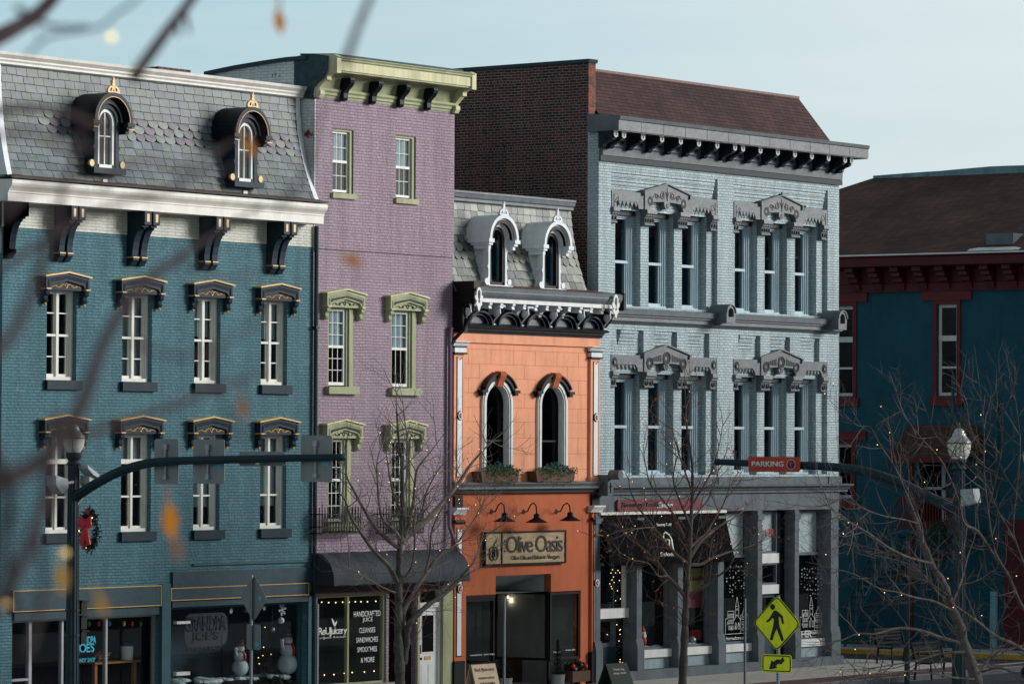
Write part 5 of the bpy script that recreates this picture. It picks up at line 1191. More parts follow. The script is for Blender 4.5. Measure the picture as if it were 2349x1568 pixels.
    # teeth hanging in front of the side openings
    for (a,b) in ((x0+.30,e0-hw-.02),(e1+hw+.02,x1-.30)):
        n_=5; tt=MB()
        for k in range(n_):
            q0=a+(b-a)*k/n_; q1=a+(b-a)*(k+1)/n_; 
            if kind: tt.prism([(q0+.02,zb+.18),(q1-.02,zb+.18),(q1-.04,zb+.11),((q0+q1)/2,zb+.06),(q0+.04,zb+.11)],'y',y0+.03,y0+.05)
            else: tt.prism([(q0,zb+.18),(q1,zb+.18),((q0+q1)/2,zb+.03)],'y',y0+.01,y0+.03)
        tt.build('hood_teeth',M['grey'],o)
    # consoles
    for cx_,wd_ in ((x0+.13,.13),(c[0],.22),(c[1],.22),(x1-.13,.13)):
        pk=wd_>.2; ye=y0-(.03 if pk else 0)
        cc=[(y1,zb-.001),(ye-.06,zb-.001),(ye-.07,zb-.10),(ye-.03,zb-.14),(ye-.03,zb-.17),(ye+.01,zb-.19),(ye+.04,zb-.33),(ye+.01,zb-.36),(ye+.01,zb-.39),(y1,zb-.42)]
        q=MB(); q.prism(cc,'x',cx_-wd_,cx_+wd_)
        n_=4 if pk else 2
        k=q.build('console',M['grey'],o)
        q=MB()
        for j in range(n_):
            xx=cx_-wd_+(j+.5)*2*wd_/n_
            if kind:
                if j%(2)==0: xx=cx_+(0 if not pk else (-.11 if j==0 else .11)); q.tube([(xx+.065*cos(a*PI/6),ye+.02,zb-.26+.07*sin(a*PI/6)) for a in range(13)],.014,4); q.lathe((xx,ye+.02,zb-.26),[(.035,0),(.035,.015)],8,'y')
            else: q.box(xx-.018,xx+.018,ye+.0,ye+.03,zb-.31,zb-.22); q.box(xx-.02,xx+.02,ye-.035,ye-.028,zb-.165,zb-.14)
        q.build('console_flutes',M['navyd'],k)
    # dark inner cheeks over the reveals
for grp,(x0,x1) in ((GW[:3],P1),(GW[3:],P2)):
    xe1=X(1642,480) if grp is not GW[3:] and x0==P1[0] else X(1895,520)
    hoodset(x0-.0,x1-.06,grp,u_t-.0,0); hoodset(x0,x1-.06,grp,v_t-.0,1)
# belt course
bp=[(-.001,z_be-.36),(-.06,z_be-.36),(-.08,z_be-.32),(-.16,z_be-.30),(-.16,z_be-.21),(-.22,z_be-.19),(-.22,z_be-.16),(-.28,z_be-.14),(-.30,z_be-.02),(-.26,z_be),(REC-.001,z_be+.03)]
MB().prism(bp,'x',ga-.1,gb_-.06).build('belt_course',M['greyb'],B4)
for uc,vt,vb in ((1677,699,741),(1933,713,756)):
    y=-.55; xc=X(uc,720,y); zt=Z(uc,vt,y); zb=Z(uc,vb,y); r=.21; q=MB(); zs=zt-r
    q.arch(xc,zs,r*.62,r,y,-.001,14); q.arch(xc,zs,r*.95,r*1.1,y-.03,-.001,14); q.box(xc-r,xc-r*.62,y,-.001,zb,zs); q.box(xc+r*.62,xc+r,y,-.001,zb,zs); q.box(xc-r*.62,xc+r*.62,y,-.001,zb,zb+.16)
    k=q.build('belt_block',M['greyb'],B4); q=MB(); q.box(xc-r*.62,xc+r*.62,y+.15,y+.16,zb+.1,zs+r*.7); q.ball((xc,y+.1,zs-.02),.05,8); q.build('block_recess',M['navyd'],k)
# main cornice
cA,cB,c0=z_cA,z_cB,z_c0; P_=.66
cx0=ga-.12; cx1=X(1992,350,-P_)
prf=[(.3,c0),(-.07,c0),(-.07,c0+.13),(-.10,c0+.14),(-.12,c0+.34),(-.16,c0+.38),(-.16,cB-.02),(-P_+.03,cB-.02),(-P_+.03,cB),(-P_,cB),(-P_,cA-.10),(-P_-.03,cA-.08),(-P_-.05,cA-.01),(-P_-.02,cA+.01),(.3,cA+.10)]
MB().prism(prf,'x',ga+.0,gb_-.001).build('cornice',M['grey'],B4)
MB().prism([(.299,cB-.02),(-P_+.03,cB-.02),(-P_+.03,cB),(-P_,cB),(-P_,cA-.10),(-P_-.03,cA-.08),(-P_-.05,cA-.01),(-P_-.02,cA+.01),(.299,cA+.10)],'x',cx0,ga-.001).build('cornice_return',M['grey'],B4)
MB().prism([(6,cB-.02),(-P_+.03,cB-.02),(-P_+.03,cB),(-P_,cB),(-P_,cA-.10),(-P_-.03,cA-.08),(-P_-.05,cA-.01),(-P_-.02,cA+.01),(6,cA+.10)],'x',gb_,cx1).build('cornice_return',M['grey'],B4)
MB().box(ga-.05,gb_+.05,-.075,-.0705,c0-.002,c0+.128).build('cornice_band',M['greyd'],B4)
# joints in the fascia
q=MB()
for u in (1507,1602,1697,1788,1880,1966): pass
for k in range(1,12):
    x=cx0+(cx1-cx0)*k/12; q.box(x-.006,x+.006,-P_-.004,-P_+.001,cB+.005,cA-.1)
q.build('fascia_joint',M['greyd'],B4)
bk=[(0,0),(.44,0),(.46,-.30),(.40,-.32),(.43,-.40),(.42,-.52),(.34,-.62),(.24,-.68),(.20,-.76),(.15,-.80),(.13,-.92),(.10,-1.0),(0,-1.0)]
us=[315,378,528,676,823,965,1108,1248,1310,1447,1583,1717,1850,1981,2110,2162]
hb=cB-.02; sc=(hb-(c0+.30))/1.0
for z3 in us:
    u=(2300+z3/1.9575)/1.7437; x=X(u,350,-.60)
    q=MB(); q.prism([(-.14-p,hb+h*sc) for p,h in bk],'x',x-.075,x+.075)
    q.tube([(x-.077,-.40,hb-.28*sc),(x-.077,-.30,hb-.40*sc),(x-.077,-.36,hb-.5*sc),(x-.077,-.46,hb-.42*sc)],.02,5)
    q.box(x-.10,x+.10,-.62,-.14,hb-.05,hb-.001)
    k=q.build('bracket',M['greyd'],B4)
    q=MB(); q.prism([(x-.085,hb-.06),(x+.085,hb-.06),(x+.085,hb-.34*sc),(x,hb-.44*sc),(x-.085,hb-.34*sc)],'y',-.625,-.605); q.build('bracket_plate',M['greyl'],k)
    q=MB(); q.lathe((x,-.626,hb-.22*sc),[(.035,0),(.035,.006)],10,'y'); q.build('plate_hole',M['navyd'],k)
    q=MB(); q.prism([(-.15,c0+.142),(-.17,c0+.33),(-.15,c0+.36)],'x',x+.0,x+.001)
for i in range(len(us)-1):
    a=X((2300+us[i]/1.9575)/1.7437,350,-.6)+.2; b=X((2300+us[i+1]/1.9575)/1.7437,350,-.6)-.2
    if b-a>.3: MB().box(a,b,-.175,-.161,c0+.46,hb-.2).build('frieze_panel',M['greyd'],B4)
# side brick wall with parapet
yy0,zz0=ps(1362,143,ga); yy1,zz1=ps(980,158,ga)
zq=zz0
poly=[(.34,0),(16,0),(16,zz0-.02),(.34,zz0)]
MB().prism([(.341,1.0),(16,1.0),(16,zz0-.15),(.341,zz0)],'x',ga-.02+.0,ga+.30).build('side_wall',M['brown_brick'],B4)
MB().prism([(.30,zz0),(16,zz0-.15),(16,zz0-.06),(.28,zz0+.09)],'x',ga-.06,ga+.34).build('coping',M['polegreen'],B4)
MB().box(ga-.018,ga+.299,.325,.3405,c0+.0,zz0-.001).build('parapet_end',M['orange_brick'],B4)
MB().box(ga-.022,ga+.28,.001,.338,3,cA-.12).build('corner_return',M['pale'],B4)
# brown mansard: top edge (1365,158)-(1830,222)
yr=.75
zr=avz([(1365,160),(1830,224)],yr+.5); xr1=X(1830,224,yr+.5); xr0=X(1898,322,.0)
mb=MB(); a0=ga+.3
mb.poly([(a0,.05,cA-.1),(gb_-.05,.05,cA-.1),(xr1,yr+.5,zr),(a0,yr+.5,zr)]); mb.poly([(gb_-.05,.05,cA-.1),(gb_-.05,16,cA-.1),(xr1,15.5,zr),(xr1,yr+.5,zr)]); mb.poly([(a0,yr+.5,zr),(xr1,yr+.5,zr),(xr1,15.5,zr),(a0,15.5,zr)]); mb.poly([(gb_,16,cA-.1),(a0,16,cA-.1),(a0,15.5,zr),(xr1,15.5,zr)])
rf=mb.build('mansard_roof',M['shingle'],B4)
MB().box(a0,xr1+.03,yr+.46,yr+.53,zr-.04,zr+.025).build('ridge_flashing',M['copper'],rf)
MB().poly([(ga,0,cA),(gb_,0,cA),(gb_,16,cA),(ga,16,cA)])
# birds on the hoods
def bird(u,v,flip):
    y=-.06; x,z=pf(u,v,y); b=MB(); s=1
    b.ball((x,y,z+.055),.05,10,(1,1.0,.8)); b.tube([(x,y,z+.07),(x,y+.05*flip,z+.04),(x,y+.14*flip,z-.01)],[.045,.03,.012],6); b.ball((x,y-.045*flip,z+.11),.028,8); b.tube([(x,y-.06*flip,z+.11),(x,y-.10*flip,z+.105)],[.01,.002],5); b.tube([(x,y,z+.02),(x,y-.01,z-.01)],.006,4)
    return b
o=bird(1790,453,1).build('bird',M['black'],None,smooth=True); tag(o,'small dark bird perched on the peak of the right upper window hood','bird','birds on the upper window hood')
o=bird(1843.5,483,1).build('bird',M['black'],None,smooth=True); tag(o,'small dark bird perched lower down on the right shoulder of the upper window hood','bird','birds on the upper window hood')
# stone base band and shop cornice
MB().box(ga-.0,gb_+.0,-.05,.3,z_sc+.001,z_sb-.001).build('stone_band',M['stone'],B4)
for x in (P1[1]+.0,P2[1]+.0): MB().box(x-.02,x+.45 if x<gb_-1 else gb_+.05,-.08,-.051,z_sc+.001,z_sb-.01).build('stone_block',M['stone'],B4)
MB().prism([(.3,z_sd),(-.10,z_sd),(-.10,z_sd+.05),(-.16,z_sd+.09),(-.16,z_sd+.12),(-.26,z_sd+.15),(-.30,z_sc-.04),(-.30,z_sc-.01),(-.05,z_sc+.0),(.3,z_sc)],'x',ga-.02,gb_+.32).build('shop_cornice',M['stone'],B4)
x=X(1396,1100,-.3); q=MB().box(x-.12,x+.12,-.36,-.001,z_sd-.02,z_sc+.28); q.lathe((x,-.361,z_sc+.28),[(.12,0),(.12,.0-.3)],14,'y'); k=q.build('corner_block',M['stone'],B4)
q=MB(); q.lathe((x,-.375,z_sc+.24),[(.06,0),(.06,.005)],12,'y'); q.tube([(x,-.37,z_sc+.08),(x,-.37,z_sd+.05)],.012,4); q.tube([(x-.06,-.37,z_sc+.0),(x,-.37,z_sc-.05),(x+.06,-.37,z_sc+.0)],.012,4); q.build('block_emblem',M['navyd'],k)
MB().box(ga,gb_,-.03,.3,z_se,z_sd-.001).build('shop_fascia',M['stone'],B4)
# shop piers
zpt=z_se
piers=[(1366,1377.5),(1461,1472.5),(1555,1567),(1647,1660),(1738,1748.5),(1823,1832.5),(1906,1923)]
PX=[]
for a,b in piers:
    x0,x1=X(a,1350,-.1),X(b,1350,-.1); PX.append((x0,x1))
    q=MB(); q.box(x0,x1,-.10,.32,.9,zpt-.001); q.box(x0-.04,x1+.04,-.14,.32,zpt-.25,zpt-.12); q.box(x0-.02,x1+.02,-.12,.3,zpt-.55,zpt-.50); q.prism([(-.101,1.15),(-.15,.95),(-.15,.12),(.3,.12),(.3,1.15)],'x',x0-.03,x1+.05)
    q.build('pier',M['stone'],B4)
MB().box(ga,gb_,-.18,.3,.1,.36).build('plinth',M['stone'],B4)
# between piers
zs1=avz([(1500,1492),(1600,1488),(1690,1484),(1866,1479)],.15) # sill centre
glr=[]
def bay(i,kind):
    x0,x1=PX[i][1],PX[i+1][0]; y=.2
    if kind=='win':
        MB().box(x0,x1,y-.05,y+.12,.36,zs1-.10).build('stall_riser',M['paleriser'],B4)
        o=shopwin(B4,x0,x1,zs1+.10,zpt,y,[],M['stone'],.06); MB().box(x0-.02,x1+.02,y-.14,y+.1,zs1-.099,zs1+.1).build('window_sill',M['white'],o)
        return o
    if kind=='blindwin':
        MB().box(x0,x1,y-.05,y+.12,.36,zs1-.10).build('stall_riser',M['paleriser'],B4)
        zm=avz([(1690,1275),(1866,1268)],.2)
        o=shopwin(B4,x0,x1,zs1+.10,zpt,y,[],M['stone'],.06,hb=[(x0,x1,zm,.07)]); MB().box(x0-.02,x1+.02,y-.14,y+.1,zs1-.099,zs1+.1).build('window_sill',M['white'],o)
        MB().box(x0+.07,x1-.07,y+.12,y+.13,zm,zpt-.07).build('blind',M['blind'],o)
        return o
b0=PX[0][1],PX[1][0]
# salon door bay
zA1=avz([(1415,1402)],.4); 
x0,x1=b0
o=shopwin(B4,x0,x1,zA1-.12,zpt,.22,[],M['white'],.08); MB().box(x0,x1,.14,.32,zA1-.14,zA1+.10).build('transom_bar',M['white'],o)
dr=shopwin(B4,x0+.0,x1-.05,.95,zA1-.141,.5,[],M['stone'],.10,name='door'); MB().box(x0,x1-.05,.5,.58,.13,.949).build('door_panel',M['greyteal'],dr)
sh4=[bay(1,'win'),bay(2,'win'),bay(3,'blindwin')]
# recessed entrance bay 4
x0,x1=PX[4][1],PX[5][0]; zt1=avz([(1770,1268)],.2); zt2=avz([(1765,1340)],.2)
xm=x0+(x1-x0)*.80
eb=shopwin(B4,x0,xm,zt1,zpt,.25,[],M['stone'],.05,name='transom'); MB().box(x0+.07,xm-.07,.36,.37,zt1+.05,zpt-.06).build('blind',M['blind'],eb)
MB().box(x0,xm+.02,.2,.34,zt1-.26,zt1-.001).build('transom_bar',M['white'],eb)
eb2=shopwin(B4,x0,xm,zt2-.0,zt1-.261,.25,[],M['stone'],.05,name='transom'); MB().box(x0,xm+.02,.2,.34,zt2-.24,zt2-.001).build('transom_bar',M['white'],eb2)
dr2=shopwin(B4,x0,xm,.9,zt2-.241,.3,[],M['greyteal'],.10,name='door'); MB().box(x0,xm,.3,.38,.13,.899).build('door_panel',M['greyteal'],dr2)
MB().box(xm+.021,x1,.22,.30,.12,zpt-.001).build('entrance_panel',M['navyd'],B4)
sh4.append(bay(5,'blindwin'))
room(B4,ga+.3,gb_-.05,.13,zpt+.2,.6,5,M['dark'])
# herrealtors lettering
gtext('herrealtors.com',1690,1466,47,8,M['whitev'],.185,sh4[2],bold=.01); 
gtext('HER',1850,1461,24,16,M['whitev'],.185,sh4[3],bold=.02,sp=.7); gtext('Realtors',1872,1453,24,8,M['whitev'],.185,sh4[3])
M['redv']=mat('red_vinyl',rgb(176,52,48),.6,.05)
gtext('HER',1766,1231,20,19,M['redv'],.235,eb,bold=.01,sp=.6)
# white-pen town drawing on the two realtor windows
def townscape(parent,u0,u1,vb,vt,y,seed):
    rr=random.Random(seed); d=MB(); x0=X(u0,1400,y); x1=X(u1,1400,y); zb=avz([((u0+u1)/2,vb)],y); zt=avz([((u0+u1)/2,vt)],y); W_=x1-x0; H=zt-zb; t=.0065
    def ln(p,q): d.tube([(x0+p[0]*W_,y,zb+p[1]*H),(x0+q[0]*W_,y,zb+q[1]*H)],t,4)
    def pl(ps_): [ln(a,b) for a,b in zip(ps_,ps_[1:])]
    pl([(0,0),(1,0)]); pl([(.0,.0),(.0,.42),(.1,.42),(.1,.0)]); pl([(.1,.0),(.1,.62),(.36,.62),(.36,0)]); pl([(.36,0),(.36,.36),(.5,.52),(.66,.36),(.66,0)]); pl([(.44,.46),(.44,.75),(.5,1.0),(.57,.75),(.57,.46)]); pl([(.44,.75),(.57,.75)])
    pl([(.66,.5),(.98,.5),(.98,0)]); pl([(.66,.5),(.66,.36)]); pl([(.72,.5),(.82,.72),(.92,.5)])
    for a in (.13,.21,.29):
        for b in (.12,.28,.44): pl([(a,b),(a,b+.1),(a+.05,b+.1),(a+.05,b),(a,b)])
    for a in (.42,.55): pl([(a,.12),(a,.26),(a+.03,.30),(a+.06,.26),(a+.06,.12),(a,.12)])
    for a in (.72,.84):
        for b in (.08,.24,.38): pl([(a,b),(a,b+.08),(a+.07,b+.08),(a+.07,b),(a,b)])
    c=[(.505+.03*cos(k*PI/4),.66+.02*sin(k*PI/4)) for k in range(9)]; pl(c)
    for k in range(6):
        a=rr.random(); b=.05+.5*rr.random()
        pl([(a,b),(a+.03,b+.1),(a+.06,b)])
    d.build('town_drawing',M['whitev'],parent)
    s=MB()
    for k in range(8):
        xx=x0+W_*(k+.5)/8; n_=rr.randint(4,9); 
        for j in range(n_): s.ball((xx+rr.uniform(-.03,.03),y,zt+H*.85-j*H*rr.uniform(.09,.13)-rr.random()*.08),rr.uniform(.008,.02),6)
    s.build('paper_snow',M['whitev'],parent)
townscape(sh4[2],1664,1717,1452,1368,.182,4); townscape(sh4[3],1835,1886,1446,1368,.182,8)
M['cyanlit']=M['cyan']
# salon awning and sign
y=-1.0; 
AX0=X(1378,1180,0); za0=avz([(1378,1180),(1662,1176)],-.1); 
ye=-.35; AXL=PX[0][1]-.02; AXR=X(1662,1176,-.1)
q1=pf(1396,1289,-.9); zab=avz([(1396,1289),(1677,1281)],-.42); 
mb=MB(); A=[(AXL,-.10,za0),(AXR,-.10,za0),(AXR,-.42,zab),(AXL,-.42,zab)]
mb.poly(A[::-1]); mb.poly([(AXL,-.10,za0),(AXL,-.42,zab),(AXL,-.10,zab)]); mb.poly([(AXR,-.10,za0),(AXR,-.10,zab),(AXR,-.42,zab)]); mb.poly([(AXL,-.42,zab),(AXR,-.42,zab),(AXR,-.41,zab-.08),(AXL,-.41,zab-.08)]); aw4=mb.build('awning',M['awningb'],B4)
MB().box(AXL-.05,AXR+.02,-.16,-.031,za0+.002,za0+.07).build('awning_rail',M['cream'],aw4)
def awf(a,b): t=b; return Vector((a,-t*(.32/(za0-zab)),t))
def awtext(s,u,v,wp,hp,m_,name='lettering',**k):
    # letters lie on the sloping canvas
    sl_=(.32)/(za0-zab); zz=Z(u,v,-.3); yy=-.10-(za0-zz)*sl_-.008; x=X(u,v,yy); w_=X(u+wp/2,v,yy)-X(u-wp/2,v,yy); h=Z(u,v-hp,yy)-Z(u,v,yy)
    return text(name,s,w_,h,m_,x,yy,zz,aw4,face=lambda a,b:Vector((a,b*sl_,b)),**k)
awtext('Sweeney Todd',1524,1208,34,9,M['whitev'],shear=.2); awtext('Salon',1530,1274,30,9,M['whitev'],shear=.2)
# portrait emblem: a few brush-like strokes
sl_=(.32)/(za0-zab); d=MB()
def aw(a,b):
    zz=Z(1530,1262,-.3)+b; return (X(1532,1240,-.3)+a,-.10-(za0-zz)*sl_-.01,zz)
for st in ([(-.10,.42),(-.16,.34),(-.14,.22),(-.06,.28),(-.12,.16),(-.08,.04)],[(0,.44),(.10,.40),(.16,.28),(.14,.1),(.17,.0)],[(-.02,.30),(.06,.26),(.02,.16),(.06,.02)],[(-.05,.05),(.02,.02),(.07,-.06)],[(-.14,.40),(-.02,.47),(.08,.44)]):
    d.tube([aw(a*1.1,b) for a,b in st],[.008]+[.028]*(len(st)-2)+[.008],4)
d.build('portrait_emblem',M['whitev'],aw4)
sg=board(1417,1144,1611,1171,-.10,M['signred'],B4,'shop_sign',t=.069,round_=.07); sg['label']='dark red salon sign board with white and black script'
gtext('Sweeney Todd',1468,1165,84,14,M['black'],-.108,sg,shear=.1,bold=.01); gtext('Salon',1525,1165,36,14,M['whitev'],-.108,sg,shear=.4,bold=.01); gtext('335-1863',1573,1163,42,12,M['signpink'],-.108,sg)
# ============================================================ CORNER BUILDING (across the side street)
pg0=pg(2000,1480,.1)
XC=pg0.x
yA,zA_=ps(1925,666,XC); yB,_=ps(2349,652,XC)
y_near=yB-6; y_far=yA+8
z_ew=(ps(1925,666,XC)[1]+ps(2349,652,XC)[1])/2; z_ec=(ps(1925,592,XC-.5)[1]+ps(2349,578,XC-.5)[1])/2
B5=thing('corner_building',(XC,(y_near+y_far)/2,0),'deep teal rendered building across the side street with red trim and brown shingle roof','building')
def yz(u,v,x=None): return ps(u,v,XC if x is None else x)
def yrange(u0,u1,v,x=None): a=yz(u0,v,x)[0]; b=yz(u1,v,x)[0]; return min(a,b),max(a,b)
w1=yrange(2150,2196,800); zt=yz(2175,698)[1]; zb=yz(2175,907)[1]
w0=yrange(1915,1958,800); w2=yrange(1915,1955,1080); zt2=yz(1950,1018)[1]; zb2=yz(1950,1142)[1]
wd=yrange(2145,2172,1130); zdt=yz(2160,1050)[1]; zdb=yz(2160,1195)[1]
XE=XC+14
def sidewall(mb,y0,y1,z0,z1,x,ops,dp=.2):
    ys=sorted(set([y0,y1]+[o[0] for o in ops]+[o[1] for o in ops])); zs=sorted(set([z0,z1]+[o[2] for o in ops]+[o[3] for o in ops]))
    for i in range(len(ys)-1):
        for j in range(len(zs)-1):
            cy=(ys[i]+ys[i+1])/2; cz=(zs[j]+zs[j+1])/2
            if any(o[0]<cy<o[1] and o[2]<cz<o[3] for o in ops): continue
            mb.poly([(x,ys[i+1],zs[j]),(x,ys[i],zs[j]),(x,ys[i],zs[j+1]),(x,ys[i+1],zs[j+1])])
    for a,b,c,d in ops:
        mb.poly([(x,a,c),(x+dp,a,c),(x+dp,a,d),(x,a,d)]); mb.poly([(x,b,c),(x,b,d),(x+dp,b,d),(x+dp,b,c)]); mb.poly([(x,a,d),(x+dp,a,d),(x+dp,b,d),(x,b,d)]); mb.poly([(x,a,c),(x,b,c),(x+dp,b,c),(x+dp,a,c)])
ops=[(w1[0],w1[1],zb,zt),(w0[0],w0[1],zb,zt),(w2[0],w2[1],zb2,zt2)]
mb=MB(); sidewall(mb,y_near,y_far,0,z_ew,XC,ops)
mb.poly([(XC,y_near,0),(XE,y_near,0),(XE,y_near,z_ec+.04),(XC,y_near,z_ec+.04)]); mb.poly([(XE,y_near,0),(XE,y_far,0),(XE,y_far,z_ec+.04),(XE,y_near,z_ec+.04)]); mb.poly([(XE,y_far,0),(XC,y_far,0),(XC,y_far,z_ec+.04),(XE,y_far,z_ec+.04)])
mb.build('wall',M['stuccoteal'],B5)
MB().box(XC+.6,XC+.65,y_near+.5,y_far-.5,3,z_ew-.2).build('unlit_room_sheet',M['dark'],B5)
for (a,b,c,d),full in zip(ops,(1,1,0)):
    x=XC+.10; f=MB(); t=.09
    f.box(x,x+.06,a,a+t,c,d); f.box(x,x+.06,b-t,b,c,d); f.box(x,x+.06,a+t,b-t,d-t,d); f.box(x,x+.06,a+t,b-t,c,c+t)
    if full: f.box(x-.02,x+.06,a,b,c+(d-c)*.60,c+(d-c)*.66); f.box(x,x+.06,a+t,b-t,c+(d-c)*.31-.03,c+(d-c)*.31+.03)
    else: f.box(x-.02,x+.06,a,b,c+(d-c)*.48,c+(d-c)*.54)
    o=f.build('window',M['white'],B5); MB().box(x+.03,x+.036,a+t,b-t,c+t,d-t).build('pane',M['darkglass'],o)
    g=MB(); g.box(XC-.05,XC+.1,a-.12,a-.001,c-.05,d+.12); g.box(XC-.05,XC+.1,b+.001,b+.12,c-.05,d+.12); g.box(XC-.08,XC+.1,a-.5,b+.5,d+.121,d+.38); g.box(XC-.08,XC+.1,a-.22,b+.22,c-.3,c-.051); g.box(XC-.05,XC+.1,a,b,d+.001,d+.12); g.build('window_trim',M['redb'],o)
    if full and a!=w1[0]: MB().box(x+.2,x+.22,a,b,c,c+(d-c)*.6).build('curtain',M['curtain'],o)
# cornice
cz0,cz1=z_ew,z_ec
cpf=[(XC,cz0-.12),(XC-.10,cz0-.12),(XC-.12,cz0+.12),(XC-.08,cz0+.14),(XC-.08,cz1-.38),(XC-.75,cz1-.30),(XC-.78,cz1-.06),(XC-.85,cz1),(XC,cz1+.02)]
MB().prism(cpf,'y',y_near-.7,y_far).build('cornice',M['red'],B5)
us=[1950+i*51.5 for i in range(9)]
dy=None
for u in us:
    y0=yz(u,620,XC-.5)[0]; H=cz1-cz0
    q=[(XC-.07,cz1-.33),(XC-.60,cz1-.33),(XC-.62,cz1-.45),(XC-.50,cz1-.50),(XC-.50,cz1-.6),(XC-.36,cz1-.64),(XC-.34,cz1-.75),(XC-.22,cz1-.8),(XC-.16,cz1-1.0),(XC-.14,cz0+.08),(XC-.07,cz0+.05)]
    MB().prism(q,'y',y0-.14,y0+.14).build('bracket',M['red'],B5)
for a,b in zip(us,us[1:]):
    y0=yz(a,620,XC-.1)[0]-.4; y1=yz(b,620,XC-.1)[0]+.4; MB().box(XC-.11,XC-.081,min(y0,y1),max(y0,y1),cz0+.3,cz1-.55).build('frieze_panel',M['red'],B5)
MB().box(XC-.92,XC-.80,y_near-.75,y_far,cz1+.001,cz1+.045).build('gutter_edge',M['white'],B5)
# roof: hipped with a flat, blue flashed ridge
ye_,ze_=yz(1925,590,XC-.9); 
RX=XC+4.6
yr0,zr0_=ps(2005,408,RX); zrt=(ps(2005,408,RX)[1]+ps(2300,396,RX)[1])/2
yl,zl=ps(1925,436,RX)
xr=RX; ynr=ps(2349,400,RX)[0]-5
mb=MB(); E0,E1=y_near-.75,y_far
hipy=yr0
mb.poly([(XC-.9,hipy+6,cz1+.04),(XC-.9,E0,cz1+.04),(xr,E0+5,zrt),(xr,hipy,zrt)])
mb.poly([(XC-.9,hipy+6,cz1+.04),(xr,hipy,zrt),(xr+1,hipy+6,zrt-1.55),(XC+0.0,hipy+14,cz1+.04)])
mb.poly([(xr,E0+5,zrt),(XE,E0+5,zrt),(XE,hipy,zrt),(xr,hipy,zrt)]); mb.poly([(XC-.9,E0,cz1+.04),(XE,E0,cz1+.04),(XE,E0+5,zrt),(xr,E0+5,zrt)]); mb.poly([(XC-.9,E0,cz1+.035),(XC-.9,E1,cz1+.035),(XE,E1,cz1+.035),(XE,E0,cz1+.035)])
rf5=mb.build('roof',M['shingle2'],B5)
q=MB(); rr=random.Random(5); prev=None
n_=16; ys=[hipy+(E0+5-hipy)*k/n_ for k in range(n_+1)]
hs=[h_*.4 for h_ in (.0,.05,.10,.14,.17,.24,.30,.36,.36,.34,.30,.26,.24,.25,.22,.22,.20)]
q.prism([(ys[k],zrt+.06+hs[k]) for k in range(n_+1)]+[(ys[n_],zrt-.25),(ys[0],zrt-.04)],'x',xr-.06,xr+.3)
q.build('ridge_flashing',mat('faded_blue_flashing',rgb(104,136,146),.6,.35,2.5,streak=.5),rf5)
ya,yb=yrange(2262,2324,550,XC-.45); zbx=ps(2290,560,XC-.45)
q=MB().box(XC-.45,XC+.7,ya,yb,cz1+.1,ps(2290,535,XC-.45)[1]); q.build('roof_vent_box',M['stone'],B5)
q=MB(); y0,y1=ya-.35,yb+.35; zf=ps(2290,562,XC-.47)[1]; q.poly([(XC-.88,y1+.05,cz1+.07),(XC-.88,y0-.05,cz1+.07),(XC-.46,ya-.02,zf),(XC-.46,yb+.02,zf)]); q.poly([(XC-.88,y0-.05,cz1+.07),(XC+.0,ya-.4,zf+.16),(XC-.455,ya-.02,zf)]); q.poly([(XC-.88,y1+.05,cz1+.07),(XC-.455,yb+.02,zf),(XC+.0,yb+.4,zf+.16)]); q.build('vent_flashing',M['white'],B5)
# side porch: shingled canopy, posts, door, landing and stair
XP=XC-1.5
yp0,yp1=yrange(2038,2205,1045,XP); zpb=ps(2120,1046,XP)[1]; yq0,yq1=yrange(2085,2248,975,XC); zpt_=ps(2160,975,XC)[1]
q=MB(); q.poly([(XP,yp1,zpb),(XP,yp0,zpb),(XC-.001,yq0,zpt_),(XC-.001,yq1,zpt_)]); q.poly([(XP,yp1,zpb),(XC-.001,yq1,zpt_),(XC-.001,yp1,zpb)]); q.poly([(XP,yp0,zpb),(XC-.001,yp0,zpb),(XC-.001,yq0,zpt_)]); q.poly([(XP,yp0,zpb-.02),(XP,yp1,zpb-.02),(XC-.001,yp1,zpb-.02),(XC-.001,yp0,zpb-.02)])
pr=q.build('porch_roof',M['shingle2'],B5)
MB().box(XP-.03,XP,yp0,yp1,zpb-.18,zpb).build('porch_fascia',M['red'],pr)
zl_=ps(2150,1215,XP)[1]
for u in (2088,2200): y=ps(u,1100,XP)[0]; MB().box(XP+.02,XP+.12,y-.06,y+.06,0,zpb-.02).build('porch_post',M['red'],B5)
yl0,yl1=yrange(2060,2205,1210,XP)
L=MB().box(XP,XC-.001,yl0,yl1,zl_-.12,zl_).build('landing',M['stuccoteal'],B5)
q=MB(); zr_=zl_+.95; nn=22
q.box(XP,XP+.05,yl0,yl1,zr_-.05,zr_); q.box(XP,XP+.05,yl0,yl1,zl_+.1,zl_+.14)
for k in range(nn+1): y=yl0+(yl1-yl0)*k/nn; q.box(XP+.01,XP+.04,y-.015,y+.015,zl_,zr_-.05)
q.build('railing',M['redb'],L)
q=MB(); y_s1=yl1; z1=zl_; y_s0=ps(1935,1395,XP)[0]; z0=.3
def strip_(za,zb,x0,x1,m_,name,par):
    b=MB(); b.prism([(y_s1,z1+za),(y_s0,z0+za),(y_s0,z0+zb),(y_s1,z1+zb)],'x',x0,x1); return b.build(name,m_,par)
st=strip_(-.25,.02,XP,XP+.06,M['stuccoteal'],'stair',B5); strip_(.88,.95,XP,XP+.06,M['trimteal'],'hand_rail',st)
q=MB(); n_=16
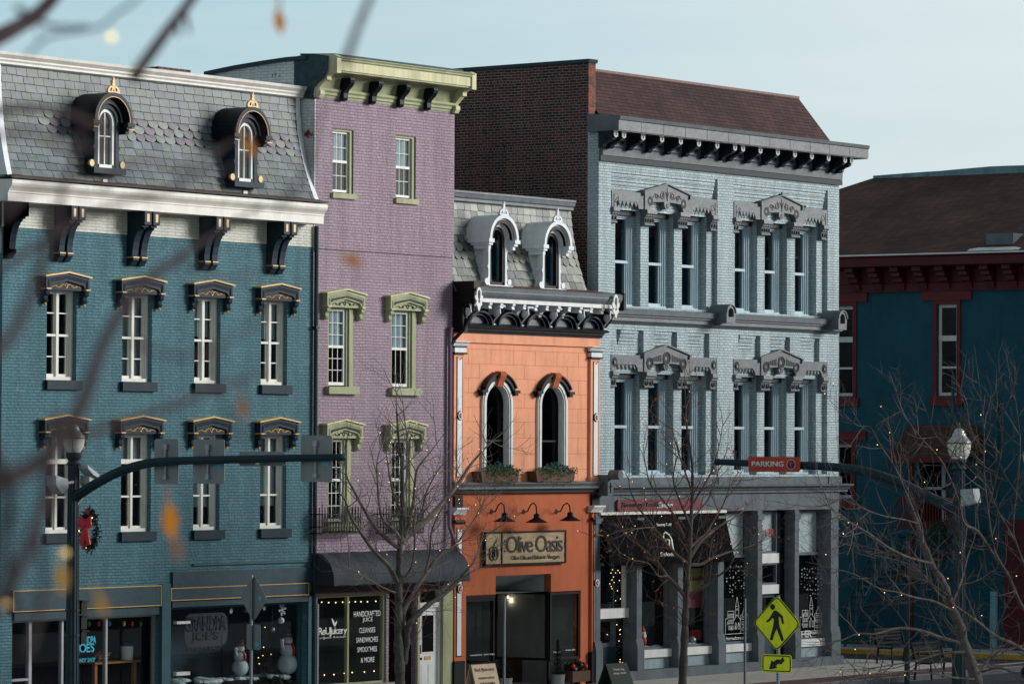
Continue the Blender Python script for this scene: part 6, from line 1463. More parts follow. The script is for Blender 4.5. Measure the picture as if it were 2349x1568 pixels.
for k in range(n_+1):
    y=y_s1+(y_s0-y_s1)*k/n_; z=z1+(z0-z1)*k/n_; q.box(XP+.02,XP+.04,y-.02,y+.02,z,z+.9); q.box(XP+.06,XC-.3,y-.13,y+.13,z-.05,z-.01)
    for j in range(3): q.box(XP+.02,XP+.03,y-.2,y+.2,z+.25+.2*j,z+.27+.2*j)
q.build('baluster',M['trimteal'],st)
q=MB(); q.box(XC-.06,XC-.001,wd[0],wd[1]+.5,zdb,zdt); dd=q.build('side_door',M['dark'],B5); q=MB(); q.box(XC-.09,XC-.061,wd[0],wd[0]+.12,zdb,zdt); q.box(XC-.09,XC-.061,wd[0],wd[1]+.5,zdt-.1,zdt); q.box(XC-.09,XC-.061,wd[0],wd[1]+.3,(zdb+zdt)/2,(zdb+zdt)/2+.08); q.build('door_frame',M['paleblue'],dd)
q=MB(); q.box(XC-.05,XC-.001,yrange(2110,2140,1100)[0],yrange(2110,2140,1100)[1],zl_,zpb-.1); q.build('shutter',M['redb'],B5)
# garage-like red door to the right and pipes
ya,yb=yrange(2306,2349,1300); MB().box(XC-.06,XC-.001,ya-3,yb,.12,ps(2320,1190,XC)[1]).build('red_door',M['red'],B5)
for u,v0,v1,r in ((2286,900,1250,.05),(2186,860,990,.05)): y=ps(u,v0,XC-.1)[0]; MB().tube([(XC-.1,y,ps(u,v0,XC-.1)[1]),(XC-.1,y,ps(u,v1,XC-.1)[1])],r,6).build('pipe',M['stuccoteal'],B5)
q=MB(); y=ps(2280,1300,XC-.15)[0]; q.box(XC-.2,XC-.1,y-.1,y+.1,.12,ps(2280,1355,XC)[1]); q.build('downpipe_guard',mat('pale_aqua_paint',rgb(120,176,186),.6,.2),B5)
# ============================================================ GROUND
def sheet(name,x0,x1,y0,y1,z,m_,kind='structure'):
    o=MB(); o.poly([(x0,y0,z),(x1,y0,z),(x1,y1,z),(x0,y1,z)]); return tag(o.build(name,m_),kind=kind)
sheet('ground',-400,900,-300,700,-.03,M['asphalt'])
sheet('road',-120,260,-16.6,-4.6,0,M['asphalt'])
o=MB().box(-40,gb_+2.6,-4.45,0.0,-.02,.12); tag(o.build('pavement',M['pave']),kind='structure')
o=MB().box(-40,gb_+2.75,-4.6,-4.451,-.02,.125); tag(o.build('kerb',M['stone']),kind='structure')
sheet('paver_strip',-40,gb_+2.55,-4.3,-3.1,.124,M['paver'])
o=MB().box(gb_,gb_+2.6,0.001,60,-.02,.12); tag(o.build('side_pavement',M['pave']),kind='structure')
sheet('side_street',gb_+2.6,XC-2.6,-4.5,200,.004,M['asphalt'])
o=MB().box(XC-2.55,XC+30,-4.4,60,-.02,.12); tag(o.build('far_pavement',M['pave']),kind='structure')
o=MB().box(XC-2.7,XC-2.551,-4.4,60,-.02,.13); tag(o.build('yellow_kerb',M['kerby']),kind='structure')
M['roadpaint']=mat('worn_road_paint',rgb(190,192,190),.8,.2,4)
for yy in (-2.6,-.6): sheet('crosswalk_line',gb_+2.9,XC-3.0,yy,yy+.3,.008,M['roadpaint'])
o=MB().box(-60,260,-28,-16.6,-.02,.12); tag(o.build('near_pavement',M['pave']),kind='structure')
# buildings across the street that the window glass mirrors
def backblock(x0,x1,y0,y1,h,m_,label,tm):
    b=thing('brick_block',((x0+x1)/2,y1,0),label,'building','blocks across the street')
    MB().box(x0,x1,y0,y1,0,h).build('wall',m_,b); MB().box(x0-.2,x1+.2,y1+.001,y1+.6,h-.9,h+.1).build('cornice',tm,b)
    n=int((x1-x0)/2.6)
    for fl in range(int(h/4)):
        for k in range(n):
            x=x0+(k+.5)*(x1-x0)/n; MB().box(x-.5,x+.5,y1+.001,y1+.05,1.2+fl*4,3.3+fl*4).build('window',M['dark'],b)
backblock(22,58,-60,-40,15,M['brown_brick'],'plain brown brick block facing the painted row from across the street',M['red'])
backblock(60,96,-58,-40,15.8,M['stuccoteal'],'teal rendered block with a dark red cornice facing the row from across the street',M['red'])
backblock(98,150,-60,-38,12,M['brown_brick'],'long low brown brick block at the far end across the street',M['greyd'])
# ============================================================ STREET FURNITURE
def cvt(ox,oy,s):
    return lambda x,y:((ox+x/s)/1.7437,(oy+y/s)/1.7437)
z3=cvt(1200,1800,1.679); z4=cvt(1750,1750,1.593); z5=cvt(2350,1850,1.773); z8=cvt(3300,1600,1.383)
def lamp_head(parent,x,y,zg,rg,ztop):
    """acorn street lamp: zg foot of globe, rg its greatest radius, ztop tip of the finial"""
    H=ztop-zg
    g=MB().lathe((x,y,zg),[(rg*.62,0),(rg*.8,H*.08),(rg*.95,H*.2),(rg,H*.34),(rg*1.0,H*.42)],20); g.build('lamp_globe',M['opal'],parent,smooth=True)
    c=MB().lathe((x,y,zg),[(rg*1.05,H*.421),(rg*1.05,H*.45),(rg*.93,H*.5),(rg*.78,H*.56),(rg*.66,H*.60),(rg*.60,H*.62),(rg*.56,H*.70),(rg*.46,H*.71),(rg*.44,H*.76),(rg*.3,H*.82),(rg*.1,H*.84)],20); c.build('lamp_cap',M['lampcap'],parent,smooth=True)
    b=MB(); b.lathe((x,y,zg),[(rg*1.07,H*.41),(rg*1.07,H*.45)],20)
    for k in range(4):
        a=k*PI/2+.6; b.tube([(x+rg*1.03*cos(a),y+rg*1.03*sin(a),zg+H*.43),(x+rg*1.0*cos(a),y+rg*1.0*sin(a),zg+H*.25),(x+rg*.68*cos(a),y+rg*.68*sin(a),zg)],.008,4)
    b.lathe((x,y,zg),[(rg*.1,H*.84),(rg*.14,H*.87),(rg*.06,H*.9),(rg*.09,H*.93),(.003,H)],8); b.build('lamp_finial',M['brass'],parent,smooth=True)
M['opal']=mat('opal_lamp_glass',rgb(226,228,220),.2,.06,5); M['lampcap']=mat('weathered_lamp_cap',rgb(170,176,178),.35,.12,8,metal=.4); M['brass']=mat('dull_brass',rgb(120,104,64),.4,.15,8,metal=.5)
M['alsign']=mat('sign_back_aluminium',rgb(136,142,144),.5,.1,3,metal=.2,streak=.3); M['steel']=mat('bracket_steel',rgb(160,168,172),.4,.1,metal=.5)
M['box']=mat('sensor_housing',rgb(166,176,180),.4,.06); M['ylw']=mat('fluorescent_yellow_green',rgb(238,248,24),.45,.05,2); M['signblk']=mat('sign_black',rgb(20,22,22),.5,.05)
M['signorange']=mat('parking_sign_orange',rgb(190,62,38),.5,.05,2); M['signnavy']=mat('sign_navy',rgb(24,40,66),.5,.05)
M['fir']=mat('fir_green',rgb(26,46,32),.8,.3,12); M['redbow']=mat('red_ribbon',rgb(200,22,42),.5,.1); M['bulb']=emis('warm_bulb',(1,.66,.26),2.4)
M['leafg']=mat('mixed_green_leaf',rgb(88,120,66),.6,.35,10); M['leafb']=mat('blue_green_leaf',rgb(70,110,116),.6,.25,10)
def fluted(mb,x,y,z0,z1,r0,r1,n=12):
    mb.lathe((x,y,0),[(r0,z0),(r1,z1)],n)
    for k in range(n): a=2*PI*k/n; mb.tube([(x+r0*cos(a),y+r0*sin(a),z0),(x+r1*cos(a),y+r1*sin(a),z1)],.012,4)
def wreath(name,x,y,z,R_,label,lights=True,seed=1,yaw=0):
    rr=random.Random(seed); t=thing(name,(x,y,z-R_),label,'wreath','fir wreaths hung on the lamp posts'); mb=MB()
    for k in range(900):
        a=rr.uniform(0,2*PI); q=rr.gauss(0,.05); px_=x+rr.gauss(0,.05)-.02; py=y+(R_*.72+q)*cos(a)*.5; pz=z+(R_*.80+q)*sin(a)
        d=Vector((rr.gauss(0,1)-.3,rr.gauss(0,1)+cos(a)*.6,rr.gauss(0,1)+sin(a)*.6)).normalized()*rr.uniform(.05,.09); s=d.cross(Vector((1,.2,.3))).normalized()*.011
        p=Vector((px_,py,pz)); mb.poly([p-s,p+s,p+d+s*.2,p+d-s*.2])
    mb.build('greenery',M['fir'],t)
    if not lights: return t
    b=MB(); xx=x-.13; zz=z+.12*R_/.5; s=R_/.5
    def P(a,c): return (xx-.02,y-a*s*.8,zz+c*s)
    for sg in (-1,1):
        b.poly([P(0,.02),P(sg*.09,.15),P(sg*.24,.18),P(sg*.25,.0),P(sg*.2,-.08),P(0,-.04)]); b.poly([P(sg*.02,.0),P(sg*.13,-.14),P(sg*.22,-.44),P(sg*.13,-.42),P(sg*.08,-.48),P(sg*.01,-.1)])
    o=b.build('bow',M['redbow'],t); md=o.modifiers.new('t','SOLIDIFY'); md.thickness=.03
    MB().ball((xx-.02,y,zz),.04,8).build('bow_knot',M['redbow'],t)
    if lights:
        for k in range(9):
            a=rr.uniform(0,2*PI); MB().ball((xx+.02,y+R_*.72*.62*cos(a),z+R_*.8*sin(a)),.014,6).build('bulb',M['bulb'],t)
        for k in range(3):
            a=(1.6,-1.3,.3)[k]; MB().ball((xx+.02,y+R_*.72*.62*cos(a),z+R_*.8*sin(a)),.05,8).build('bauble',M['redbow'],t)
    return t
def xplate(px,zr,X_,m_,parent,name,t=.006,r=.05,label=None):
    (u0,u1),(v0,v1)=px,zr; vm=(v0+v1)/2; um=(u0+u1)/2
    y0=ps(u0,vm,X_)[0]; y1=ps(u1,vm,X_)[0]; zt=ps(um,v0,X_)[1]; zb=ps(um,v1,X_)[1]
    if y0>y1: y0,y1=y1,y0
    pts=[]
    for cx,cz,a0 in ((y1-r,zb+r,-90),(y1-r,zt-r,0),(y0+r,zt-r,90),(y0+r,zb+r,180)):
        for k in range(4): a=R(a0+k*30); pts.append((cx+r*cos(a),cz+r*sin(a)))
    return MB().prism(pts,'x',X_,X_+t).build(name,m_,parent,label=label),(y0,y1,zb,zt)
def mast(parent,Xp,pts,r0,r1):
    P=[(Xp,)+ps(u,v,Xp) for u,v in pts]; P=[Vector(p) for p in P]; Q=[]
    for i in range(len(P)-1):
        p0=P[max(0,i-1)];p1=P[i];p2=P[i+1];p3=P[min(len(P)-1,i+2)]
        for k in range(5):
            t=k/5; Q.append(.5*((2*p1)+(-p0+p2)*t+(2*p0-5*p1+4*p2-p3)*t*t+(-p0+3*p1-3*p2+p3)*t**3))
    Q.append(P[-1]); n=len(Q); mb=MB(); rs=[r0+(r1-r0)*i/(n-1) for i in range(n)]; mb.tube(Q,rs,12)
    for k in range(10):
        a=2*PI*k/10; mb.tube([q+Vector((cos(a)*r_,0,sin(a)*r_)) for q,r_ in zip(Q,rs)],.010,4)
    o=mb.build('mast_arm',M['polegreen'],parent,smooth=False)
    d=(Q[-1]-Q[-2]).normalized(); c=MB(); c.tube([Q[-1]-d*.02,Q[-1]+d*.03,Q[-1]+d*.06],[r1*1.3,r1*1.3,r1*.4],10); c.build('end_cap',M['polegreen'],o); return o
# --- left lamp and mast
YL=-5.0; Xp=X(168,1200,YL)
T=thing('signal_mast',(Xp,YL,.12),'dark green lamp post at left, its mast arm carrying four grey sign backs','lamp post')
mb=MB(); zt=Z(168,1068,YL); fluted(mb,Xp,YL,.12,zt,.13,.10); mb.lathe((Xp,YL,0),[(.26,.12),(.26,.3),(.2,.4),(.2,.9),(.15,1.0)],14)
zg=Z(168,1037,YL); mb.lathe((Xp,YL,0),[(.10,zt),(.15,zt+.03),(.12,zt+.06),(.10,zt+.10),(.145,zt+.16),(.155,zg-.03),(.14,zg)],14)
for v in (1398,1456): z=Z(168,v,YL); mb.lathe((Xp,YL,0),[(.145,z-.02),(.145,z+.02)],14)
mb.build('post',M['polegreen'],T)
lamp_head(T,Xp,YL,zg,.21,Z(168,960,YL))
ma=mast(T,Xp,[(172,1140),(215,1112),(268,1084),(330,1064),(400,1057),(550,1053),(690,1050),(786,1048)],.10,.055)
for i,(px,zr,nm) in enumerate((((354,410),(1006,1109),'sign_back'),((443,515),(1007,1109),'sign_back'),((549,656),(1035,1068),'street_name_sign'),((690,762),(998,1105),'sign_back'))):
    o,(y0,y1,zb,zt_)=xplate(px,zr,Xp+.13,M['alsign'],T,nm,r=.05 if i!=2 else .03)
    yc=(y0+y1)/2; q=MB(); 
    if i!=2:
        q.tube([(Xp+.10,yc,zb+.12),(Xp+.10,yc,zt_-.1)],.022,6); q.box(Xp+.07,Xp+.13,yc-.045,yc+.045,zt_-.2,zt_-.10); q.box(Xp+.07,Xp+.13,yc-.04,yc+.04,zb+.08,zb+.16)
        q.tube([(Xp-.01,yc+.0,(zb+zt_)/2-.05),(Xp+.06,yc,(zb+zt_)/2+.05),(Xp+.10,yc+.02,zt_-.18)],.016,5)
    else: q.box(Xp-.02,Xp+.13,yc-.05,yc+.05,zb+.02,zb+.12); q.box(Xp+.0,Xp+.12,yc-.02,yc+.02,zb+.1,zb+.2)
    q.build('sign_bracket',M['steel'],o)
    if i in (1,3): s=MB().box(Xp+.125,Xp+.129,y0+.10,y0+.24,zb+.30,zb+.37); s.build('sticker',M['cyan'],o)
# sensors
q=MB(); x,z=pf(133,1110,YL-.1); q.prism([(x-.17,z+.17),(x+.17,z+.10),(x+.19,z-.08),(x+.02,z-.19),(x-.16,z-.02)],'y',YL-.2,YL+.05); q.tube([(x+.15,YL-.07,z),(Xp,YL-.05,z+.05)],.03,6); q.build('sensor_housing',M['box'],T)
q=MB(); x,z=pf(200,1085,YL-.2); q.prism([(x-.16,z+.16),(x+.18,z-.02),(x+.20,z-.10),(x+.02,z-.03),(x-.14,z+.09)],'y',YL-.35,YL-.1); q.build('sensor_housing',M['box'],T)
q=MB(); x,z=pf(208,1103,YL-.2); q.prism([(x-.12,z+.1),(x+.22,z+.08),(x+.24,z-.06),(x-.02,z-.15),(x-.13,z-.05)],'y',YL-.28,YL-.05); q.tube([(x,YL-.15,z),(Xp,YL-.05,z-.02)],.03,6); q.tube([(x-.1,YL-.1,z+.1),(x-.05,YL-.12,z-.25),(Xp,YL-.1,z-.45)],.012,4); q.build('sensor_housing',M['box'],T)
wreath('wreath',Xp-.12,ps(217,1213,Xp)[0],Z(193,1213,YL),.42,'lit fir wreath with a bright red bow hung on the left lamp post')
q=MB(); xs=Xp+.20
for k in range(3):
    z1=Z(190,1376+k*34,YL); z0=Z(190,1376+(k+1)*34-3,YL); q.box(xs-.08,xs+.08,YL-.12,YL+.08,z0,z1); q.box(xs-.08,xs+.13,YL-.14,YL+.10,z1-.03,z1)
SG=q.build('signal_head',M['black'],T)
# --- right lamp and mast
YR=-18.5; Xr=X(2200,1200,YR)
T=thing('signal_mast',(Xr,YR,.12),'dark green lamp post at right, its mast arm carrying the orange PARKING sign','lamp post')
mb=MB(); zt=Z(2200,1078,YR); fluted(mb,Xr,YR,.12,zt,.13,.10); zg=Z(2200,1052,YR); mb.lathe((Xr,YR,0),[(.10,zt),(.15,zt+.03),(.10,zt+.10),(.145,zt+.16),(.14,zg)],14); mb.lathe((Xr,YR,0),[(.26,.12),(.26,.3),(.2,.4),(.2,.9),(.15,1.0)],14)
mb.build('post',M['polegreen'],T); lamp_head(T,Xr,YR,zg,.225,Z(2200,968,YR))
mast(T,Xr,[(2196,1170),(2125,1137),(2058,1105),(1975,1079),(1892,1069),(1800,1066),(1720,1062),(1646,1059)],.11,.055)
o,(y0,y1,zb,zt_)=xplate((1716.5,1835),(1047,1081.5),Xr-.14,M['signorange'],T,'parking_sign',r=.04,label='orange sign reading PARKING with a white ringed arrow')
H=zt_-zb; yc=(y0+y1)/2
# lettering faces -X, reads from +y to -y
t_=text('lettering','PARKING',(y1-y0)*.62,H*.36,M['whitev'],Xr-.147,y1-(y1-y0)*.07-(y1-y0)*.31,zb+H*.34,o,face='-X',bold=.03)
cyy=y0+(y1-y0)*.17; q=MB().lathe((Xr-.141,cyy,zb+H*.5),[(H*.33,0),(H*.33,-.003)],24,'x'); k=q.build('arrow_roundel',M['whitev'],o)
q=MB().lathe((Xr-.1445,cyy,zb+H*.5),[(H*.30,0),(H*.30,-.003)],24,'x'); q.build('arrow_disc',M['signnavy'],k)
q=MB(); q.box(Xr-.151,Xr-.148,cyy-.014,cyy+.014,zb+H*.32,zb+H*.62)
for s in (-1,1): q.prism([(cyy,zb+H*.70),(cyy+s*.07,zb+H*.55),(cyy+s*.055,zb+H*.52),(cyy,zb+H*.62)],'x',Xr-.151,Xr-.148)
q.build('arrow',M['signorange'],k)
q=MB(); y,z=ps(2228,1140,Xr-.1); q.prism([(y-.16,z-.1),(y+.14,z-.17),(y+.16,z+.15),(y-.12,z+.17)],'x',Xr-.25,Xr); q.tube([(Xr-.05,y,z),(Xr,YR,z)],.03,5); q.build('sensor_housing',M['box'],T)
wreath('wreath',Xr-.05,YR+.42,Z(2170,1250,YR),.46,'unlit dark fir wreath on the right lamp post, half hidden by branches',lights=False,seed=4)
# --- third lamp at the right edge
g=pg(2364,1552,.12); YQ=g.y; Xq=g.x; T=thing('street_lamp',(Xq,YQ,.12),'slim street lamp cut off by the right edge of the view','lamp post')
mb=MB(); zt=Z(2364,1070,YQ); fluted(mb,Xq,YQ,.12,zt,.09,.07); mb.lathe((Xq,YQ,0),[(.25,.12),(.25,.3),(.18,.4),(.1,.7)],12); mb.build('post',M['polegreen'],T); lamp_head(T,Xq,YQ,zt,.2,zt+.75)
# --- pedestal signal pole
YS=-14.; xs=X(2081,1400,YS); T=thing('signal_pedestal',(xs,YS,.12),'thin dark post with a small signal box standing behind the bare tree','signal post')
mb=MB(); mb.lathe((xs,YS,0),[(.16,.12),(.16,.3),(.06,.5),(.06,Z(2081,1240,YS))],10); mb.build('post',M['polegreen'],T)
a=X(2067,1300,YS); b=X(2101,1300,YS); MB().box(a,b,YS-.15,YS+.15,Z(2081,1328,YS),Z(2081,1294,YS)).build('signal_box',M['black'],T)
# --- perforated sign posts
def perfmat():
    m,t,b=newmat('perforated_galvanised_steel'); tc_=N(t,'ShaderNodeTexCoord'); s=N(t,'ShaderNodeSeparateXYZ'); t.links.new(tc_.outputs['Generated'],s.inputs[0]); s2=N(t,'ShaderNodeSeparateXYZ'); t.links.new(pos(t),s2.inputs[0])
    def band(o):
        a=N(t,'ShaderNodeMath',operation='SUBTRACT'); a.inputs[1].default_value=.5; t.links.new(o,a.inputs[0]); c=N(t,'ShaderNodeMath',operation='ABSOLUTE'); t.links.new(a.outputs[0],c.inputs[0]); d=N(t,'ShaderNodeMath',operation='LESS_THAN'); d.inputs[1].default_value=.22; t.links.new(c.outputs[0],d.inputs[0]); return d.outputs[0]
    mx=N(t,'ShaderNodeMath',operation='MAXIMUM'); t.links.new(band(s.outputs[0]),mx.inputs[0]); t.links.new(band(s.outputs[1]),mx.inputs[1])
    k=N(t,'ShaderNodeMath',operation='MULTIPLY'); k.inputs[1].default_value=20; t.links.new(s2.outputs[2],k.inputs[0]); f=N(t,'ShaderNodeMath',operation='FRACT'); t.links.new(k.outputs[0],f.inputs[0]); l=N(t,'ShaderNodeMath',operation='LESS_THAN'); l.inputs[1].default_value=.45; t.links.new(f.outputs[0],l.inputs[0])
    mu=N(t,'ShaderNodeMath',operation='MULTIPLY'); t.links.new(mx.outputs[0],mu.inputs[0]); t.links.new(l.outputs[0],mu.inputs[1])
    c=N(t,'ShaderNodeMixRGB'); c.inputs[1].default_value=rgb(132,142,148); c.inputs[2].default_value=rgb(20,24,28); t.links.new(mu.outputs[0],c.inputs[0]); t.links.new(c.outputs[0],b.inputs['Base Color']); b.inputs['Roughness'].default_value=.5; b.inputs['Metallic'].default_value=.3; return m
M['perf']=perfmat()
def ppost(parent,x,y,z1,w_=.045,rot=0):
    q=MB(); q.box(x-w_/2,x+w_/2,y-w_/2,y+w_/2,.12 if y>-4.6 or y<-16.6 else 0,z1); return q.build('post',M['perf'],parent)
def rotplate(pts,o,dirv,t,m_,parent,name,off=0):
    """flat plate with outline pts (a,z) in a vertical plane through o along dirv"""
    n=Vector((-dirv.y,dirv.x,0)); A=[Vector((o[0],o[1],0))+dirv*a+n*off+Vector((0,0,o[2]+z)) for a,z in pts]; B=[p+n*t for p in A]; mb=MB(); mb.poly(A); mb.poly(B[::-1]); k=len(A)
    for i in range(k): j=(i+1)%k; mb.poly([A[i],B[i],B[j],A[j]])
    return mb.build(name,m_,parent)
def rounddiamond(h,r=.12):
    pts=[]
    for i in range(4):
        a=PI/2*i; c=Vector((cos(a),sin(a)))*h; p=Vector((cos(a-PI/2),sin(a-PI/2)))*h; n=Vector((cos(a+PI/2),sin(a+PI/2)))*h
        d1=(p-c).normalized()*r; d2=(n-c).normalized()*r
        for k in range(5): t=k/4; q=(c+d1)*(1-t)**2+c*2*t*(1-t)+(c+d2)*t*t; pts.append((q.x,q.y))
    return pts
def rrect(w_,h,r):
    pts=[]
    for cx,cz,a0 in ((w_/2-r,-h/2+r,-90),(w_/2-r,h/2-r,0),(-w_/2+r,h/2-r,90),(-w_/2+r,-h/2+r,180)):
        for k in range(4): a=R(a0+k*30); pts.append((cx+r*cos(a),cz+r*sin(a)))
    return pts
yd=-4.0; xd_=X(577,1400,yd); dv=Vector((cos(R(-106.5)),sin(R(-106.5)),0))
T=thing('warning_sign',(xd_,yd,.12),'diamond warning sign seen from its bare grey back with a small plate under it','road sign')
ppost(T,xd_,yd,Z(577,1318,yd)); hh=(Z(577,1317,yd)-Z(577,1482,yd)); hz=(Z(577,1335,yd)-Z(577,1443,yd))/2*1.0
zc_=Z(577,1390,yd); nrm=Vector((-dv.y,dv.x,0)); fr=(.05 if nrm.dot(Vector((CAM.x,CAM.y,0))-Vector((xd_,yd,0)))<0 else -.05)
zt_=Z(577,1316,yd); zb_=Z(577,1487-2,yd); hz=(Z(577,1316,yd)-Z(577,1461+20,yd))/2
hz=(Z(577,1316.,yd)-Z(577,1426.,yd))/2; zc_=Z(577,1371,yd)
d_=rotplate(rounddiamond(hz),(xd_,yd,zc_),dv,.006,M['alsign'],T,'sign_plate',off=fr)
zp=Z(577,1460,yd); p_=rotplate(rrect(.50,.52,.05),(xd_,yd,zp),dv,.006,M['alsign'],T,'sign_plate',off=fr)
rotplate(rrect(.12,.09,.01),(xd_+dv.x*-.25*(-1),yd+dv.y*.25,zc_-.0),dv,.002,M['cyan'],d_,'sticker',off=fr*.8); rotplate(rrect(.12,.09,.01),(xd_+dv.x*.15,yd+dv.y*.15,zp-.15),dv,.002,M['cyan'],p_,'sticker',off=fr*.8)
for u,vt,yy,lb in ((728,1385,-2.6,'perforated steel post left of the juice shop window'),(1157,1368,-3.9,'perforated steel post standing before the orange shop entrance'),(1709,1372,-4.0,'perforated steel post left of the yellow crossing sign')):
    x=X(u,1450,yy); T=thing('sign_post',(x,yy,.12),lb,'post','bare perforated sign posts'); ppost(T,x,yy,Z(u,vt,yy))
# --- crossing sign
yc=-17.2; xc=X(1782,1428,yc); T=thing('crossing_sign',(xc,yc,.12),'bright yellow green pedestrian crossing diamond with an arrow plate below','road sign')
ppost(T,xc+.05,yc,Z(1782,1365,yc),.05)
dv=Vector((0,-1,0)); hd=(Z(1782,1363,yc)-Z(1782,1494,yc))/2; zc_=Z(1782,1428.5,yc)
pl=rotplate(rounddiamond(hd),(xc,yc,zc_),dv,.004,M['ylw'],T,'sign_plate',off=0)
# black line border
q=MB(); P=rounddiamond(hd*.955,.11)+[rounddiamond(hd*.955,.11)[0]]; q.tube([(xc-.008,yc-a,zc_+b) for a,b in P],.011,4); q.build('border_line',M['signblk'],pl)
def fig(pts,nm,par,zc,s=hd,xo=.008):
    return MB().prism([(yc-a*s,zc+b*s) for a,b in pts],'x',xc-xo-.003,xc-xo).build(nm,M['signblk'],par)
q=MB(); q.lathe((xc-.008,yc+.17*hd,zc_+.57*hd),[(.10*hd,0),(.10*hd,-.003)],16,'x'); q.build('pictogram_head',M['signblk'],pl)
fig([(-.13,.43),(-.03,.45),(.10,.37),(.24,.27),(.30,.0),(.22,-.01),(.17,.20),(.08,.24),(.09,.0),(.12,-.12),(.22,-.35),(.30,-.58),(.20,-.62),(.10,-.40),(.0,-.18),(-.10,-.38),(-.18,-.60),(-.28,-.58),(-.20,-.30),(-.13,-.05),(-.11,.12),(-.16,.20),(-.28,.08),(-.40,.02),(-.43,.07),(-.31,.16),(-.22,.28)],'pictogram_walker',pl,zc_)
for b in (.80,-.80):
    MB().ball((xc-.008,yc,zc_+b*hd*.92),.012,6).build('bolt',M['steel'],pl)
z0_,z1_=Z(1781,1541,yc),Z(1781,1500,yc); wz=abs(ps(1747,1520,xc)[0]-ps(1815,1520,xc)[0]); zq_=(z0_+z1_)/2
p2=rotplate(rrect(wz,z1_-z0_,.04),(xc,yc,zq_),dv,.004,M['ylw'],T,'arrow_plate',off=0)
P=rrect(wz-.05,z1_-z0_-.05,.03); q=MB(); q.tube([(xc-.008,yc-a,zq_+b) for a,b in P+[P[0]]],.009,4); q.build('border_line',M['signblk'],p2)
fig([(-.26,-.17),(-.17,.10),(-.11,.04),(.0,.12),(.07,.13),(.12,.10),(.22,.20),(.28,.10),(.16,-.02),(.06,-.0),(-.03,-.07),(.03,-.13),(-.22,-.18)],'arrow',p2,zq_,s=.62)
# --- orange shop sign, gooseneck lamps, planters
ys=YO-.10; x0,x1=X(1111,1255,ys),X(1297,1255,ys); zb=Z(1204,1294,ys); zt=Z(1204,1217,ys)
T=thing('shop_sign',((x0+x1)/2,ys,zb),'weathered plank sign with dark lettering fixed under the three gooseneck lamps','shop sign')
M['plank']=mat('weathered_plank',rgb(186,164,132),.85,.25,3,.5,25,streak=6); M['signlet']=mat('dark_sign_lettering',rgb(44,46,44),.6,.1)
mb=MB(); n=7
for k in range(n): mb.box(x0+.04,x1-.04,ys+.0-random.Random(k).uniform(0,.008),ys+.05,zb+.04+(zt-zb-.08)*k/n+.003,zb+.04+(zt-zb-.08)*(k+1)/n)
bd=mb.build('plank_board',M['plank'],T)
mb=MB(); t=.04; xs_=x0+(x1-x0)*.205
mb.box(x0,x1,ys-.03,ys+.06,zb,zb+t); mb.box(x0,x1,ys-.03,ys+.06,zt-t,zt); mb.box(x0,x0+t,ys-.03,ys+.06,zb+t,zt-t); mb.box(x1-t,x1,ys-.03,ys+.06,zb+t,zt-t); mb.box(xs_-.015,xs_+.015,ys-.03,ys+.02,zb+t,zt-t); mb.build('frame',M['navyd'],T)
H=zt-zb; W_=x1-x0
text('lettering','Olive Oasis',W_*.70,H*.50,M['signlet'],x0+W_*.61,ys-.02,zb+H*.36,bd,bold=.0,sp=.82)
text('lettering','Olive Oils and Balsamic Vinegars',W_*.60,H*.17,M['signlet'],x0+W_*.62,ys-.02,zb+H*.11,bd,sp=.85)
# THE set upright
text('lettering','THE',H*.40,W_*.035,M['signlet'],x0+W_*.26,ys-.02,zb+H*.56,bd,face=lambda a,b:Vector((-b+.03,0,a)))
q=MB(); 
for cx_,r0 in ((.085,.0),(.125,.0)):
    q.tube([(x0+W_*cx_+W_*.034*cos(a*PI/10),ys-.02,zb+H*.36+H*.19*sin(a*PI/10)) for a in range(21)],.014,5); q.tube([(x0+W_*cx_+W_*.017*cos(a*PI/8),ys-.02,zb+H*.36+H*.10*sin(a*PI/8)) for a in range(17)],.01,5)
q.tube([(x0+W_*.105,ys-.02,zb+H*.52),(x0+W_*.11,ys-.02,zb+H*.64),(x0+W_*.135,ys-.02,zb+H*.72)],.012,5); q.prism([(x0+W_*.115,zb+H*.63),(x0+W_*.15,zb+H*.82),(x0+W_*.14,zb+H*.70)],'y',ys-.025,ys-.015)
q.build('olive_emblem',M['signlet'],bd)
gl=None
for k,(u0,u1) in enumerate(((1128,1157.5),(1201.5,1231),(1276.5,1308))):
    vb=(1196,1198,1194)[k]; yb=-.40; xw=X(u0,1172,YO-.03); zw=Z(u0,1173,YO-.03); xl=xw+.02; 
    xl=X(u1,1190,-.55); xw0=xw; zl=Z(u1,vb,-.55)
    T=thing('gooseneck_lamp',(xw,YO-.02,zl),['black gooseneck lamp nearest the lilac building over the plank sign','black gooseneck lamp in the middle of the three over the plank sign','black gooseneck lamp nearest the pale brick building over the plank sign'][k],'wall lamp','gooseneck lamps over the plank sign')
    q=MB(); q.lathe((xw,YO-.021,zw),[(.07,0),(.07,.03),(.02,.04)],12,'y'); q.tube([(xw,YO-.05,zw),(xw+(xl-xw)*.25,-.16,zw+.01),(xw+(xl-xw)*.5,-.28,zw+.16),(xw+(xl-xw)*.8,-.42,zw+.22),(xl,-.53,zw+.16),(xl,-.55,zw+.0),(xl,-.55,zl+.17)],.017,6); q.build('arm',M['black'],T)
    q=MB().lathe((xl,-.55,zl),[(.26,0),(.26,.015),(.10,.10),(.075,.12),(.07,.2),(.03,.22)],18); q.build('lamp_shade',M['black'],T,smooth=True)
M['boxwood']=mat('dark_stained_planter',rgb(84,58,42),.7,.25,5,.3)
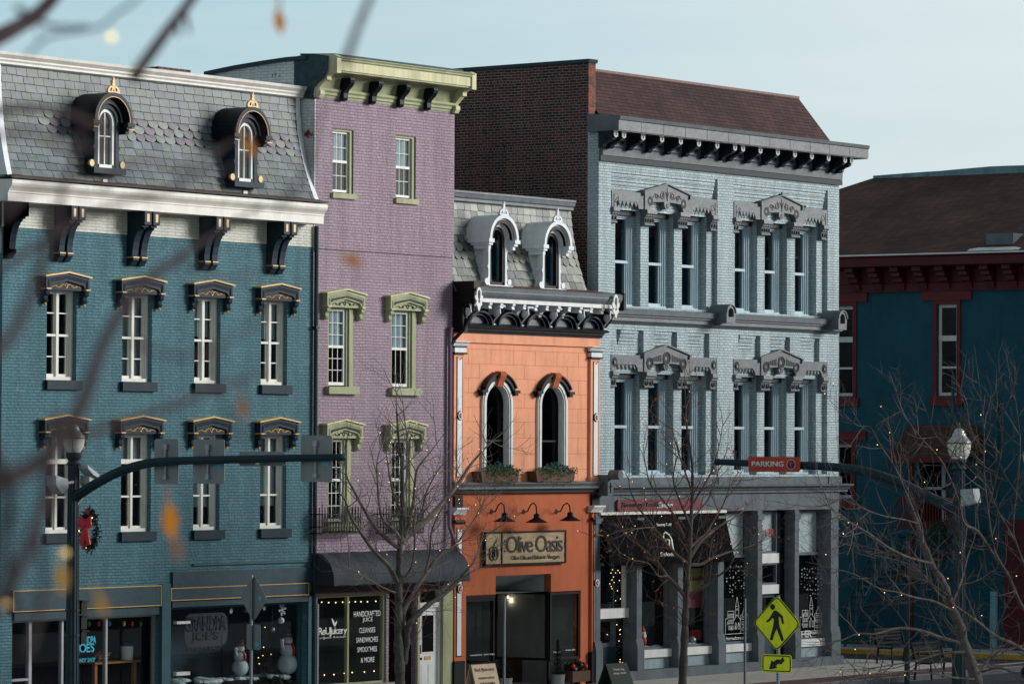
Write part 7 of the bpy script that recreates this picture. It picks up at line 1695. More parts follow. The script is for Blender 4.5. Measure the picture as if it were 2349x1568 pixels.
def leaves(mb,n,cx,cy,cz,rx,ry,rz,s,rr,drop=0):
    for _ in range(n):
        a=rr.uniform(0,2*PI); q=rr.random()**.6; p=Vector((cx+rx*q*cos(a),cy+ry*q*sin(a),cz+rz*rr.uniform(-.3,1)*(1-.5*q)-(drop*rr.random() if rr.random()<.3 else 0)))
        d=Vector((rr.gauss(0,1),rr.gauss(0,1)-.4,rr.gauss(0,1)+.4)).normalized()*s*rr.uniform(.6,1.3); t=d.cross(Vector((rr.gauss(0,1),rr.gauss(0,1),rr.gauss(0,1)))).normalized()*s*.35
        mb.poly([p,p+d*.5+t,p+d,p+d*.5-t])
for k,(u0,u1) in enumerate(((1106,1200),(1232,1328))):
    yb=-.30; x0=X(u0,1105,yb); x1=X(u1-8,1105,yb); zb=z_bt+.01; T=thing('window_planter',((x0+x1)/2,yb,zb),['wooden planter of trailing greenery under the left arched window','wooden planter of trailing greenery under the right arched window'][k],'planter','planters under the arched windows')
    MB().prism([(x0+.04,zb),(x1-.04,zb),(x1+.02,zb+.27),(x0-.02,zb+.27)],'y',yb+.02,yb+.29).build('box',M['boxwood'],T)
    rr=random.Random(k); q=MB(); leaves(q,700,(x0+x1)/2+.1,yb+.08,zb+.22,(x1-x0)*.52,.22,.20,.055,rr,drop=.3); q.build('foliage',M['leafg'],T); q=MB(); leaves(q,220,(x0+x1)/2+.05,yb+.1,zb+.30,(x1-x0)*.35,.18,.18,.075,rr); q.build('foliage',M['leafb'],T)
# --- pavement things in front of the shops
def spruce(mb,x,y,z0,h,r,rr,n=900,s=.10):
    for _ in range(n):
        t=rr.random()**1.3; a=rr.uniform(0,2*PI); q=r*(1-t)*rr.uniform(.25,1.05); p=Vector((x+q*.5*cos(a),y+q*.5*sin(a),z0+h*t)); d=Vector((cos(a)*.9,sin(a)*.9,rr.uniform(-.1,.5))).normalized()*(q*.6+s*.6); u_=d.cross(Vector((0,0,1))).normalized()*.014
        mb.poly([p-u_,p+u_,p+d])
def potted(u,vt,vb,y,label,rad=.28,pot='galvanised_bucket'):
    x=X(u,vb,y); zt=Z(u,vt,y); T=thing('potted_spruce',(x,y,.12),label,'potted tree','potted spruces at the orange shop door'); zp=.12+.34
    MB().lathe((x,y,.12),[(.15,0),(.17,.15),(.19,.34),(.205,.35),(.18,.34),(.17,.30)],16).build('bucket',M['galv'],T,smooth=True)
    q=MB(); rr=random.Random(int(u)); q.tube([(x,y,zp-.05),(x,y,zt)],.015,5); spruce(q,x,y,zp-.02,zt-zp,rad,rr); q.build('foliage',M['fir'],T)
    b=MB(); 
    for k in range(5): b.ball((x+.06*cos(k*1.3),y-.12,zp+.62+.04*sin(k*2)),.045,6)
    return T
potted(1279,1466,1568,-.55,'small potted spruce in a metal bucket beside the crate table at the orange shop'); potted(1158,1478,1568,-.5,'small potted spruce in a metal bucket behind the steel post at the orange shop door')
def aframe(u0,u1,vt,y,label,face_m,lines,base):
    x0,x1=X(u0,1550,y),X(u1,1550,y); zt=Z((u0+u1)/2,vt,y); T=thing('sandwich_board',((x0+x1)/2,y,.12),label,'sandwich board','sandwich boards on the pavement'); H=zt-.12; sl=.22
    for s in (-1,1):
        mb=MB(); f=[(x0,y-.02*s,zt),(x1,y-.02*s,zt),(x1,y-s*sl*1.0-.02*s,.12),(x0,y-s*sl-.02*s,.12)]; g=[(a,b+s*.025,c) for a,b,c in f]
        mb.poly(f); mb.poly(g[::-1])
        for i in range(4): j=(i+1)%4; mb.poly([f[i],g[i],g[j],f[j]])
        p=mb.build('board',face_m,T)
        if s==1:
            for (tx,frac,wf,hf,m_) in lines:
                zz=zt-H*frac; yy=y-.02-(zt-zz)/H*sl-.006
                text('lettering',tx,(x1-x0)*wf,H*hf,m_,(x0+x1)/2,yy,zz,p,face=lambda a,b:Vector((a,b*sl/H,b)),ext=.002,bold=.01)
    return T
M['cardboard']=mat('pale_board_face',rgb(196,178,152),.8,.08); M['signbrown']=mat('brown_lettering',rgb(96,66,44),.7,.1); M['chalk']=mat('chalkboard',rgb(34,34,38),.8,.2); M['chalkw']=mat('chalk_writing',rgb(205,205,205),.8,.1); M['cbg']=mat('green_board_pattern',rgb(38,58,50),.8,.4,30)
aframe(1079,1134,1522,-1.1,'pale sandwich board with brown juice shop lettering on the pavement',M['cardboard'],[('ReUJuicery',.24,.8,.13,M['signbrown']),('PRESSED JUICES',.46,.66,.07,M['signblk']),('SMOOTHIES',.62,.6,.07,M['signblk'])],0)
aframe(1388,1436,1520,-1.0,'dark sandwich board with chalk writing at the salon door',M['cbg'],[('Think big',.34,.55,.12,M['chalkw']),('shop small',.50,.6,.12,M['chalkw'])],0)
x0,x1=X(1300,1550,-.6),X(1337,1550,-.6); T=thing('crate_table',((x0+x1)/2,-.6,.12),'small wooden crate on legs by the orange shop filled with greenery and red baubles','crate')
q=MB(); zt=Z(1318,1537,-.6); 
for a in (x0,x1-.04):
    for b in (-.75,-.42): q.box(a,a+.04,b,b+.04,.12,zt)
q.build('leg',M['black'],T); q=MB().box(x0-.03,x1+.03,-.80,-.36,zt-.26,zt); cr=q.build('crate',M['boxwood'],T); q=MB(); rr=random.Random(3); leaves(q,400,(x0+x1)/2,-.58,zt+.03,(x1-x0)*.5,.2,.25,.08,rr); q.build('foliage',M['fir'],T)
for a,b,c,m_ in ((.1,.12,.06,'redbow'),(.25,.05,.05,'galv'),(.6,.14,.05,'brass'),(.85,.10,.07,'redbow'),(.45,.26,.05,'redbow')): MB().ball((x0+(x1-x0)*a,-.74,zt+b),c,10).build('bauble',M[m_],T,smooth=True)
x=X(626,1555,-1.0); T=thing('potted_shrub',(x,-1.0,.12),'leafy dark evergreen shrub in a tub before the candy shop window','plant'); MB().lathe((x,-1.0,.12),[(.25,0),(.32,.5),(.34,.52),(.30,.5)],16).build('tub',M['navyd'],T); q=MB(); rr=random.Random(8); zz=Z(626,1556,-1); leaves(q,700,x,-1.,.55,.5,.4,max(.3,zz-.5),.12,rr); q.build('foliage',M['fir'],T)
# benches
def bench(u,v,label,yaw=0):
    g=pg(u,v,.12); T=thing('bench',g,label,'bench','dark metal benches at the corner'); 
    def P(a,b,c): return (g.x+a,g.y+b,.12+c)
    mb=MB()
    for k in range(6): mb.box(g.x-.75,g.x+.75,g.y-.25+k*.08,g.y-.2+k*.08,.54,.57)
    mb.build('seat',M['iron'],T); mb=MB()
    for k in range(5): mb.box(g.x-.75,g.x+.75,g.y+.26+k*.02,g.y+.29+k*.02,.64+k*.09,.70+k*.09)
    mb.build('backrest',M['iron'],T)
    for a in (-.72,.72):
        q=MB(); q.tube([P(a,-.25,0),P(a,-.22,.42),P(a,.2,.42),P(a,.35,.95)],.03,6); q.tube([P(a,.25,0),P(a,.2,.42)],.03,6); q.tube([P(a,-.25,.42),P(a,-.27,.65),P(a,.2,.66)],.02,6); q.build('leg',M['iron'],T)
bench(2150,1556,'dark slatted metal bench nearest the right lamp post'); bench(2060,1519,'dark slatted metal bench farther back beside the pale brick corner')
# parked car beyond the corner
def car(gx,gy,label,m_):
    T=thing('parked_car',(gx,gy,0),label,'car'); L=4.9; 
    side=[(0,.35),(0,.85),(.1,1.0),(1.1,1.10),(1.75,1.72),(3.9,1.75),(4.7,1.12),(4.9,1.05),(4.9,.4)]
    mb=MB(); mb.prism([(gy+a,b) for a,b in side],'x',gx-.92,gx+.92); mb.build('body',m_,T)
    for s in (-1,1):
        MB().prism([(gy+1.25,1.12),(gy+1.82,1.64),(gy+3.8,1.66),(gy+4.4,1.14)],'x',gx+s*.925-.004,gx+s*.925+.004).build('window',M['glassd'],T)
        for a in (.95,3.9):
            w_=MB().lathe((gx+s*.82,gy+a,.36),[(.36,-.12),(.36,.12)],20,'x').build('wheel',M['black'],T); MB().lathe((gx+s*.82,gy+a,.36),[(.2,-.13),(.2,.13)],14,'x').build('rim',M['steel'],w_)
        MB().box(gx+s*.62-.18,gx+s*.62+.18,gy-.01,gy+.02,.78,.92).build('headlight',M['opal'],T)
        MB().box(gx+s*1.02-.1,gx+s*1.02+.1,gy+1.4,gy+1.5,1.12,1.27).build('wing_mirror',m_,T)
    MB().prism([(gy+1.12,1.125),(gy+1.16,1.14),(gy+1.72,1.70),(gy+1.68,1.70)],'x',gx-.8,gx+.8).build('windscreen',M['glassd'],T)
    MB().box(gx-.9,gx+.9,gy-.04,gy+.0,.35,.6).build('bumper',M['steel'],T)
M['glassd']=mat('dark_car_glass',rgb(30,36,40),.1,.05,spec=.8); M['carpaint']=mat('dark_car_paint',rgb(44,50,56),.25,.05,spec=.7)
g=pg(1958,1497,.0); car(g.x-1.2,max(1.0,g.y+.6),'dark parked car half hidden behind the pale brick corner',M['carpaint'])
# ============================================================ SHOP WINDOW DISPLAYS
M['snow']=mat('cotton_snow',rgb(200,214,220),.9,.1,10,.4,30); M['pinkish']=mat('pink_sweet',rgb(180,130,130),.7,.15); M['wood']=mat('shelf_wood',rgb(150,104,62),.7,.15,4)
def snowman(x,y,z,h,label,seed,hat=True):
    T=thing('snowman',(x,y,z),label,'snowman','snowmen in the candy shop window'); b=MB(); b.ball((x,y,z+h*.23),h*.23,16); b.ball((x,y,z+h*.52),h*.17,16); b.ball((x,y,z+h*.74),h*.115,16); b.build('body',M['snow'],T,smooth=True)
    q=MB(); q.lathe((x,y,z+h*.82),[(h*.15,0),(h*.15,.02),(h*.09,.03),(h*.095,h*.16),(h*.02,h*.165)],16); q.build('hat',M['signblk'],T)
    q=MB(); q.lathe((x,y,z+h*.63),[(h*.10,0),(h*.13,h*.02),(h*.10,h*.05)],14); q.tube([(x-.01,y-h*.115,z+h*.64),(x-.01,y-h*.175,z+h*.54),(x-.01,y-h*.165,z+h*.42)],[.03,.035,.03],6); q.build('scarf',M['redbow'],T); MB().lathe((x,y,z+h*.82),[(h*.098,.03),(h*.10,h*.06)],16).build('hat_band',M['redbow'],T)
    q=MB(); q.lathe((x,y-h*.11,z+h*.74),[(h*.02,0),(.002,h*.07)],8,'y'); q.build('nose',M['orange2'],T)
    for a in (-1,1): MB().ball((x+a*h*.04,y-h*.105,z+h*.775),h*.012,6).build('eye',M['signblk'],T)
    q=MB(); q.tube([(x-h*.15,y,z+h*.55),(x-h*.25,y-.05,z+h*.62),(x-h*.26,y-.05,z+h*.78)],[h*.045,h*.035,h*.045],8); q.build('arm',M['snow'],T)
yw=.44
zf=avz([(670,1545)],yw); xw=X(660,1500,yw); snowman(xw,yw,zf,Z(660,1440,yw)-zf,'tall snowman with black top hat and red scarf in the candy shop window',1)
xw=X(551,1500,.8); zf2=zf; snowman(xw,.8,zf2,Z(551,1464,.8)-zf2,'smaller snowman half hidden by the grey sign back in the candy shop window',2)
# display floor with cotton snow
q=MB(); x0,x1=sx[2]+.1,sx[3]-.1; q.box(x0,x1,.32,1.6,.46,zf-.06); q.build('display_plinth',M['dark'],B1)
q=MB(); rr=random.Random(2)
for k in range(60): q.ball((rr.uniform(x0,x1),rr.uniform(.36,1.2),zf-.05),rr.uniform(.08,.16),8,(1.3,1,.5))
tag(q.build('cotton_snow',M['snow']),'drift of cotton snow along the floor of the candy shop window','snow display')
def firtree(x,y,z,h,r,label,group,seed,bulbs=0,mt='fir',dec=True):
    T=thing('christmas_tree',(x,y,z),label,'christmas tree',group); q=MB(); rr=random.Random(seed); q.tube([(x,y,z),(x,y,z+h)],.02,5); spruce(q,x,y,z+.1,h-.1,r,rr,1300,.08); q.build('foliage',M[mt],T)
    for k in range(bulbs):
        t=rr.random()**1.2*.9; a=rr.uniform(PI,2*PI); q_=r*(1-t)*.95; MB().ball((x+q_*cos(a),y+q_*sin(a),z+.1+h*t),.012,6).build('bulb',M['bulb'],T)
    return T
xt=X(607,1500,.5); zz=zf; firtree(xt,.5,zz,Z(607,1435,.5)-zz,.33,'bushy green fir between the two snowmen','shop window fir trees',5,bulbs=6)
# snowflakes hung in the candy window
fl=[(589,1383,8,0),(648,1402,12,0),(686,1381,8,0),(606,1388,7,1),(560,1400,7,0),(605,1378,9,1),(552,1388,6,0)]
fl=[(627,1430-22-35,6),(590,1398,7),(683,1378,8),(648,1397,14),(606,1393,6),(614,1377,9),(530,1400,6)]
for k,(u,v,s) in enumerate(fl):
    y=.30; x,z=pf(u,v,y); s_=s/100.; q=MB()
    for a in range(6):
        an=a*PI/3+.2; e=(x+s_*cos(an),y,z+s_*sin(an)); q.tube([(x,y,z),e],.010,4)
        for t in (.5,.75):
            m_=(x+s_*t*cos(an),y,z+s_*t*sin(an))
            for sg in (-1,1): q.tube([m_,(m_[0]+s_*.28*cos(an+sg*.9),y,m_[2]+s_*.28*sin(an+sg*.9))],.008,4)
    q.tube([(x,y,z),(x,y,z_s2)],.002,3)
    sz={14:'largest white snowflake, hung above the tall snowman in the candy shop window'}.get(s)
    lbl=['small white snowflake hung over the fir in the candy shop window','small white snowflake left of the glowing one in the candy shop window','white snowflake nearest the right frame of the candy shop window',sz,'tiny white snowflake below the glowing one in the candy shop window','white snowflake high up beside the largest one in the candy shop window','faint white snowflake left of the grey sign back in the candy shop window'][k]
    tag(q.build('snowflake',M['whitev']),lbl,'snowflake','snowflakes hung in the candy shop window')
for k,(u,v,r_,m_,lb) in enumerate(((645,1444-12-10,.075,'whitev','striped white bauble hung near the tall snowman'),(625,1455-12,.06,'galv','shiny silver bauble hung beside the fir'),(565,1398,.06,'galv','silver bauble hung left of the grey sign back'))):
    y=.32; x,z=pf(u,v,y); q=MB().ball((x,y,z),r_,12); q.tube([(x,y,z),(x,y,z_s2)],.002,3); tag(q.build('bauble',M[m_],smooth=True),lb,'bauble','baubles hung in the candy shop window')
# lollipop
x,z=pf(690,1500,.3); T=thing('giant_lollipop',(x,.3,zf),'giant spotted pink lollipop beside the tall snowman','lollipop'); MB().ball((x,.3,z+.1),.17,14,(1,.4,1)).build('sweet',M['pinkish'],T,smooth=True); MB().tube([(x,.3,zf),(x,.3,z)],.012,6).build('stick',M['whitev'],T)
# coloured bulbs strung in the left window
cols=['redbow','kg','kb','ky']; M['kg']=mat('green_bulb',rgb(40,150,70),.3,.05); M['kb']=mat('blue_bulb',rgb(50,110,190),.3,.05); M['ky']=mat('yellow_bulb',rgb(210,190,50),.3,.05)
T=thing('bulb_garland',pf(290,1420,.4)[0:1]+(.4,pf(290,1420,.4)[1]),'garland of big coloured bulbs inside the top of the candy shop side window','garland')
P=[]
for k,u in enumerate((204,226,251,284,303,323,339)):
    x,z=pf(u,1426,.4); P.append((x,.4,z+.06)); MB().ball((x,.4,z-.03),.04,8,(1,1,1.7)).build('bulb',M[['kg','redbow','kb','ky','redbow','kg','redbow'][k]],T,smooth=True)
MB().tube(P,.006,4).build('wire',M['black'],T)
# shelf with jars
x0_,x1_=X(202,1520,.7),X(306,1520,.7); zt=Z(255,1515,.7); T=thing('display_table',((x0_+x1_)/2,.7,.45),'plain wooden table inside the candy shop side window','table'); MB().box(x0_,x1_,.5,1.0,zt-.04,zt).build('table_top',M['wood'],T)
for xx in (x0_+.05,x1_-.15): MB().box(xx,xx+.08,.55,.63,.45,zt-.04).build('leg',M['wood'],T)
x,_=pf(291,1500,.75); T=thing('tub',(x,.75,zt),'white tub with dark lid standing on the candy shop table','tub'); MB().lathe((x,.75,zt),[(.13,0),(.145,.30)],18).build('body',M['whitev'],T,smooth=True); MB().lathe((x,.75,zt),[(.155,.30),(.155,.36),(.02,.37)],18).build('lid',M['signnavy'],T,smooth=True)
x,_=pf(236,1500,.75); q=MB(); rr=random.Random(1); leaves(q,120,x,.75,zt+.08,.16,.1,.18,.07,rr); tag(q.build('candy_bag',M['pinkish']),'crumpled bag of pink sweets on the candy shop table','bag')
# orange shop interior
yv=3.2
x0,x1=X(1208,1440,yv),X(1250,1440,yv); zt,zb=Z(1230,1372,yv),Z(1230,1478,yv)
T=thing('wall_sign',((x0+x1)/2,yv,zb),'framed pale board of shop rules on the back wall of the orange shop','sign'); MB().box(x0,x1,yv,yv+.03,zb,zt).build('board',M['curtain'],T); q=MB(); q.box(x0-.05,x0,yv-.02,yv+.04,zb,zt); q.box(x1,x1+.05,yv-.02,yv+.04,zb,zt)
for k in range(5): z_=zb+(zt-zb)*k/4; q.box(x0,x1,yv-.02,yv+.04,z_-.02,z_+.02)
q.build('frame',M['boxwood'],T)
for k,s_ in enumerate(('GOOD TIMES','GOOD PEOPLE','GOOD FOOD','HOUSE RULES')): text('lettering',s_,(x1-x0)*.85,.11,M['signblk'],(x0+x1)/2,yv-.01,zb+(zt-zb)*(k+.35)/4,T,bold=.01)
for k,(u,v) in enumerate(((1206,1372),(1232,1370),(1166,1368),(1206,1474-2),(1150,1470))):
    if k>2: continue
    x,z=pf(u,v,2.2); T=thing('pendant_bulb',(x,2.2,z),['bare glowing bulb hanging in the middle of the orange shop','bare glowing bulb hanging right of the middle one in the orange shop','bare glowing bulb hanging at the left in the orange shop'][k],'pendant lamp','pendant bulbs in the orange shop'); MB().ball((x,2.2,z),.035,8,(1,1,1.3)).build('bulb',M['bulb2'],T,smooth=True) if 'bulb2' in M else MB().ball((x,2.2,z),.035,8,(1,1,1.3)).build('bulb',M['bulb'],T,smooth=True); MB().tube([(x,2.2,z+.04),(x,2.2,zsf-.01)],.004,4).build('cord',M['black'],T)
    lt=bpy.data.lights.new('pendant_light','POINT'); lt.energy=22; lt.color=(1,.82,.6); lt.shadow_soft_size=.04; lo=bpy.data.objects.new('pendant_light',lt); COL.objects.link(lo); lo.location=(x,2.1,z-.08)
# twisted twig tree and pale panel at the right of the orange window
x,_=pf(1290,1450,1.0); T=thing('twig_arrangement',(x,.7,.75),'tall bare twig arrangement behind the right glass of the orange shop','plant'); q=MB(); rr=random.Random(6)
for k in range(9):
    p=Vector((x+rr.uniform(-.05,.05),.7,.75)); a=rr.uniform(-.4,.4); P=[p.copy()]
    for j in range(9): p=p+Vector((.06*sin(a+j*.5)+a*.07,.0,.2)); P.append(p.copy())
    q.tube(P,[.014-.0013*i for i in range(10)],4)
q.build('twigs',M['plank'],T)
firtree(X(1242,1450,2.4),2.4,.12,1.75,.42,'dim fir tree with tiny lights inside the orange shop','shop window fir trees',7,bulbs=12)
q=MB(); xg,zg_=pf(1197,1495,1.9); q.ball((xg,1.9,zg_),.10,10,(1,.7,1.2)); q.ball((xg+.2,1.9,zg_-.04),.10,10,(1.3,.7,.8)); tag(q.build('plush_toy',M['snow'],smooth=True),'small white plush figure on the counter inside the orange shop','toy')
x0,x1=X(1170,1470,2.0),X(1262,1470,2.0); tag(MB().box(x0,x1,1.75,2.3,.12,zg_-.14).build('shop_counter',M['boxwood']),'dark counter inside the orange shop','counter')
# salon windows
firtree(X(1410,1450,1.1),1.1,.12,3.3,.62,'tall frosted fir tree with warm lights behind the salon door glass','shop window fir trees',9,bulbs=60,mt='frost')if 'frost' in M else None
M['frost']=mat('frosted_fir',rgb(110,122,126),.9,.3,12)
firtree(X(1407,1450,1.1),1.1,.12,3.5,.62,'tall frosted fir tree with warm lights behind the salon door glass','shop window fir trees',9,bulbs=60,mt='frost')
zs_=zs1+.14
for k,(i,lb) in enumerate(((1,'cotton snow on the sill of the salon window beside the door'),(2,'cotton snow on the sill of the salon window with mirror balls'))):
    q=MB(); rr=random.Random(k+5); x0,x1=PX[i][1]+.08,PX[i+1][0]-.08
    for _ in range(22): q.ball((rr.uniform(x0,x1),rr.uniform(.33,.5),zs_),rr.uniform(.04,.08),8,(1.3,1,.7))
    tag(q.build('cotton_snow',M['snow']),lb,'snow display','cotton snow in the salon windows')
x=X(1475,1470,.45); T=thing('santa_figure',(x,.45,zs_),'small santa figure holding a green tree in the salon window','figure')
q=MB(); q.ball((x,.45,zs_+.16),.10,10,(1,1,1.5)); q.build('coat',M['redbow'],T,smooth=True); q=MB(); q.ball((x,.45,zs_+.36),.075,10); q.lathe((x,.38,zs_+.30),[(.06,0),(.03,.08)],8,'y'); q.build('beard',M['whitev'],T,smooth=True); q=MB(); q.lathe((x,.45,zs_+.40),[(.07,0),(.03,.1),(.005,.16)],10); q.build('hat',M['redbow'],T); q=MB(); rr=random.Random(1); spruce(q,x+.16,.45,zs_+.35,.38,.12,rr,200,.05); q.build('tree',M['kg'],T)
for k,u in enumerate((1559+10,1587)):
    x=X(u,1480,.42); tag(MB().ball((x,.42,zs_+.10),.12,16).build('mirror_ball',M['chrome'] if 'chrome' in M else M['galv'],smooth=True),['shiny mirror ball on the salon window sill, the left of two','shiny mirror ball on the salon window sill, the right of two'][k],'bauble','mirror balls in the salon window')
x0,x1=X(1556+22,1400,.45),X(1619,1400,.45); zt,zb=Z(1598,1302,.45),Z(1598,1392,.45); T=thing('window_poster',((x0+x1)/2,.45,zb),'faded poster, yellow above and pink below, in the salon window','poster'); zm=zb+(zt-zb)*.42
MB().box(x0,x1,.45,.455,zm,zt).build('sheet',M['poster1'] if 'poster1' in M else mat('poster_yellow',rgb(170,164,96),.7,.2,3),T); MB().box(x0,x1,.45,.455,zb,zm).build('sheet',mat('poster_pink',rgb(150,62,72),.7,.15,3),T); text('lettering','Christmas',(x1-x0)*.8,.12,M['signred'],(x0+x1)/2,.44,zm+(zt-zm)*.45,T,shear=.2)
x=X(1597,1450,.55); T=thing('gift_box',(x,.55,zs_),'small red gift box in the salon window with mirror balls','gift'); MB().box(x-.12,x+.12,.45,.65,zs_+.1,zs_+.35).build('box',M['redbow'],T); MB().box(x-.02,x+.02,.445,.455,zs_+.1,zs_+.36).build('ribbon',M['kg'],T)
# ============================================================ TREES
M['bark']=mat('grey_brown_bark',rgb(88,86,84),.9,.45,9,1.0,20,spec=.2); M['twig']=mat('twig_bark',rgb(94,86,82),.85,.55,5,spec=.2); M['twigd']=mat('dark_twig_bark',rgb(76,69,67),.75,.85,5,spec=.35); M['twigp']=mat('pale_twig_bark',rgb(112,104,98),.85,.5,4,spec=.2)  # wide tone variation of the dark twigs paints bright highlights into them
M['autumn']=mat('dried_orange_leaf',rgb(196,112,36),.7,.3,14); M['wire']=mat('dark_wire',rgb(24,34,32),.6,.1)
def smooth_path(P,n=4):
    Q=[]
    for i in range(len(P)-1):
        p0=P[max(0,i-1)];p1=P[i];p2=P[i+1];p3=P[min(len(P)-1,i+2)]
        for k in range(n): t=k/n; Q.append(.5*((2*p1)+(-p0+p2)*t+(2*p0-5*p1+4*p2-p3)*t*t+(-p0+3*p1-3*p2+p3)*t**3))
    Q.append(P[-1].copy()); return Q
def grow(mb,tips,p,d,L,r,depth,rr,up=.25,wob=.30,dens=1.0):
    n=max(3,int(L/.13)); P=[p.copy()]; q=p.copy(); dd=d.copy(); rs=[r]
    for k in range(n):
        dd=(dd+Vector((rr.gauss(0,wob),rr.gauss(0,wob),rr.gauss(0,wob)+up))*.28).normalized(); q=q+dd*(L/n); P.append(q.copy()); rs.append(r*(1-.8*(k+1)/n)+.0016)
        if depth>0 and k>0 and rr.random()<.68*dens:
            a=rr.uniform(0,2*PI); o=dd.orthogonal().normalized(); o=(o*cos(a)+dd.cross(o)*sin(a)); nd=(dd*.65+o*rr.uniform(.5,1.0)+Vector((0,0,.15))).normalized()
            grow(mb,tips,q,nd,L*rr.uniform(.35,.65),rs[-1]*.62,depth-1,rr,up,wob,dens)
    mb.tube(P,rs,4 if r<.012 else 5,cap=False); tips.append((P[len(P)//2],P[-1]))
def tree(name,label,sl_,conv,Y,trunks,limbs,seed,group=None,twigL=(.6,1.5),dens=1.0,bulbs=50,leaves_n=0,spread=1.2,tm='twig',up=.25,leaf_left=False,lr=1.0,twig_r=.011,every=.30):
    rr=random.Random(seed); base=None; tmb=MB(); bmb=MB(); tips=[]; allpts=[]
    def W(pts,off=0,slope=0):
        out=[]
        for i,(a,b) in enumerate(pts):
            u,v=conv(a,b); yy=Y+off*i/(max(1,len(pts)-1)); x,z=pf(u,v,yy); out.append(Vector((x,yy,z)))
        return smooth_path(out)
    for pts,r0,r1,off in trunks:
        P=W(pts,off)
        if base is None:
            base=Vector((P[0].x,Y,.12)); P=[base]+P
        rs=[r0+(r1-r0)*(i/(len(P)-1))**.8 for i in range(len(P))]; rs=[q*(1+.12*sin(i*1.7)) for i,q in enumerate(rs)]; tmb.tube(P,rs,10); allpts.append((P,rs))
    T=thing(name,tuple(base),label,'tree',group)
    for pts,r0,r1 in limbs:
        P=W(pts,rr.uniform(-spread,spread)); rs=[r0+(r1-r0)*(i/(len(P)-1)) for i in range(len(P))]; rs=[q*lr for q in rs]; bmb.tube(P,rs,7,cap=False); allpts.append((P,rs))
    for P,rs in allpts:
        acc=0
        for i in range(1,len(P)):
            seg=(P[i]-P[i-1]).length; acc+=seg
            if rs[i]>.085: continue
            while acc>every/dens:
                acc-=every/dens; d=(P[i]-P[i-1]).normalized(); a=rr.uniform(0,2*PI); o=d.orthogonal().normalized(); o=o*cos(a)+d.cross(o)*sin(a)
                nd=(d*rr.uniform(.3,.9)+o*rr.uniform(.5,1.0)).normalized(); grow(bmb,tips,P[i].copy(),nd,rr.uniform(*twigL),min(twig_r,rs[i]*.8+.003),2,rr,up,.3,dens)
        d=(P[-1]-P[-2]).normalized(); grow(bmb,tips,P[-1],d,rr.uniform(*twigL)*.8,min(rs[-1],twig_r),2,rr,up,.3,dens)
    tmb.build('trunk',M['bark'],T,smooth=True); bmb.build('branches',M[tm],T)
    if leaves_n:
        q=MB()
        for k in range(leaves_n):
            m_,e=rr.choice(tips); p=m_.lerp(e,rr.random())
            if leaf_left and p.x>base.x+rr.uniform(-.5,3): continue
            d=Vector((rr.gauss(0,.5),rr.gauss(0,.5),-1)).normalized()*rr.uniform(.05,.10); s=d.orthogonal().normalized()*rr.uniform(.014,.028); q.poly([p,p+d*.4+s,p+d,p+d*.5-s])
        q.build('leaves',M['autumn'],T)
    if bulbs:
        S=thing('string_lights',tuple(base+Vector((0,0,2))),'fairy lights wound through the '+sl_,'string lights','fairy lights wound through the street trees')
        w_=MB(); BP_=[]
        for k in range(bulbs):
            P,rs=rr.choice(allpts[1:]) if rr.random()<.45 else rr.choice(allpts); i=rr.randrange(len(P)//3,len(P))
            if rr.random()<.6: m_,e=rr.choice(tips); p=m_.lerp(e,rr.random())
            else: p=P[i]+Vector((rr.gauss(0,.06),rr.gauss(0,.06),rr.gauss(0,.06)))
            MB().ball(p,.009,6).build('bulb',M['bulb'],S); BP_.append(p)
        W_=[BP_.pop(0)]
        while BP_:
            k=min(range(len(BP_)),key=lambda i:(BP_[i]-W_[-1]).length); W_.append(BP_.pop(k))
        Q=[]
        for p,q in zip(W_,W_[1:]): Q+=[p,(p+q)/2-Vector((0,0,.12*(p-q).length))]
        w_.tube(Q+[W_[-1]],.003,3); w_.build('wire',M['wire'],S)
    return T
tree('street_tree','bare forked street tree in front of the charcoal awning','bare forked tree before the charcoal awning',z3,-3.4,
 [([(672,1600),(668,1430),(660,1300),(662,1100),(662,900),(665,800),(672,640),(682,540),(690,400),(688,250),(685,100),(660,-100),(650,-260)],.13,.02,0),
  ([(690,1430),(712,1300),(722,1200),(745,1150),(800,1090),(870,1030),(960,970),(1060,880),(1130,800)],.10,.035,-.6)],
 [([(700,1250),(692,1100),(735,1000),(775,930),(830,850),(900,750),(960,690),(1040,640),(1160,480),(1230,400)],.07,.014),
  ([(655,890),(600,780),(530,710),(470,640),(400,540),(340,440),(300,330),(240,260)],.065,.012),
  ([(670,660),(590,600),(500,510),(420,380),(350,250),(320,190),(300,100)],.055,.011),
  ([(680,610),(760,540),(850,470),(960,350),(1060,230),(1130,120),(1220,10),(1290,-60)],.085,.012),
  ([(680,620),(640,540),(560,470),(530,350),(520,200),(520,60),(560,-60)],.045,.010),
  ([(690,420),(640,330),(610,220),(590,100),(575,-20)],.035,.008),
  ([(690,620),(730,480),(760,350),(770,230),(790,120),(860,30),(930,-60)],.05,.009),
  ([(662,960),(600,940),(500,890),(400,830),(330,790),(260,760)],.025,.007),
  ([(690,300),(720,180),(730,60),(720,-80),(700,-220),(690,-330)],.03,.007),
  ([(1130,800),(1180,720),(1220,600),(1240,520)],.03,.008),([(830,850),(870,700),(880,560),(930,430),(1000,330),(1080,260)],.03,.008),([(760,540),(820,400),(850,280),(900,180),(960,90)],.03,.008),
  ([(662,880),(740,800),(770,650),(765,500),(770,420)],.03,.012)],
 seed=11,group='bare street trees',twigL=(.45,1.15),dens=1.0,bulbs=45,leaves_n=40,tm='twigp',every=.26)
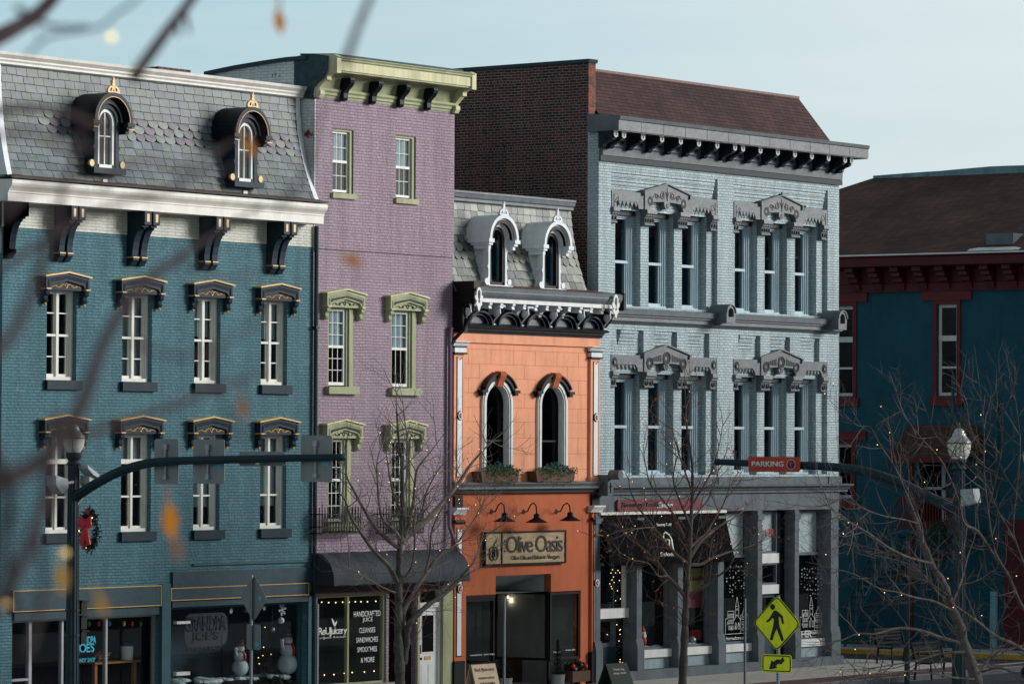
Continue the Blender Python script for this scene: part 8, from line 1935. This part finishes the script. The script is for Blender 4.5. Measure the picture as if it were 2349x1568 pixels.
tree('street_tree','bare street tree with a few orange leaves in front of the black salon awning','tree before the black salon awning',z5,-3.4,
 [([(672,1600),(680,1400),(690,1200),(694,1050),(702,950),(708,800),(722,650),(732,450),(740,300),(745,150),(740,0),(720,-160),(700,-320),(690,-560)],.115,.010,0)],
 [([(700,960),(640,880),(560,800),(500,710),(440,650),(360,580),(300,540),(240,480)],.06,.009),
  ([(715,720),(640,660),(560,580),(520,520),(470,460),(400,370),(350,300),(300,180),(295,90)],.05,.009),
  ([(722,600),(690,540),(650,450),(600,350),(540,270),(450,160),(420,60),(400,-60)],.04,.008),
  ([(735,470),(690,350),(640,230),(610,130),(620,20),(660,-100)],.035,.008),
  ([(720,680),(800,560),(880,490),(960,430),(1040,390),(1120,330)],.055,.010),
  ([(712,720),(800,720),(870,680),(950,650),(1040,620),(1130,600),(1220,560)],.05,.009),
  ([(730,600),(790,540),(840,500),(900,400),(960,300),(1000,200),(1050,100),(1120,0)],.035,.008),
  ([(705,960),(780,900),(860,860),(930,800),(1000,750),(1080,740)],.04,.009),
  ([(745,300),(800,200),(860,100),(900,0),(940,-150),(960,-280)],.028,.007),
  ([(740,400),(800,330),(860,250),(910,130),(930,20)],.028,.007),
  ([(560,800),(500,800),(440,720),(390,700),(330,690),(270,660)],.025,.007),([(740,200),(690,60),(650,-60),(610,-200),(590,-330)],.025,.006),([(470,460),(400,460),(340,470),(260,500)],.02,.006)],
 seed=23,group='bare street trees',twigL=(.45,1.1),bulbs=40,leaves_n=900,tm='twig',leaf_left=False,every=.29)
tree('street_tree','large bare street tree spreading across the lower right in front of the lamp post','large bare tree at the lower right',z8,-20.5,
 [([(850,1620),(830,1530),(800,1440),(770,1350),(740,1230),(700,1150),(680,1080),(650,1000),(600,930),(570,850),(540,780),(510,680),(480,600),(450,520)],.13,.03,.5)],
 [([(450,520),(400,400),(360,330),(300,240),(250,150),(180,140),(100,70)],.028,.006),
  ([(590,900),(500,880),(420,850),(330,800),(250,740),(150,680),(70,620),(0,570)],.035,.006),
  ([(700,1160),(600,1110),(500,1090),(400,1060),(300,1040),(160,960),(40,930)],.035,.007),
  ([(740,1340),(640,1310),(520,1270),(400,1260),(280,1290),(180,1290),(80,1330),(-20,1350)],.05,.008),
  ([(770,1390),(640,1400),(500,1440),(380,1460),(250,1480),(100,1490)],.035,.007),
  ([(830,1540),(700,1530),(560,1500),(400,1500),(250,1520),(90,1550)],.03,.007),
  ([(1130,1400),(1040,1345),(940,1300),(840,1220),(740,1150),(620,1060),(540,960),(450,900),(300,860)],.05,.008),
  ([(1140,1200),(1080,1120),(1020,980),(960,880),(930,800),(900,600),(880,400),(880,200),(870,50),(850,-120)],.05,.008),
  ([(1140,1000),(1060,800),(1040,700),(1060,500),(1080,250),(1060,50),(1040,-90)],.035,.007),
  ([(960,900),(850,730),(770,680),(740,560),(700,450),(640,330),(560,240),(500,170),(420,60)],.04,.007),
  ([(540,790),(530,680),(460,500),(420,420),(380,300),(370,200)],.028,.006),
  ([(1040,760),(950,600),(900,480),(820,400),(720,300),(620,200),(560,60)],.028,.006),
  ([(900,600),(940,450),(980,250),(960,100),(905,-20)],.022,.006),([(880,300),(800,150),(780,0),(720,-60)],.02,.005),([(1090,560),(1000,420),(950,330),(830,220)],.02,.006),
  ([(510,680),(440,660),(330,640),(220,600),(120,520),(60,430)],.022,.005),([(680,1080),(560,1000),(420,960),(330,850),(200,800),(80,770)],.025,.006),
  ([(840,1540),(930,1400),(1000,1380),(1110,1350)],.05,.03),([(700,1130),(760,980),(790,860),(830,740),(830,600)],.03,.006),([(870,1500),(970,1480),(1110,1530)],.03,.01)],
 seed=37,group='bare street trees',twigL=(.4,1.05),bulbs=34,leaves_n=0,tm='twigd',every=.30,spread=1.6,lr=.74,twig_r=.010)
# ============================================================ NEAR TREE (out of focus, beside the camera)
M['nearbark']=mat('dark_near_bark',rgb(58,50,52),.9,.25,9,spec=.1); M['nearleaf']=mat('bright_orange_leaf',rgb(244,150,16),.6,.15,20); M['nearleaf2']=mat('faded_tan_leaf',rgb(170,120,92),.7,.15,20); M['ylleaf']=mat('yellow_leaf',rgb(206,160,70),.6,.1,20)  # near leaves get a plain bright orange base colour
tp=pd(-1500,1000,6.0); T=thing('near_tree',(tp.x,tp.y,0),'blurred near tree whose thin branches and orange leaves cross the left of the view','tree')
MB().tube([(tp.x,tp.y,0),(tp.x+.05,tp.y,3),(tp.x,tp.y+.05,6),(tp.x+.1,tp.y,9)],[.2,.16,.12,.06],12).build('trunk',M['nearbark'],T,smooth=True)
rr=random.Random(77)
def nb_(pts,dist,r0,r1,sub=3):
    P=[pd(u,v,d) for (u,v),d in zip(pts,[dist+(.15*i if isinstance(dist,float) else 0) for i in range(len(pts))])]
    P=smooth_path(P); mb=MB(); mb.tube(P,[r0+(r1-r0)*i/(len(P)-1) for i in range(len(P))],8)
    for k in range(sub):
        i=rr.randrange(2,len(P)); d=(P[i]-P[i-1]).normalized()
        q=P[i]; e=q+(d+UP*rr.uniform(.1,.9)*rr.choice((-1,1))).normalized()*rr.uniform(.03,.08); mb.tube([q,(q+e)/2+UP*.004,e],[r1*.8,r1*.6,.001],5)
    return mb.build('branch',M['nearbark'],T,smooth=True)
nb_([(-400,260),(-60,110),(40,62),(100,20),(150,-40)],5.6,.015,.009,2)
nb_([(310,175),(330,145),(385,70),(420,25),(460,-30)],5.0,.008,.006,2)
nb_([(790,150),(822,60),(860,-30)],4.2,.0045,.0035,0)
nb_([(-200,1150),(60,1080),(170,960),(205,880),(250,760),(330,650),(400,600)],3.5,.0085,.005,4)
nb_([(400,600),(440,570),(520,520),(600,470)],5.2,.005,.002,2)
nb_([(-150,900),(0,800),(60,700),(110,560),(150,420),(190,300)],3.3,.006,.003,3)
nb_([(-100,1500),(30,1330),(90,1180),(120,1040),(128,950)],3.4,.007,.004,3)
nb_([(-100,260),(30,250),(110,250),(180,270),(250,300)],4.2,.006,.003,2)
nb_([(150,1010),(400,930),(520,880),(600,860)],4.0,.004,.0015,2)
nb_([(640,-40),(642,10),(640,30)],5.4,.0014,.001,0); nb_([(640,470),(700,400),(740,250),(760,180)],4.0,.0035,.0012,1); nb_([(400,400),(520,330),(575,330)],5.0,.0025,.001,1); nb_([(0,620),(120,540),(260,470),(420,420),(520,330)],4.4,.004,.002,2)
for pts_,d_,r_ in (([(-60,330),(60,300),(160,340),(260,330)],3.6,.004),([(-40,1000),(20,1120),(10,1250),(40,1420)],3.0,.006),([(60,1500),(100,1350),(90,1200),(140,1120)],3.4,.004),([(180,980),(160,1100),(120,1180)],3.6,.0035),
 ([(230,430),(330,370),(470,400),(600,350)],3.8,.003),([(300,780),(420,820),(560,760),(700,640)],3.6,.0025),([(0,500),(60,440),(150,420)],3.2,.004),([(420,600),(520,640),(600,620)],3.8,.002),([(40,20),(120,60),(200,60)],4.6,.004),([(560,1010),(500,900),(480,780)],3.6,.002)):
    nb_(pts_,d_,r_,r_*.4,1)
def nleaf(u,v,d,s,m_,a=0):
    c=pd(u,v,d); mb=MB(); pts=[(0,1),(.28,.45),(.42,.1),(.36,-.35),(.12,-.8),(0,-1.05),(-.15,-.8),(-.38,-.3),(-.34,.15),(-.2,.5)]
    P=[c+(RT*(x*cos(a)-y*sin(a))+UP*(x*sin(a)+y*cos(a)))*s+FW*(.12*s*math.sin(3*x)) for x,y in pts]; mb.poly(P); mb.poly([p+FW*.0006 for p in P][::-1]); mb.tube([c+(UP*cos(a)-RT*sin(a))*s,c+(UP*cos(a)-RT*sin(a))*s*1.7],.0007,4)
    return mb.build('leaf',M[m_],T)
nleaf(640,48,6.0,.020,'nearleaf',.2); nleaf(828,38,5.4,.010,'nearleaf2',-.4); nleaf(574,338,5.4,.017,'nearleaf',.5); nleaf(806,597,5.2,.016,'nearleaf',1.2); nleaf(556,935,4.8,.016,'nearleaf2',.2); nleaf(390,1192,5.6,.027,'nearleaf',.1); nleaf(405,1258,4.2,.014,'nearleaf2',.1)
nleaf(142,1322,4.8,.020,'ylleaf',.1); nleaf(232,1382,4.4,.014,'ylleaf',.4)
S=thing('string_lights',tuple(pd(255,85,4.8)),'blurred warm bulbs and teal wire hanging on the near branches at left','string lights')
M['nearbulb']=emis('near_warm_bulb',(1,.72,.2),1.5); M['nearbulb2']=emis('near_dim_bulb',(.9,.6,.22),.55); M['tealwire']=mat('teal_wire',rgb(60,110,124),.6,.1)
for u,v,d,r_,m_ in ((255,85,4.8,.0035,'nearbulb'),(148,1268,5.2,.0040,'nearbulb2'),(14,1386,5.0,.0038,'nearbulb2')): MB().ball(pd(u,v,d),r_*1.25,10).build('bulb',M[m_],S,smooth=True)
P=smooth_path([pd(u,v,4.6) for u,v in ((60,130),(110,85),(180,72),(235,60),(262,35),(300,10),(350,-40))]); MB().tube(P,.0022,6).build('wire',M['tealwire'],S)

# warm bulbs round the juice shop window
S=thing('string_lights',(shx[0],.2,shz),'warm bulbs edging the inside of the juice shop window','string lights'); P=[]
for u,v in ((738,1380),(754,1381),(770,1381),(786,1380),(801,1380),(815,1379),(828,1379),(843,1379),(862,1378),(874,1395),(876,1424),(875,1452),(876,1482),(875,1510),(873,1532),(858,1538),(836,1540),(808,1541),(790,1543),(766,1546),(744,1547)):
    x,z=pf(u,v,.14); MB().ball((x,.14,z),.016,6).build('bulb',M['bulb'],S); P.append((x,.14,z+.02))
MB().tube(P,.004,4).build('wire',M['wire'],S)
